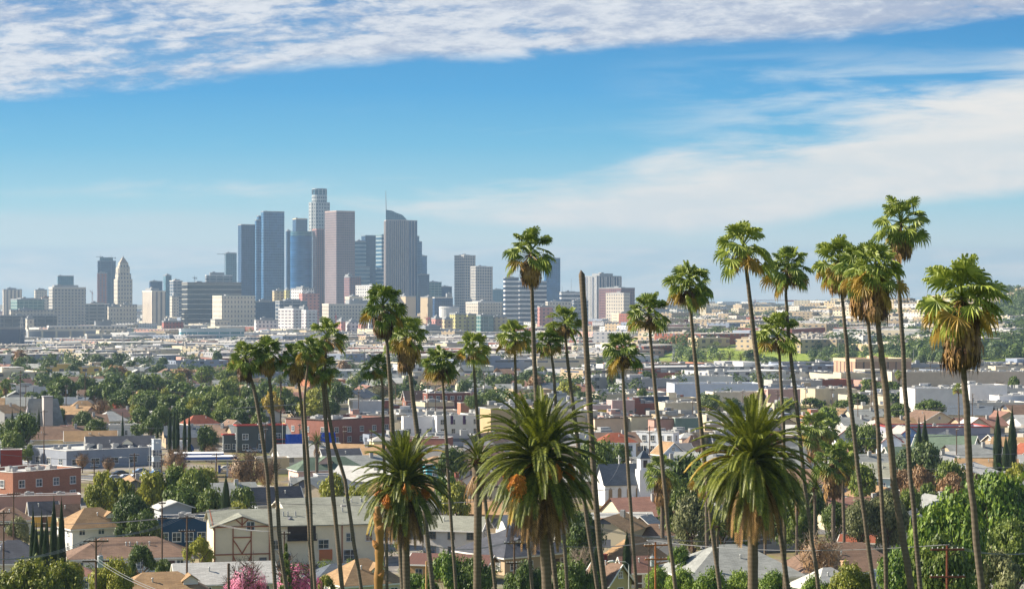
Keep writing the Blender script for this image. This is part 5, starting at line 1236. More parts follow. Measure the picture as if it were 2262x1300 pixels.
 (590,850,70,'dark','big',740,'dark tree behind the second palm skirt'),(620,860,70,'mid','big',700,'green tree left of the small date palm'),(360,842,60,'dark','big',830,'dark tree at the top right of the tree mass'),(310,905,60,'dark','big',600,'dark tree before the middle of the tree mass'),
 (400,905,70,'dark','big',590,'dark tree right behind the cypress group'),(445,900,70,'mid','big',600,'green tree over the red tiled roof'),(490,905,70,'mid','big',590,'green tree over the cream gabled house'),(530,910,60,'dark','big',585,'dark tree above the dark house roof'),(575,915,50,'mid','big',580,'green tree touching the dark house roof'),
 (500,820,60,'mid','round',930,'rounded green tree above the tree mass at the leftmost palm'),(350,808,50,'blue','round',1050,'blue-green tree left of the orange-brown tree'),(60,790,50,'blue','round',1150,'blue-green far tree at the left'),(215,785,40,'blue','round',1250,'far blue-green tree left of the city hall foot'),
]
for (px,pt,wp,lf,kd,D,lab) in TR:
    if kd in('round','big') and lf in('lime','yel') and D<260: pass
    tree(px,pt,wp,None,lab,lf,kd,D=D)
# bare orange twig tree before the brown roof
t=tree(1812,1172,120,None,'bare pale-branched tree with orange seed tufts before the wide dark brown roof','rust','bare',D=238,bm=paleb)
tree(1280,1210,60,None,'leafless tan twiggy shrub right of the central date palm','','bare',D=255,bm=paleb)
# ================================================================ palms
PG=leafmat('fan_leaf_green',(70,96,30),(158,168,72),.22,2.0); PY=leafmat('fan_leaf_yellow',(132,112,38),(178,146,66),.3,2.0)
PD=leafmat('dead_leaf_tan',(112,84,50),(186,146,92),.1,2.5); PK=leafmat('dead_leaf_dark',(64,44,30),(110,80,50),.05,2.5)
CG=leafmat('date_leaf_green',(42,58,22),(134,140,48),.25,1.2); CY=leafmat('date_leaf_yellow',(140,124,30),(196,160,48),.25,1.2)
OR=leafmat('date_fruit_orange',(180,104,34),(212,142,52),.1,4)
def ringbark():
    m,p=newmat('palm_bark'); t=E.nt.nodes.new('ShaderNodeTexCoord'); s2=E.nt.nodes.new('ShaderNodeSeparateXYZ'); E.nt.links.new(t.outputs['Object'],s2.inputs[0])
    a=nz(t.outputs['Object'],1.6,6,.7); b=nz(t.outputs['Object'],9,3,.6); z=E(s2.outputs[2]); rg=((z*3.2+a*.6).fract()-.5).abs()*2
    oi=E.nt.nodes.new('ShaderNodeObjectInfo')
    col=cmix((a*.5+b*.35+rg*.3-.1).mx(0.).mn(1.),lin(54,47,42),lin(132,120,106)); col=cmix(E(oi.outputs['Random'])*.4,col,lin(120,104,86)); put(p.inputs['Base Color'],col); p.inputs['Roughness'].default_value=.95
    p.inputs['Specular IOR Level'].default_value=.1; return m
PB=ringbark()
def fanleaf(mb,rng,base,az,el,pet,rad,mat,droop=1.0,seg=22,spread=2.1):
    d=Vector((math.cos(az)*math.cos(el),math.sin(az)*math.cos(el),math.sin(el))); side=Vector((-math.sin(az),math.cos(az),0)); up=side.cross(d)*-1
    if up.z<0 and el<1.2: up=-up
    sag=Vector((0,0,-1)); pth=[base+d*pet*f+sag*(pet*.22*f*f*droop) for f in(0,.5,1)]
    mb.tube(pth,[.045,.035,.02],3,m=mat,cap=False)
    hub=pth[-1]; d2=(d+sag*(.2+.5*droop)).normalized(); up=side.cross(d2); up=-up if up.z<0 else up
    tilt=rng.uniform(-.9,.9); side2=(side*math.cos(tilt)+up*math.sin(tilt)); up2=d2.cross(side2); up2=-up2 if up2.z<0 else up2
    prev=None
    for i in range(seg+1):
        a=-spread+2*spread*i/seg; L=rad*(.78+.22*math.cos(a*.75))*rng.uniform(.93,1.05)
        dr=d2*math.cos(a)+side2*math.sin(a); fold=(.05 if i%2 else -.05)*rad
        m1=hub+dr*L*.55+up2*fold-up2*abs(math.sin(a))*L*.10
        if prev is not None:
            mb.add([hub,prev,m1],[(0,1,2)],mat)
        if i<seg:
            a2=a+spread/seg; dr2=d2*math.cos(a2)+side2*math.sin(a2); L2=L
            nxt=-spread+2*spread*(i+1)/seg; dn=d2*math.cos(nxt)+side2*math.sin(nxt)
            q0=m1; q1=hub+dn*L*.55+up2*(-fold)-up2*abs(math.sin(nxt))*L*.10
            k=hub+dr2*L2*.86+sag*L*(.10+.05*droop); tip=k+dr2*L*.10+sag*L*(.22*droop+.05)*rng.uniform(.6,1.4)
            w_=(q1-q0)*.28; c=k
            mb.add([q0,q1,c+w_,c-w_],[(0,1,2,3)],mat); mb.add([c-w_,c+w_,tip],[(0,1,2)],mat)
        prev=m1
def fancrown(var,nleaf,shag):
    rng=random.Random(40+var); mb=MB()
    for i in range(nleaf):
        f=i/nleaf; az=i*2.39996+rng.uniform(-.6,.6); el=R(86-f**.9*120+rng.uniform(-20,20)); pet=rng.uniform(.95,1.7)*(1.0 if f>.12 else .8); rad=rng.uniform(.8,1.08)
        mat=0 if f<.82 or rng.random()<.45 else 1
        if rng.random()<.06 and f>.3: mat=1
        fanleaf(mb,rng,Vector((0,0,.25-.5*f)),az,el,pet,rad,mat,droop=.45+f*.9)
    return mb.mesh('crown',[PG,PY])
def deadskirt(var,length,n):
    rng=random.Random(80+var); mb=MB()
    for i in range(n):
        az=rng.uniform(0,6.283); f=rng.random(); z0=-.35-f*length*.55; r0=.18; L=rng.uniform(1.0,1.7)*(1 if length>1.4 else .75); out=rng.uniform(.25,.62)
        b=Vector((math.cos(az)*r0,math.sin(az)*r0,z0)); mid=b+Vector((math.cos(az)*out,math.sin(az)*out,-L*.35)); end=mid+Vector((math.cos(az)*rng.uniform(-.25,.1),math.sin(az)*rng.uniform(-.25,.1),-L*.65))
        mt=0 if rng.random()<.72 else 1
        mb.tube([b,mid],[.03,.02],3,m=mt,cap=False); sd=Vector((-math.sin(az),math.cos(az),0))
        for k in range(9):
            s=(k-4)/4; a_=mid+sd*s*.09; e=end+sd*s*rng.uniform(.15,.34)+Vector((rng.gauss(0,.08),rng.gauss(0,.08),rng.uniform(-.25,.3))); w_=sd*.035
            m_=a_.lerp(e,.5)+sd*s*.1+Vector((math.cos(az),math.sin(az),0))*rng.uniform(-.03,.12)
            mb.add([a_-w_*.6,a_+w_*.6,m_+w_*1.6,m_-w_*1.6],[(0,1,2,3)],mt); mb.add([m_-w_*1.6,m_+w_*1.6,e],[(0,1,2)],mt)
    return mb.mesh('dead_leaf_skirt',[PD,PK])
FC=[fancrown(i,n,0) for i,n in enumerate((46,38,50,35))]
DS={'s':[deadskirt(0,.8,26),deadskirt(1,.8,22)],'m':[deadskirt(2,2.2,90)],'l':[deadskirt(3,3.4,190),deadskirt(4,3.8,200)]}
NP=0
def fanpalm(cx,cy,wpx,path,label,sk='s',D=None,tw=11,cr=None,dark=False,group='tall fan palms on the slope',name='fan_palm',cat='palm tree'):
    """cx,cy: heart of the crown; wpx: crown width; path: (px,py) trunk points from the crown down"""
    global NP
    NP+=1; D=D or max(118,min(250,4.55*F/wpx)); s=wpx/F*D/4.08; pts=[(cx,cy)]+list(path)
    wp=[Vector((X(a,D),D,Z(b,D))) for a,b in pts]
    a,b=wp[-2],wp[-1]; d=(b-a)
    x0,z0=wp[-1].x,wp[-1].z; g=G(x0,D)
    if z0>g-.5 and d.z<0:
        k=(g-.6-z0)/d.z; e=b+d*k*.999; e.x=b.x+d.x*k*.6; wp.append(e)
    # smooth resample
    P2=[wp[0]]
    for i in range(len(wp)-1):
        p0=wp[max(0,i-1)]; p1=wp[i]; p2=wp[i+1]; p3=wp[min(len(wp)-1,i+2)]
        n=max(2,int((p1-p2).length/2.2))
        for k in range(1,n+1):
            u=k/n; P2.append(.5*((2*p1)+(p2-p0)*u+(2*p0-5*p1+4*p2-p3)*u*u+(3*p1-p0-3*p2+p3)*u**3))
    base=P2[-1].copy(); rng=random.Random(NP*13); t=thing(name,label,cat,tuple(base),0,group)
    r=.9*tw/F*D/2; n=len(P2); rad=[r*(.62+.38*min(1,(i/n)*3.0))*(1+.035*math.sin(i*2.1+NP)+.02*math.sin(i*5.3)) for i in range(n)]; rad[-1]*=1.25
    m=MB(); m.smooth=True; yo=[rng.uniform(-.4,.4)*math.sin(math.pi*i/n) for i in range(n)]
    m.tube([p-base+Vector((0,yo[i],0)) for i,p in enumerate(P2)],rad,9); m.build('trunk',PB,t)
    top=P2[0]-base
    if cr is None: cr=NP%4
    ax=(P2[0]-P2[min(3,n-1)]).normalized(); lean=ax.to_track_quat('Z','Y').to_euler(); q=R(15)
    c=link('crown',FC[cr],t,tuple(top),rng.uniform(0,6.28),(s,s,s)); c.rotation_euler=(max(-q,min(q,lean.x)),0,rng.uniform(0,6.28))
    if sk:
        k=DS[sk][NP%len(DS[sk])]; c=link('dead_leaf_skirt',k,t,tuple(top+Vector((0,0,.2*s))),rng.uniform(0,6.28),(s*1.05,s*1.05,s*1.05))
        if dark: 
            c.material_slots[0].link='OBJECT'; c.material_slots[0].material=PK
    return t
fanpalm(541,790,80,[(552,830),(566,880),(586,1010),(600,1180),(608,1300)],'leftmost fan palm, with a black-brown skirt hanging left of its trunk','m',dark=True,tw=10)
fanpalm(590,778,78,[(594,830),(602,900),(610,1060),(620,1220),(632,1300)],'second fan palm from the left, with a bushy tan skirt','m',tw=10)
fanpalm(655,790,82,[(661,850),(668,920),(676,1060),(684,1200),(690,1300)],'left palm of the close twin trunks, shaggy yellowish crown','m',tw=8)
fanpalm(684,775,66,[(674,860),(673,910),(683,1060),(690,1200),(696,1300)],'right palm of the close twin trunks, half hidden crown','s',tw=8,D=243)
fanpalm(722,742,86,[(718,820),(722,880),(738,980),(762,1060),(782,1200),(798,1300)],'fan palm with a full round crown above the twin trunks, its trunk leaning far right','s',tw=9)
fanpalm(709,812,74,[(714,860),(722,960),(733,1060),(746,1200),(756,1300)],'lower fan palm with a golden drooping leaf under the full round crown','s',tw=11)
fanpalm(846,675,108,[(856,770),(862,850),(867,960),(875,1060),(882,1180),(890,1300)],'tall ragged fan palm left of the pair before the finned tower','m',dark=True,tw=12)
fanpalm(898,742,92,[(905,810),(912,880),(922,960),(932,1060),(943,1180),(956,1300)],'fan palm with a thick tan and dark skirt in front of the cathedral','l',tw=12)
fanpalm(834,812,66,[(845,850),(846,920),(848,1000),(852,1130),(855,1300)],'small fan palm tucked under the tall ragged palm','s',tw=8,D=249)
fanpalm(973,803,84,[(979,860),(984,940),(990,1040),(997,1160),(1007,1300)],'fan palm with an open round crown left of centre','s',tw=8)
fanpalm(1046,768,82,[(1048,830),(1056,940),(1067,1060),(1080,1180),(1094,1300)],'neat fan palm whose trunk passes behind the stubby date palm','s',tw=9)
fanpalm(1136,742,78,[(1138,800),(1141,900),(1150,1020),(1162,1150),(1176,1300)],'fan palm left of the tallest central palm','s',tw=9)
fanpalm(1172,556,112,[(1175,640),(1180,790),(1188,920),(1197,1020),(1212,1160),(1229,1300)],'tallest central fan palm with a hanging brown skirt before the white-striped office','m',tw=12)
fanpalm(1213,755,66,[(1222,810),(1228,900),(1236,1020),(1244,1160),(1253,1300)],'fan palm hidden behind the crown right of the tallest central palm','s',tw=9,D=248)
fanpalm(1247,712,86,[(1252,780),(1264,880),(1277,980),(1290,1100),(1304,1200),(1320,1300)],'fan palm with a brownish right side between the tallest palm and the headless trunk','s',tw=10)
fanpalm(1374,776,90,[(1376,830),(1381,930),(1389,1060),(1397,1180),(1406,1300)],'fan palm with spiky upright leaves right of the headless trunk','s',tw=9)
fanpalm(1433,692,96,[(1437,750),(1446,850),(1457,960),(1470,1100),(1480,1200),(1492,1300)],'fan palm with a slight right lean before the cream office block','s',tw=10)
fanpalm(1522,628,108,[(1527,700),(1537,810),(1547,920),(1558,1030),(1572,1160),(1590,1300)],'fan palm with wide spreading leaves right of the office cluster','s',tw=11)
fanpalm(1642,548,136,[(1652,620),(1667,750),(1684,880),(1702,1020),(1720,1150),(1740,1300)],'large fan palm with dangling seed stalks, left of the tall right-hand group','s',tw=13)
fanpalm(1740,592,104,[(1736,650),(1744,760),(1758,880),(1772,1020),(1788,1150),(1808,1300)],'fan palm right of the large one with dangling seed stalks','s',tw=10)
fanpalm(1718,738,104,[(1722,790),(1727,880),(1732,1000),(1733,1150),(1733,1300)],'low fan palm beneath the two tall crowns on the right','s',tw=9)
fanpalm(1852,575,116,[(1862,680),(1870,760),(1880,900),(1894,1020),(1910,1150),(1932,1300)],'ragged fan palm with a brown seed cluster at the left of the crowded crowns','m',tw=11)
fanpalm(1905,588,128,[(1918,720),(1927,800),(1940,950),(1948,1100),(1953,1200),(1958,1300)],'fan palm with the longest tan skirt among the crowded crowns','l',tw=11,D=166)
fanpalm(1935,598,130,[(1940,730),(1950,800),(1962,930),(1976,1060),(1992,1180),(2012,1300)],'thick pale-trunked fan palm on the right of the crowded crowns','l',tw=17,D=158)
fanpalm(1991,492,122,[(1984,560),(1990,700),(1999,850),(2007,980),(2017,1120),(2034,1300)],'highest fan palm of all, rising behind the crowded crowns','m',tw=12)
fanpalm(2124,655,192,[(2128,800),(2136,900),(2141,1000),(2150,1120),(2166,1290)],'biggest nearest fan palm on the right with a wide brown skirt','l',tw=17)
# the headless trunk
def headless():
    D=190; path=[(1283,596),(1285,606),(1291,700),(1298,820),(1305,940),(1314,1080),(1324,1200),(1336,1300),(1338,1330)]
    W=[Vector((X(a,D),D,Z(b,D))) for a,b in path]; base=W[-1]; t=thing('palm_trunk','bare headless palm trunk with a pointed broken top','palm trunk',tuple(base))
    P2=[]
    for i in range(len(W)-1):
        n=max(1,int((W[i]-W[i+1]).length/2)); P2+=[W[i].lerp(W[i+1],k/n) for k in range(n)]
    P2.append(base); m=MB(); m.smooth=True; n=len(P2); m.tube([p-base for p in P2],[.03 if i==0 else .26*(1+.06*math.sin(i*1.7)) for i in range(n)],9); m.build('trunk',PB,t)
headless()
# smaller shaggy fan palms in the gardens
def small(px,py,w,pb,lab,D,sk='l',tw=8):
    D*=SC; fanpalm(px,py,w,[(px+1,(py+pb)/2),(px+2,pb)],lab,sk,D=D,tw=tw,group=None)
small(1800,944,84,1110,'pale green shaggy fan palm behind the right date palm',335); small(1824,950,60,1110,'second pale shaggy fan palm close behind the first',345)
small(1840,1018,92,1200,'pale fan palm with a full tan skirt and straight trunk in the garden thicket',285,tw=10); small(1862,1002,70,1180,'taller half of the pale garden fan palm pair',290)
small(1462,1040,84,1200,'pale fan palm with a tan skirt right of the church',300,tw=10); small(1560,1052,70,1200,'shaggy fan palm left of the right date palm skirt',275,'m',tw=10)
small(2117,858,26,980,'thin tall fan palm left of the biggest palm trunk',560,'s',4); small(2152,830,16,860,'little fan palm on the long beige retail wall',900,'s',3)
small(1985,826,20,880,'small fan palm before the curved salmon hall',850,'m',4); small(12,848,26,900,'shaggy palm in the left middle distance',760,'l',4)
small(1750,832,14,870,'small fan palm below the pines',980,'s',3); small(46,1000,24,1020,'feathery garden palm left of the shop building',440,'s',5)
# date palms
def frond(mb,rng,az,el,L,mat=0,nl=44,base=Vector((0,0,0)),curl=1.0):
    d=Vector((math.cos(az)*math.cos(el),math.sin(az)*math.cos(el),math.sin(el))); side=Vector((-math.sin(az),math.cos(az),0)); sag=Vector((0,0,-1)); pts=[]; p=base.copy(); v=d.copy(); N=12
    for i in range(N+1):
        pts.append(p.copy()); f=i/N; v=(v+sag*(.06+.20*f)*curl*(.5+.5*math.cos(max(-1.4,min(1.4,math.asin(max(-1,min(1,v.z)))))))).normalized(); p=p+v*L/N
    mb.tube(pts,[.055*(1-i/N)+.012 for i in range(N+1)],4,m=mat,cap=False)
    for i in range(nl):
        f=.10+.9*i/nl; k=min(N-1,int(f*N)); u=f*N-k; c=pts[k].lerp(pts[k+1],u); t_=(pts[k+1]-pts[k]).normalized(); up=side.cross(t_); up=-up if up.z<0 else up
        ll=.54*math.sin(math.pi*(f*.80+.14))**.6*(L/4.2)
        for s in(-1,1):
            dr=(side*s*.86+t_*(.55+.5*f)+up*.38).normalized(); e=c+dr*ll+sag*ll*.20*rng.uniform(.4,1.4); wv=t_*.040*(L/4.2)
            m_=c+dr*ll*.5+up*.02
            mb.add([c-wv*.7,c+wv*.7,m_+wv,m_-wv],[(0,1,2,3)],mat); mb.add([m_-wv,m_+wv,e],[(0,1,2)],mat)
def datepalm(cx,cy,wpx,D,pb,tw,label,nf=120,dead=46,fruit=5,lean=0,skl=2.6,seed=1,small=False):
    D=D*SC if small and seed>11 else D; s=wpx/F*D/2; rng=random.Random(seed); xh=X(cx,D); zh=Z(cy,D); xb=X(cx+lean,D); zb=min(G(xb,D),Z(pb,D))-.6; t=thing('date_palm',label,'palm tree',(xb,D,zb),0,'date palms in the foreground' if not small else None)
    top=Vector((xh-xb,0,zh-zb)); L=s*1.05; r=tw/F*D/2
    m=MB(); n=26; pth=[Vector((top.x*(i/n)**1.3,0,top.z*i/n)) for i in range(n+1)]
    m.tube(pth,[r*(1.25 if i==0 else 1.0+.03*math.sin(i*1.9)) *(1.0 if i<n*.86 else 1.0+.55*math.sin((i/n-.86)/.14*math.pi*.8)) for i in range(n+1)],14); m.smooth=True; m.build('trunk',PB,t)
    # boots: cut leaf bases under the crown
    b=MB()
    for i in range(110):
        az=i*2.4; z=top.z-L*.05-(i/110)*L*.24; rr=r*1.15; p=Vector((top.x+math.cos(az)*rr,math.sin(az)*rr,z)); e=p+Vector((math.cos(az)*.22,math.sin(az)*.22,.16)); b.bar(p,e,.16,w2=.06)
    b.build('leaf_bases',plain('date_boots',(92,64,44),.95,.35,4),t)
    m=MB()
    for i in range(nf):
        f=i/nf; az=i*2.39996+rng.uniform(-.4,.4); el=R(86-f*126+rng.uniform(-9,9)) if not small else R(80-f*85+rng.uniform(-8,8)); k=1.0 if f>.1 else .8
        mt=0 if rng.random()>(.01+.03*f) else 1
        frond(m,rng,az,el,L*rng.uniform(.84,1.12)*k,mt,base=top+Vector((math.cos(az)*r*.6,math.sin(az)*r*.6,.5-1.1*f)),curl=.74+.12*f+rng.uniform(-.12,.2),nl=46 if not small else 30)
    m.build('crown',[CG,CY],t)
    if dead:
        m=MB()
        for i in range(dead):
            az=rng.uniform(0,6.283); frond(m,rng,az,R(rng.uniform(-78,-30)),L*rng.uniform(.62,.9)*(skl/2.6),0 if rng.random()<.75 else 1,base=top+Vector((math.cos(az)*r*.8,math.sin(az)*r*.8,-1.1-rng.random()*.5)),curl=1.6,nl=30)
        m.build('dead_leaf_skirt',[PD,PK],t)
    for i in range(fruit):
        az=R((243,300,205,340,180,275,225)[i%7]+rng.uniform(-8,8)); m=MB(); big=1.0 if i else (1.7 if seed==5 else 1.05); o=top+Vector((math.cos(az)*.5,math.sin(az)*.5,-.3)); kf=.62 if i==0 else .34; c=o+Vector((math.cos(az)*L*kf,math.sin(az)*L*kf,-L*.12-(.3 if i==0 else -.35*(i%2))))
        m.tube([o,o.lerp(c,.6)+Vector((0,0,.3)),c],[.06,.05,.03],4,cap=False)
        for k in range(int(150*big)):
            dd=Vector((rng.gauss(0,1),rng.gauss(0,1),rng.gauss(0,1))).normalized()*rng.random()**.4; e=c+Vector((dd.x*.42*big,dd.y*.42*big,dd.z*.42*big-.2)); e.z-=rng.random()*.35*big; m.bar(c+Vector((0,0,.35)),e,.03)
            for kk in range(2): m.bar(e+Vector((rng.gauss(0,.05),rng.gauss(0,.05),-.03)),e+Vector((rng.gauss(0,.05),rng.gauss(0,.05),-.13)),.05)
        m.build('fruit_cluster',OR,t)
    return t
datepalm(893,1062,228,182,1320,17,'left date palm with a glossy dark drooping crown and orange fruit stalks',nf=140,dead=54,fruit=6,lean=8,seed=3,skl=2.8)
datepalm(1192,1012,296,152,1330,23,'central date palm, the biggest, with a bright orange fruit cluster on its left',nf=165,dead=70,fruit=7,lean=24,seed=5,skl=3.1)
datepalm(1662,1012,290,158,1330,23,'right date palm above the big grey shingle roof',nf=160,dead=60,fruit=0,lean=2,seed=8,skl=2.9)
datepalm(1057,1012,104,172,1330,18,'stubby date palm with a sparse small crown and limp dead leaves',nf=44,dead=26,fruit=0,lean=-4,seed=11,small=True,skl=3.4)
datepalm(620,842,34,640,900,3,'small date palm behind the second fan palm from the left',nf=40,dead=8,fruit=0,seed=12,small=True)
datepalm(700,975,50,430,1035,7,'feathery queen palm in front of the red painted warehouse end',nf=40,dead=8,fruit=0,seed=13,small=True)
for i,(px,py,wd) in enumerate(((1590,792,26),(1612,786,26),(1636,790,26),(1618,812,24),(1648,818,22),(1596,818,22))):
    datepalm(px,py,wd*1.2,1180,850,3,('first','second','third','fourth, lower','fifth, lower','sixth, lower')[i]+' palm counted from the left in the far group beside the red building',nf=30,dead=8,fruit=0,seed=20+i,small=True)
for i,(px,py,wd,pb) in enumerate(((1585,1160,70,1260),(1632,1150,64,1260),(1690,1110,80,1250),(1760,1090,80,1200),(1800,1075,70,1200))):
    datepalm(px,py,wd,268+i*7,pb,6,('light green queen palm left of the right date palm trunk','light green queen palm touching the right date palm trunk','dark queen palm right of the right date palm','dark queen palm below the first pale shaggy palm','queen palm left of the straight trunk of the skirted garden palm')[i],nf=34,dead=4,fruit=0,seed=40+i,small=True)
# the dry agave stalk close to the camera
def stalk():
    D=11.0; pts=[(836,1345),(836,1290),(838,1230),(839,1180),(835,1150),(834,1118)]; W=[Vector((X(a,D),D,Z(b,D))) for a,b in pts]; g=G(W[0].x,D); W[0].z=g-.2; base=W[0].copy(); t=thing('agave_stalk','close yellow-brown knobbly dry flower stalk at the bottom left of centre','plant',tuple(base))
    m=MB(); m.smooth=True; P2=[]; 
    for i in range(len(W)-1): P2+=[W[i].lerp(W[i+1],k/5) for k in range(5)]
    P2.append(W[-1]); n=len(P2); m.tube([p-base for p in P2],[.022*(1+.13*math.sin(i*1.25))*(1 if i<n-4 else .75) for i in range(n)],12); m.build('stem',plain('stalk_ochre',(140,104,58),.6,.35,9),t)
    for i,(a,b,s) in enumerate(((843,1265,1),(829,1200,-1),(842,1162,1),(832,1140,-1))):
        p=Vector((X(a,D),D-.01,Z(b,D)))-base; m=MB(); m.tube([p-Vector((s*.01,0,.012)),p,p+Vector((s*.012,0,.02))],[.018,.016,.004],8); m.build('leaf_bract',plain('bract_tan',(170,120,70),.8,.3,9),t)
stalk()
# ================================================================ poles, lamps, wires, cars
LMK=[(30,900,'the A-frame church'),(95,870,'the tower of the A-frame church'),(139,860,'the dome-shaped dark tree'),(210,980,'the long tan roofs'),(262,890,'the red autumn tree'),(330,890,'the dark tree mass'),(250,1020,'the blue-grey shops'),(450,920,'the red tiled white building'),(462,1020,'the gas station'),(575,965,'the dark house with red trim'),(545,800,'the leftmost fan palm'),(590,700,'the second palm from the left'),(680,800,'the twin-trunk palms'),(740,950,'the red brick warehouse'),(720,1020,'the pink house'),(800,880,'the white-grey warehouse'),(850,700,'the tall ragged palm'),(900,780,'the thick-skirted palm by the cathedral'),(893,1060,'the left date palm'),(975,800,'the open-crowned palm left of centre'),(985,880,'the brick apartments'),(1046,770,'the neat palm with the slim trunk'),(1137,745,'the palm left of the tallest central palm'),(1180,700,'the tallest central palm'),(1192,1000,'the central date palm'),(1250,720,'the palm left of the headless trunk'),(1300,800,'the headless trunk'),(1375,780,'the spiky palm right of the headless trunk'),(1400,940,'the orange parapet shops'),(1400,1030,'the church'),(1450,980,'the white hotel wing'),(1435,700,'the palm before the cream office'),(1525,700,'the wide-leaved palm'),(1580,840,'the white factory'),(1600,880,'the cream warehouse'),(1660,760,'the palm with dangling stalks'),(1720,740,'the low palm of the right group'),(1725,880,'the pink warehouse'),(1662,1000,'the right date palm'),(1785,800,'the flat-topped pines'),(1740,600,'the palm beside the dangling stalks'),(1820,1000,'the shaggy garden palms'),(1870,780,'the leftmost trunk of the crowded palms'),(1945,810,'the curved salmon hall'),(1960,740,'the thick pale palm trunk'),(1995,950,'the blue houses'),(2000,700,'the highest palm'),(2062,770,'the three conifers'),(2060,880,'the yellow-panelled warehouse'),(2100,980,'the green A-frame house'),(2125,700,'the biggest nearest palm'),(2120,830,'the long beige retail building'),(2200,880,'the stepped white warehouse'),(2220,940,'the right edge cypresses'),(2230,700,'the brown hill at the right edge'),(60,750,'the huge blue-grey warehouse'),(150,750,'the jail-like building'),(270,720,'the foot of the city hall'),(330,740,'the cream slot-windowed block'),(460,740,'the teal campus building'),(510,690,'the columned courthouse'),(660,720,'the white stepped apartments'),(780,730,'the pink and white housing'),(1030,720,'the yellow-green apartments'),(1160,690,'the white-striped office'),(1370,680,'the rose-coloured office')]
USED={}
ORD=['','second ','third ','fourth ','fifth ','sixth ','seventh ','eighth ','ninth ','tenth ','eleventh ','twelfth ','thirteenth ','fourteenth ','fifteenth ','sixteenth ']
def where(px,py,noun):
    d,lx,ly,nm=min(((px-a)**2+((py-b)*2.2)**2,a,b,n) for a,b,n in LMK)
    s='left of' if px<lx-14 else 'right of' if px>lx+14 else ('beyond' if py<ly else 'in front of')
    if s in('left of','right of'): s=('up and ' if py<ly-18 else 'below and ' if py>ly+18 else 'level and ')+s
    s=s.replace('level and ','just ')
    k=(noun,s,nm); n=USED.get(k,0); USED[k]=n+1
    o=('%s%s %s %s'%((ORD[n]+'nearest ' if n and n<len(ORD) else ''),noun,s,nm)) if n<16 else '%s %s %s, far down the row'%(noun,s,nm)
    while len(o.split())>16: o=o[::-1].replace(' eht ',' ',1)[::-1]
    return o
wood=plain('pole_wood',(96,76,62),.9,.25,2); woodo=plain('pole_wood_orange',(168,104,58),.85,.25,2); wire=plain('wire_grey',(120,120,122),.6,.05,1); ins=plain('insulator',(206,206,200),.4,.05,1)
def pole(px,pt,D=None,pb=None,arms=((0.4,2.4),),label='',tr=False,th=.17,mat=None,rz=20,kind='pole',armm=None):
    if D is None: D=hit(px,pb)
    else: D*=SC
    x=X(px,D); z=G(x,D); hh=Z(pt,D)-z; t=thing('utility_pole',label,'utility pole',(x,D,z),R(rz)); m=MB(); m.tube([(0,0,-.4),(0,0,hh*.5),(0,0,hh)],[th*1.15,th,th*.8],8); m.build('post',mat or wood,t)
    for i,(dz_,L) in enumerate(arms):
        q=MB(); q.box(-L/2,L/2,-.16-th,-.04-th*.6,hh-dz_-.12,hh-dz_+.06); q.bar((-L*.3,-th-.05,hh-dz_-.1),(0,-th*.9,hh-dz_-.85),.05); q.bar((L*.3,-th-.05,hh-dz_-.1),(0,-th*.9,hh-dz_-.85),.05); a=q.build('crossarm',mat or wood,t)
        q=MB()
        for k in(-.46,-.3,-.14,.14,.3,.46): q.tube([(L*k,-.1-th,hh-dz_+.06),(L*k,-.1-th,hh-dz_+.14),(L*k,-.1-th,hh-dz_+.24)],[.03,.07,.03],6)
        q.build('insulators',ins,a)
    if tr:
        q=MB(); q.tube([(.5,-.1,hh-3.6),(.5,-.1,hh-3.5),(.5,-.1,hh-2.2),(.5,-.1,hh-2.1)],[.25,.36,.36,.3],14); q.tube([(.4,-.1,hh-2.1),(.4,-.1,hh-1.8)],[.05,.03],6); q.tube([(.6,-.1,hh-2.1),(.6,-.1,hh-1.8)],[.05,.03],6); q.build('transformer',plain('transformer_grey',(176,182,186),.5,.12,2),t)
        q=MB(); q.bar((.3,-.1,hh-2.2),(-.6,-.2,hh-.5),.035); q.bar((.5,-.1,hh-1.9),(.9,-.2,hh-.5),.035); q.build('drop_wire',wire,t)
    return (x,D,z+hh)
K=[]
K.append(pole(212,1187,D=200,arms=((.35,3.0),(2.75,3.2)),label='dark utility pole with a grey transformer can at the bottom left',tr=True,th=.15,rz=8))
K.append(pole(413,1135,D=262,arms=((.5,2.6),(2.6,2.6)),label='utility pole with pale crossarms before the blue house',rz=10,th=.15))
K.append(pole(358,1106,D=280,arms=((.3,1.2),(2.8,1.6)),label='thin grey utility pole left of the blue house',th=.13))
K.append(pole(505,1243,D=205,arms=(),label='short thick brown post beside the left pink blossom tree',th=.2,mat=wood))
K.append(pole(628,1173,D=252,arms=((.3,1.8),),label='grey pole behind the layered conifer',th=.13,rz=10))
K.append(pole(8,1126,D=262,arms=((.4,2.0),(2.2,2.0)),label='dark utility pole at the left edge above the charcoal roof',th=.14))
K.append(pole(30,1085,D=300,arms=((.4,2.4),),label='dark pole before the low faded red roof at the left',th=.14))
K.append(pole(1136,1193,D=225,arms=((.3,2.8),(3.0,2.2)),label='utility pole with long crossarm below the central date palm skirt',th=.14,rz=4))
K.append(pole(1448,1196,D=228,arms=((.4,3.4),(2.3,3.2)),label='orange-brown utility pole with tilted crossarms at the bottom',mat=woodo,th=.15,rz=14))
K.append(pole(1433,1196,D=243,arms=((.5,1.6),),label='thin dark pole with a white switch box just left of the orange-brown pole',th=.1,tr=True))
K.append(pole(2092,1204,D=168,arms=((.35,3.4),(3.1,3.6)),label='dark reddish utility pole with two crossarms in the bottom right trees',th=.14,rz=4,mat=plain('pole_wood_red',(116,66,48),.9,.25,2)))
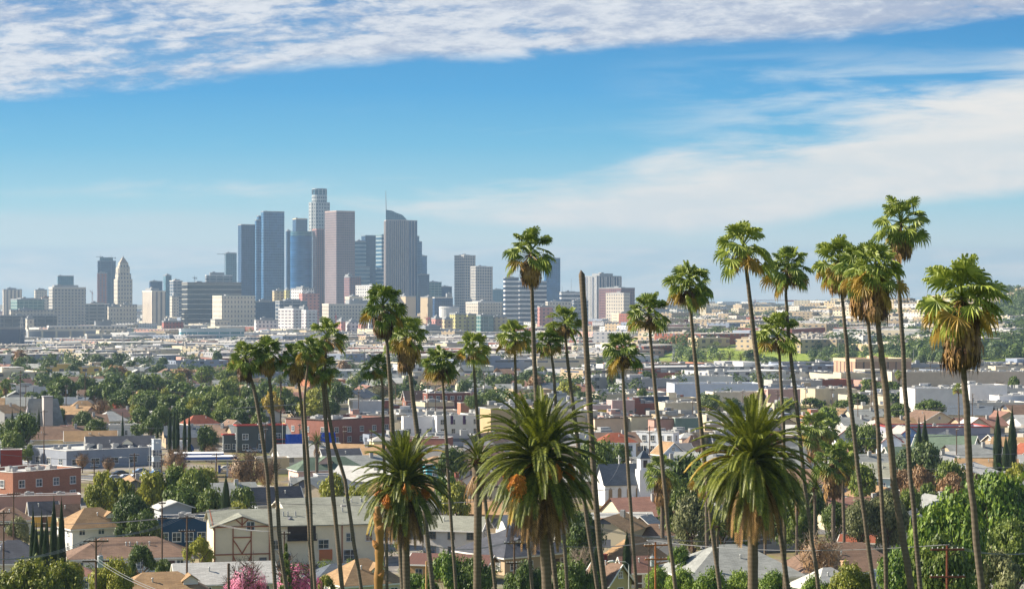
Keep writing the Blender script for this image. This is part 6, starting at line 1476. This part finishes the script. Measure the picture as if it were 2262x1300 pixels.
K.append(pole(942,1238,D=215,arms=(),label='pale cut post at the foot of the left date palm',th=.16,mat=plain('pole_wood_pale',(190,150,104),.9,.2,2)))
far=[(45,817,930),(57,850,930),(97,905,1030),(188,812,915),(146,850,922),(92,890,940),(294,862,925),(297,1000,1100),(445,822,872),(478,1000,1088),(530,855,938),(233,932,968),(18,985,1060),(357,1000,1060),(208,1015,1075),
 (586,935,1010),(662,935,1000),(760,940,1010),(820,950,1030),(792,862,930),(805,770,850),(874,845,900),(962,850,940),(945,845,940),(1010,820,880),(1070,820,880),(1435,940,1060),(1394,1010,1080),(1690,860,930),(1718,862,930),(1641,862,905),(1597,885,930),(1530,885,950),(1780,850,905),(1838,858,920),(1895,880,950),(1925,842,935),(1913,915,950),(2055,800,850),(2070,812,850),(2015,838,860),(2084,806,850),(2165,806,850),(2175,815,852),(2186,820,850),(2148,868,945),(2113,945,1060),(2152,935,970),(2122,980,1030),(2214,865,905),(2233,1010,1055),(1560,775,820),(1400,785,830),(1180,770,800),(60,770,830),(130,775,830),(300,770,815),(330,765,812),(420,765,800)]
lmk=['charcoal roof','A-frame church','dome-shaped tree','long tan roofs','red autumn tree','shop building','dark house','brick warehouse','pink house','open-crowned palm','church','hotel wing','pink warehouse','salmon hall','retail building','A-frame house','tan house']
rg=random.Random(5)
REL=['just left of','a little left of','above and left of','directly behind','just right of','a little right of','above and right of']
for px,pt,pb in far:
    n=rg.choice((1,2)); K.append(pole(px,pt,pb=pb,arms=((.4,2.4),) if n==1 else ((.4,2.4),(1.8,2.0)),label='thin '+where(px,(pt+pb)/2,rg.choice(('dark utility pole','brown power pole'))),th=.15,rz=rg.choice((5,25,60)),tr=rg.random()<.25))
def wires(a,b,n,label,sag=.9,w_=.028,sp=.5):
    a=Vector(a); b=Vector(b); t=thing('power_line',label,'power line',tuple(a))
    for k in range(n):
        m=MB(); o=Vector(((k-(n-1)/2)*sp,0,.1)); pts=[]
        for i in range(15): f=i/14; pts.append((b-a)*f+o+Vector((0,0,-4*sag*f*(1-f))))
        m.tube(pts,w_,4,cap=False); m.build('wire',wire,t)
def PW(px,py,D):
    D*=SC; return (X(px,D),D,Z(py,D))
wires(K[0],PW(-40,1235,160),3,'wires running left from the transformer pole')
wires((K[0][0],K[0][1],K[0][2]-2.6),PW(420,1330,120),2,'wires dropping right from the transformer pole',.5)
wires(K[1],K[0],3,'wires between the blue house pole and the transformer pole')
wires(K[1],K[4],3,'wires crossing the half-timbered house')
wires(K[8],K[7],3,'wires between the orange-brown pole and the central date palm pole')
wires(K[7],(K[11][0],K[11][1],K[11][2]+2),2,'wires behind the stubby date palm trunk')
wires(K[8],K[10],2,'wires over the big grey shingle roof')
wires(K[10],PW(2330,1210,190),3,'wires leaving the bottom right pole to the right')
wires(PW(-40,1000,330),PW(620,1012,400),2,'long wire pair above the gas station',1.5)
wires(PW(1700,970,400),PW(2300,952,460),4,'bundle of pale green lit wires before the A-frame house',.6,.05,.9)
wires(PW(1690,1003,380),PW(2300,1000,420),2,'lower pair of wires before the A-frame house',.6,.04,.9)
wires(PW(1330,1070,330),PW(1372,1015,350),1,'white cable drooping over the church roof',1.4,.05)
for i,(x0,y0,x1,y1,D_) in enumerate(((-40,905,700,890,600),(-40,930,560,938,520),(200,860,1300,868,750),(560,1110,1350,1080,330),(-40,1150,520,1120,290),(1300,1010,2300,1030,400),(1500,905,2300,890,560),(1250,1150,1700,1190,270),(0,1040,640,1035,400))):
    wires(PW(x0,y0,D_),PW(x1,y1,D_*1.03),3,where((x0+x1)/2,(y0+y1)/2,'triple of thin grey wires'),1.6,.035,.7)
# lattice pylons
def pylon(px,pt,pb,D,lab):
    D*=SC; z=G(X(px,D),D); hh=Z(pt,D)-z; t=thing('lattice_pylon',lab,'pylon',(X(px,D),D,z),R(20)); m=MB(); n=9; w0=hh*.09
    for sx_ in(-1,1):
        for sy in(-1,1): m.bar((sx_*w0,sy*w0,0),(sx_*w0*.15,sy*w0*.15,hh),.35,w2=.2)
    for i in range(n):
        f0,f1=i/n,(i+1)/n; r0,r1=w0*(1-.85*f0),w0*(1-.85*f1)
        for s in(-1,1): m.bar((-r0,s*r0,hh*f0),(r1,s*r1,hh*f1),.16); m.bar((r0,s*r0,hh*f0),(-r1,s*r1,hh*f1),.16); m.bar((s*r0,-r0,hh*f0),(s*r1,r1,hh*f1),.16)
    mm=plain('pylon_steel',(170,172,172),.5,.1,1); m.build('tower_frame',mm,t)
    for k in(.72,.84,.96):
        q=MB(); q.bar((-w0*1.1,0,hh*k),(w0*1.1,0,hh*k),.3); q.bar((-w0*1.1,0,hh*k),(0,0,hh*k+1.5),.15); q.bar((w0*1.1,0,hh*k),(0,0,hh*k+1.5),.15); q.build('crossarm',mm,t)
pylon(48,700,790,1700,'steel lattice pylon before the huge blue-grey warehouse'); pylon(272,738,800,1500,'steel lattice pylon below the city hall'); pylon(1281,742,835,1250,'pale lattice pylon left of the spiky palm'); pylon(1488,768,830,1300,'bluish lattice pylon behind the wide-leaved palm trunk'); pylon(1604,742,790,1900,'far pale lattice pylon left of the palm with dangling stalks')
# street lamps
def lamp(px,pt,pb,lab,D=None,s=1,L=1.8):
    D=D*SC if D else hit(px,pb); x=X(px,D); z=G(x,D); hh=Z(pt,D)-z; t=thing('street_lamp',lab,'street lamp',(x,D,z)); m=MB(); m.tube([(0,0,-.2),(0,0,hh*.6),(0,0,hh-.3),(s*.4,0,hh),(s*L,0,hh+.1)],[.11,.09,.07,.05,.04],6); m.build('post',plain('lamp_post_grey',(186,186,182),.5,.1,1),t)
    q=MB(); q.tube([(s*L,0,hh+.1),(s*(L+.2),0,hh+.1),(s*(L+.7),0,hh+.05),(s*(L+.95),0,hh+.02)],[.05,.16,.15,.03],8); q.build('lamp_head',plain('lamp_head_pale',(206,208,204),.4,.05,1),t)
lamp(1389,1240,1300,'street lamp with a pale cobra head at the bottom under the palms',D=212,s=-1); lamp(444,972,1010,'street lamp left of the dark house with red trim'); lamp(624,908,1000,'tall thin street lamp by the dark house'); lamp(286,1010,1065,'street lamp among the parked cars',s=-1)
lamp(330,978,1050,'white street lamp right of the parked cars'); lamp(2088,1030,1090,'white lamp post under the tan house'); lamp(2125,1060,1095,'short white lamp post right of the tan house'); lamp(1540,800,850,'far street lamp behind the wide-leaved palm'); lamp(700,885,930,'street lamp behind the brick warehouse'); lamp(2018,770,815,'high lamp mast on the green bank'); lamp(1852,730,790,'high lamp mast behind the crowded palms')
# cars
def car(px,py,rz,col,lab,kind='car',D=None,grp=None):
    D=D or hit(px,py); x=X(px,D); t=thing('parked_car' if kind!='van' else 'parked_van',lab,kind,(x,D,G(x,D)+.05),R(rz),grp); L,W,Hh=(4.6,1.8,1.45) if kind=='car' else (5.4,2.0,2.1); pm=plain('car_paint_%d_%d_%d'%col,col,.25,.04,1,spec=.6)
    if kind=='car': prof=[(-2.3,.35),(-2.28,.8),(-1.9,.95),(-1.35,.98),(-.75,1.42),(.75,1.45),(1.45,1.0),(2.2,.86),(2.3,.6),(2.28,.35)]; roof=(-.75,.75,1.42); g0=[(-1.2,1.0),(-.72,1.36),(.7,1.38),(1.25,1.0)]
    else: prof=[(-2.6,.4),(-2.65,1.1),(-2.5,1.95),(-2.2,2.05),(1.0,2.05),(1.75,1.25),(2.6,1.05),(2.68,.7),(2.65,.4)]; g0=[(-2.3,1.2),(-2.2,1.85),(.95,1.85),(1.5,1.2)]
    m=MB(); n=len(prof); 
    def w_at(z): return W/2*(1.0 if z<1.0 else 1-.16*(z-1.0)/.5*(.9 if kind=='car' else .35))
    f=[(a,-w_at(c),c) for a,c in prof]; k=[(a,w_at(c),c) for a,c in prof]; m.add(f+k,[tuple(range(n))[::-1],tuple(range(n,2*n))]+[(i,(i+1)%n,n+(i+1)%n,n+i) for i in range(n)]); m.build('body',pm,t)
    for s in(-1,1):
        q=MB(); q.poly([(a,s*(w_at(c)+.012),c) for a,c in g0]); q.build('side_window',glassy(),t)
    q=MB(); a0,a1=((1.42,1.03),(.8,1.42)) if kind=='car' else ((1.7,1.33),(1.06,2.0)); q.poly([(a0[0]+.03,-w_at(a0[1])*.9,a0[1]+.02),(a0[0]+.03,w_at(a0[1])*.9,a0[1]+.02),(a1[0]+.03,w_at(a1[1])*.9,a1[1]+.02),(a1[0]+.03,-w_at(a1[1])*.9,a1[1]+.02)]); q.build('windscreen',glassy(),t)
    for sx_ in(-1.4,1.4):
        for s in(-1,1):
            q=MB(); q.tube([(sx_,s*(W/2-.2),.34),(sx_,s*(W/2+.03),.34)],.34,14); wh_=q.build('wheel',plain('tyre_black',(34,34,36),.8,.1,1),t); q=MB(); q.tube([(sx_,s*(W/2+.02),.34),(sx_,s*(W/2+.045),.34)],.2,10); q.build('rim',plain('rim_grey',(170,172,176),.35,.05,1,metal=.6),wh_)
    for s in(-1,1): q=MB(); xx=2.27 if kind=='car' else 2.62; q.box(xx,xx+.06,s*W*.36-.15,s*W*.36+.15,.62,.78); q.build('headlight',plain('lamp_glass',(220,224,226),.2,.05,1),t)
for i,(px,py,rz,col,nm) in enumerate(((232,1066,30,(60,66,80),'dark blue car at the left end of the parked row'),(252,1062,30,(150,156,166),'grey car second in the parked row'),(277,1059,30,(196,202,212),'silver car third in the parked row'),(298,1060,30,(214,220,228),'white car in the middle of the parked row'),(322,1056,30,(206,214,224),'pale car fifth in the parked row'),(345,1050,30,(90,120,160),'blue car at the right end of the parked row'),(265,1050,30,(40,44,52),'black car behind the silver one'),(312,1046,30,(120,140,166),'slate blue car behind the white one'))):
    car(px,py,rz,col,nm,grp=None)
car(1405,1110,15,(206,216,230),'pale blue car beside the church wall'); car(2008,1098,4,(224,228,232),'white van with dark windows parked behind the leaning trunks','van'); car(2092,1100,-10,(226,228,230),'white van half hidden by the ivy tree','van'); car(2170,1082,12,(60,66,90),'dark car under the tan house'); car(882,912,10,(214,216,220),'white car in the lot right of the dark round tree'); car(800,905,10,(90,96,110),'dark grey car in the lot below the brick bungalow'); car(500,1040,10,(226,228,230),'white car at the gas station right canopy'); car(445,1048,10,(170,60,50),'red car at the gas station left canopy'); car(560,1000,20,(190,196,204),'silver car on the street before the dark house'); car(640,1010,20,(70,80,100),'dark car on the street below the navy shop')
rg=random.Random(9); CC=[((214,216,220),'white'),((60,62,68),'black'),((150,154,160),'silver'),((120,44,40),'dark red'),((60,84,130),'blue'),((96,98,102),'grey'),((190,180,160),'beige')]
for i in range(34):
    px=rg.choice((rg.uniform(600,1300),rg.uniform(1300,2200))); py=rg.uniform(880,1010) if i%2 else rg.uniform(860,960); D=hit(px,py)
    if not free(X(px,D),D,2.5): continue
    c_,n_=rg.choice(CC); REG.append((X(px,D),D,3)); car(px,py,rg.choice((15,105,20,-70)),c_,where(px,py,'parked %s car'%n_))
# box truck beside the dark round tree
def truck():
    D=hit(400,1000); x=X(400,D); t=thing('box_truck','white box truck left of the dark round tree','truck',(x,D,G(x,D)),R(10)); q=MB(); q.box(-4,2,-1.2,1.2,1,3.9); q.build('cargo_box',wallmat((226,228,230)),t); q=MB(); q.add([(2.05,-1.1,.6),(4,-1.1,.6),(4,-1.1,1.6),(3.4,-1.05,2.6),(2.05,-1.05,2.6),(2.05,1.1,.6),(4,1.1,.6),(4,1.1,1.6),(3.4,1.05,2.6),(2.05,1.05,2.6)],[(0,1,2,3,4),(9,8,7,6,5),(0,5,6,1),(1,6,7,2),(2,7,8,3),(3,8,9,4)]); q.build('cab',wallmat((60,90,140)),t)
    for a in(-2.8,3.0):
        for s in(-1,1): q=MB(); q.tube([(a,s*.9,.5),(a,s*1.2,.5)],.5,12); q.build('wheel',plain('tyre_black',(34,34,36),.8,.1,1),t)
truck()
# ================================================================ the rest of the city, one building at a time
far_wall=['f_hill_apt','f_cream_apt','f_stone_low','f_white_sq','f_office_strip','f_brick_low','f_pink_apt','f_tan_plain']
FW={'white':(222,220,214),'cream':(216,202,172),'grey':(168,168,172),'tan':(196,172,138),'pink':(206,158,142),'blue-grey':(146,158,178),'brick-red':(158,92,76),'orange':(206,130,92),'yellow':(214,180,96)}
for k_,c_ in FW.items():
    c_=desat(c_,.85)
    fac('fw_'+k_,c_,(78,84,98),7,4.4,.4,.36,lit=.4); fac('fs_'+k_,c_,(84,90,104),22,5,.8,.22,lit=.4)
NB=0
def filler(px,D,wm,dm,hm,colk,patt,rt,rz,kindname,noun):
    global NB
    x=X(px,D); r=.5*math.hypot(wm,dm)
    if not free(x,D,r*.82): return False
    z=G(x,D); NB+=1; REG.append((x,D,r*.82)); m=MB(); hw,hd=wm/2,dm/2; rr=random.Random(NB)
    mats=[MC[patt+colk],roofmat(rr.choice(('white','white','gravel','dirty')) if rt=='flat' else rr.choice(('brown','tan','grey','mauve','grey','pale','slate'))),plain('rooftop_metal',(164,164,162),.55,.15,1,metal=.2)]
    if rt=='flat':
        m.box(-hw,hw,-hd,hd,-4,hm,0,1); th=.35; ph=hm+.7
        m.box(-hw,hw,-hd-.02,-hd+th,hm,ph,0,2); m.box(-hw-.02,-hw+th,-hd+th,hd,hm,ph,0,2); m.box(hw-th,hw,-hd+th,hd,hm,ph,0,2); m.box(-hw+th,hw-th,hd-th,hd,hm,ph,0,2)
        for k in range(rr.randint(2,7)):
            s=rr.uniform(.8,2.4); a=rr.uniform(-hw*.8,hw*.8); b_=rr.uniform(-hd*.8,hd*.8); m.box(a-s,a+s,b_-s*.7,b_+s*.7,hm+.01,hm+rr.uniform(1,2.2),2)
        if rr.random()<.3: a=rr.uniform(-hw*.5,hw*.5); m.box(a-hw*.25,a+hw*.25,-hd*.3,hd*.5,hm+.02,hm+3,0,1)
    else:
        m.box(-hw,hw,-hd,hd,-4,hm,0); rh=hd*.5; o=.6
        for s in(-1,1): m.poly([(s*hw,-hd,hm),(s*hw,hd,hm),(s*hw,0,hm+rh)][::s])
        for s in(-1,1): m.add([(-hw-o,s*(hd+o),hm-.2),(hw+o,s*(hd+o),hm-.2),(hw+o,0,hm+rh+.15),(-hw-o,0,hm+rh+.15)],[(0,1,2,3)[::-s]],1)
        m.box(hw*.3,hw*.3+.9,-hd*.3,-hd*.3+.8,hm+rh*.4,hm+rh+.9,2)
    adj={'fw_':'','fs_':'strip-windowed '}[patt]
    o_=m.build(kindname,mats,None,(x,D,z),R(rz),uv=True)
    py=HY+(H-z-hm)*F/D
    tag(o_,where(px,py,'%s %s%s'%(colk,adj,noun)),'house' if rt!='flat' else 'building',None); return True
rg=random.Random(77); cols=list(FW); wts=[9,8,6,6,2,3,3,1.4,1]
rows=[(700,3900,4),(706,3650,4),(713,3300,4)]
# low buildings row by row from near to far
for (py,wmin,wmax,hmn,hmx,step) in [(1215,8,12,2.6,3.4,90),(1170,8,12,2.6,3.4,84),(1130,9,13,2.6,3.6,80),(1095,9,13,3,3.8,80),(1060,9,13,3,3.8,76),(1030,9,13,3,3.8,76),(1008,10,14,3,4,70),(985,12,16,3,4,60),(960,11,15,3,4,50),(938,11,16,3,4,44),(915,12,18,3,4.4,40),(896,12,22,3,5,38),(880,12,24,3,6,36),(862,20,44,4,7,36),(848,24,60,4,8,42),(836,28,70,5,8,44),(824,32,80,5,9,44),(812,34,90,5,9,46),(801,36,100,5,10,48),(791,26,70,5,9,36),(782,30,70,5,9,38),(773,30,80,5,10,40),(764,30,84,6,10,40),(756,30,90,6,11,44),(748,34,90,6,12,48),(740,34,90,7,12,52),(732,34,100,7,13,56),(724,36,100,8,14,60),(716,40,110,8,15,70),(708,40,110,8,16,80)]:
    px=-20+rg.uniform(0,30)
    while px<2290:
        if (px<660 and 1000<py<1100) or (1270<px<1450 and 1020<py<1150): px+=step; continue
        D=hit(px,py+rg.uniform(-4,4)) if py>720 else 4800*H/(py-672)*rg.uniform(.96,1.04)
        resid=py>1000 or (py>800 and (px<620 or (620<px<1300 and py<905 and py>830 and rg.random()<.7) or (px>1700 and py>920)) and rg.random()<.85)
        if D<8000:
            ck=rg.choices(cols,wts)[0]
            if resid: ok=filler(px,D,rg.uniform(12,19),rg.uniform(9,13),rg.uniform(3,4.6),rg.choice(('white','cream','tan','grey')),'fw_','gable',rg.choice((15,20,105,-20,70)),'house','gabled cottage')
            else:
                w_=rg.uniform(wmin,wmax); ok=filler(px,D,w_,w_*rg.uniform(.4,.8),rg.uniform(hmn,hmx),ck,rg.choice(('fw_','fw_','fs_')),'flat',rg.choice((12,20,24,28)),'commercial_building' if w_<30 else 'warehouse','flat shop building' if w_<30 else 'low warehouse')
        px+=step*rg.uniform(.8,1.5)
    if NB>290: break
print('near fill',NB)
# beyond that the flats and sheds run together: one mass for each kind
def mass(name,label,rowsp,seed,mat_keys):
    rr=random.Random(seed); m=MB(); mats=[MC[k] for k in mat_keys]+[roofmat('white'),roofmat('gravel')]; nm=len(mat_keys); cnt=0
    for (py0,py1,px0,px1,n,wr,hr) in rowsp:
        for i in range(n):
            px=rr.uniform(px0,px1); py=rr.uniform(py0,py1); D=hit(px,py)
            if D>9500: D=rr.uniform(5000,9000)
            x=X(px,D); w_=rr.uniform(*wr)/2; d_=w_*rr.uniform(.5,.9); hh=rr.uniform(*hr)
            if not free(x,D,w_*.7): continue
            REG.append((x,D,w_*.8)); z=G(x,D); a=R(rr.choice((24,40,52,60,34))); ca,sa=math.cos(a),math.sin(a)
            q=MB(); q.box(-w_,w_,-d_,d_,-5,hh,0,nm+rr.choice((0,1,1,1))); 
            for k in range(3): s=rr.uniform(.7,1.7); u=rr.uniform(-w_*.7,w_*.7); v=rr.uniform(-d_*.7,d_*.7); q.box(u-s,u+s,v-s,v+s,hh+.01,hh+rr.uniform(.8,1.8),nm+1)
            k0=len(m.v); c=rr.randrange(nm); m.v+=[(x+p[0]*ca-p[1]*sa,D+p[0]*sa+p[1]*ca,z+p[2]) for p in q.v]; m.f+=[tuple(i_+k0 for i_ in f) for f in q.f]; m.m+=[c if mm==0 else mm for mm in q.m]; cnt+=1
    o=m.build(name,mats,uv=True); tag(o,label,'buildings',kind='stuff'); print(name,cnt)
mass('distant_city','mass of far low city buildings between the near warehouses and the skyline',[(748,806,-40,1420,430,(22,70),(5,9)),(716,760,-40,2262,420,(24,80),(6,13)),(690,720,-40,1500,300,(30,90),(8,18)),(700,720,-40,640,80,(30,70),(8,22)),(790,1080,2300,2700,90,(12,26),(3.5,6)),(790,1080,-420,-70,80,(12,26),(3.5,6))],3,['fw_white','fw_cream','fw_grey','fw_tan','fw_pink','fw_blue-grey','fs_white','fs_cream','fw_brick-red'])
mass('hillside_city','pale apartment blocks scattered up the far right hillside',[(676,700,1400,2200,150,(26,70),(8,18)),(700,745,1420,2100,130,(20,54),(7,15)),(745,775,1420,2262,50,(18,44),(5,10)),(640,665,2080,2262,10,(14,26),(5,9))],9,['f_hill_apt','fw_white','fw_cream','fw_tan','f_cream_apt'])
# ---- trees between the buildings
grp='small trees scattered over the city plain'; rg=random.Random(21); nt=0
for (py0,py1,px0,px1,n,hr,leafs,kinds) in [(800,850,0,640,24,(7,13),('blue','dark','mid','rust','dark'),('round','big','loose')),(850,960,0,520,26,(6,11),('dark','mid','yel','dark'),('round','loose')),(815,900,620,1320,45,(6,11),('blue','dark','mid','rust','yel'),('round','loose')),(800,900,1320,2262,34,(6,12),('blue','dark','mid','dark'),('round','loose','big')),(905,1010,1300,2262,20,(5,9),('mid','dark','yel','lime'),('round','loose')),(960,1100,600,1320,22,(5,8),('mid','yel','dark','lime'),('round','loose')),(1100,1230,560,1500,14,(4,6),('mid','dark','lime'),('round','loose'))]:
    for i in range(n):
        px=rg.uniform(px0,px1); py=rg.uniform(py0,py1); D=hit(px,py); x=X(px,D); hm=rg.uniform(*hr); r=hm*rg.uniform(.35,.55)
        if not free(x,D,r*.55) or nt>=88: continue
        lf=rg.choice(leafs); nt+=1; nm={'blue':'dusty green','dark':'dark green','mid':'green','rust':'brownish','yel':'yellow-green','lime':'fresh green'}[lf]
        t=tree(px,None,2*r*F/D,hm,'x',lf,rg.choice(kinds),D=D,xy=(x,D)); t['label']=where(px,py-hm*F/D*.6,'small %s tree'%nm)
print('fill trees',nt)
def woods(name,label,rowsp,seed,mat,nl=110,ls=1.3):
    rr=random.Random(seed); m=MB(); cnt=0
    for (py0,py1,px0,px1,n,hr) in rowsp:
        for i in range(n):
            px=rr.uniform(px0,px1); py=rr.uniform(py0,py1); D=hit(px,py)
            if D>9000: D=rr.uniform(4500,7500)
            x=X(px,D); hh=rr.uniform(*hr); r=hh*rr.uniform(.4,.7)
            if noise.noise(Vector((x*.006,D*.003,seed)))<-.25: continue
            if not free(x,D,r*.5): continue
            z=G(x,D); cnt+=1
            for k in range(nl):
                d=Vector((rr.gauss(0,1),rr.gauss(0,1),rr.gauss(0,1))).normalized(); q=rr.random()**.3; p=Vector((x+d.x*r*q,D+d.y*r*q,z+hh*.58+d.z*hh*.42*q)); leafquad(m,p,d+Vector((rr.gauss(0,.4),rr.gauss(0,.4),.4)),ls*hh/9*rr.uniform(.6,1.4),rr,1.2)
    o=m.build(name,LM[mat] if mat in LM else mat); tag(o,label,'trees',kind='stuff'); print(name,cnt)
woods('distant_trees','far dark green trees dotted between the buildings and over the right-hand hills',[(796,900,-40,640,130,(7,12)),(800,905,560,1300,110,(6,11)),(795,900,1300,2262,170,(6,11)),(718,800,0,1420,300,(6,12)),(690,720,0,1420,120,(9,15)),(678,770,1430,2262,760,(8,16)),(720,800,1500,2262,160,(6,12)),(650,800,2040,2290,620,(8,15)),(760,800,1500,2262,120,(6,11)),(755,775,1420,2000,50,(3,6)),(790,1100,2290,2700,110,(6,11)),(790,1100,-420,-40,90,(6,11))],5,'blue')
woods('distant_shrubs','far lighter green shrubs on the right-hand slopes and embankment',[(690,800,1900,2262,320,(3,7)),(765,800,1400,2000,70,(2,5)),(700,770,1450,2000,120,(4,9)),(760,800,0,1400,90,(4,8))],6,'mid',nl=40,ls=1.7)
woods('garden_shrubs','low green shrubs filling the gardens between the nearer houses',[(860,1000,0,560,150,(1.5,3.5)),(900,1150,560,1500,190,(1.2,3)),(880,1200,1500,2262,240,(1.5,3.6)),(1080,1290,0,560,90,(1.2,2.8)),(1200,1300,560,2262,160,(1.2,2.6))],7,'mid',nl=130,ls=1.0)
woods('hillside_woods','dense dark green trees covering the slope at the far right edge',[(690,805,2010,2300,420,(8,14)),(645,700,2120,2300,160,(8,13)),(700,790,1960,2060,90,(7,12))],11,'dark',nl=140,ls=1.5)
# a chain of antenna masts on the skyline of the right horizon
for i,(px,pt) in enumerate(((1262,614),(1242,632))):
    z=G(X(px,5200),5200); m=MB(); m.tube([(0,0,0),(0,0,Z(pt,5200)-z)],[.8,.3],5); tag(m.build('radio_mast',plain('mast_grey',(150,150,152),.5,.1,1),loc=(X(px,5200),5200,z)),'%s thin radio mast above the low banded office'%('taller','shorter')[i],'mast')
# ---- haze
HZ=0.000066
hz=MB(); hz.box(-6050,6050,-260,12050,-20,345); hm_=bpy.data.materials.new('haze_air'); hm_.use_nodes=True; nt_=hm_.node_tree; nt_.nodes.clear()
pv_=nt_.nodes.new('ShaderNodeVolumePrincipled'); pv_.inputs['Density'].default_value=HZ; pv_.inputs['Color'].default_value=lin(176,208,236); pv_.inputs['Anisotropy'].default_value=.2
oo=nt_.nodes.new('ShaderNodeOutputMaterial'); nt_.links.new(pv_.outputs[0],oo.inputs['Volume'])
tag(hz.build('haze',hm_),'pale blue distance haze over the whole city','haze',kind='stuff')
sc.cycles.volume_bounces=0; sc.cycles.max_bounces=5; sc.cycles.diffuse_bounces=3; sc.cycles.transmission_bounces=2
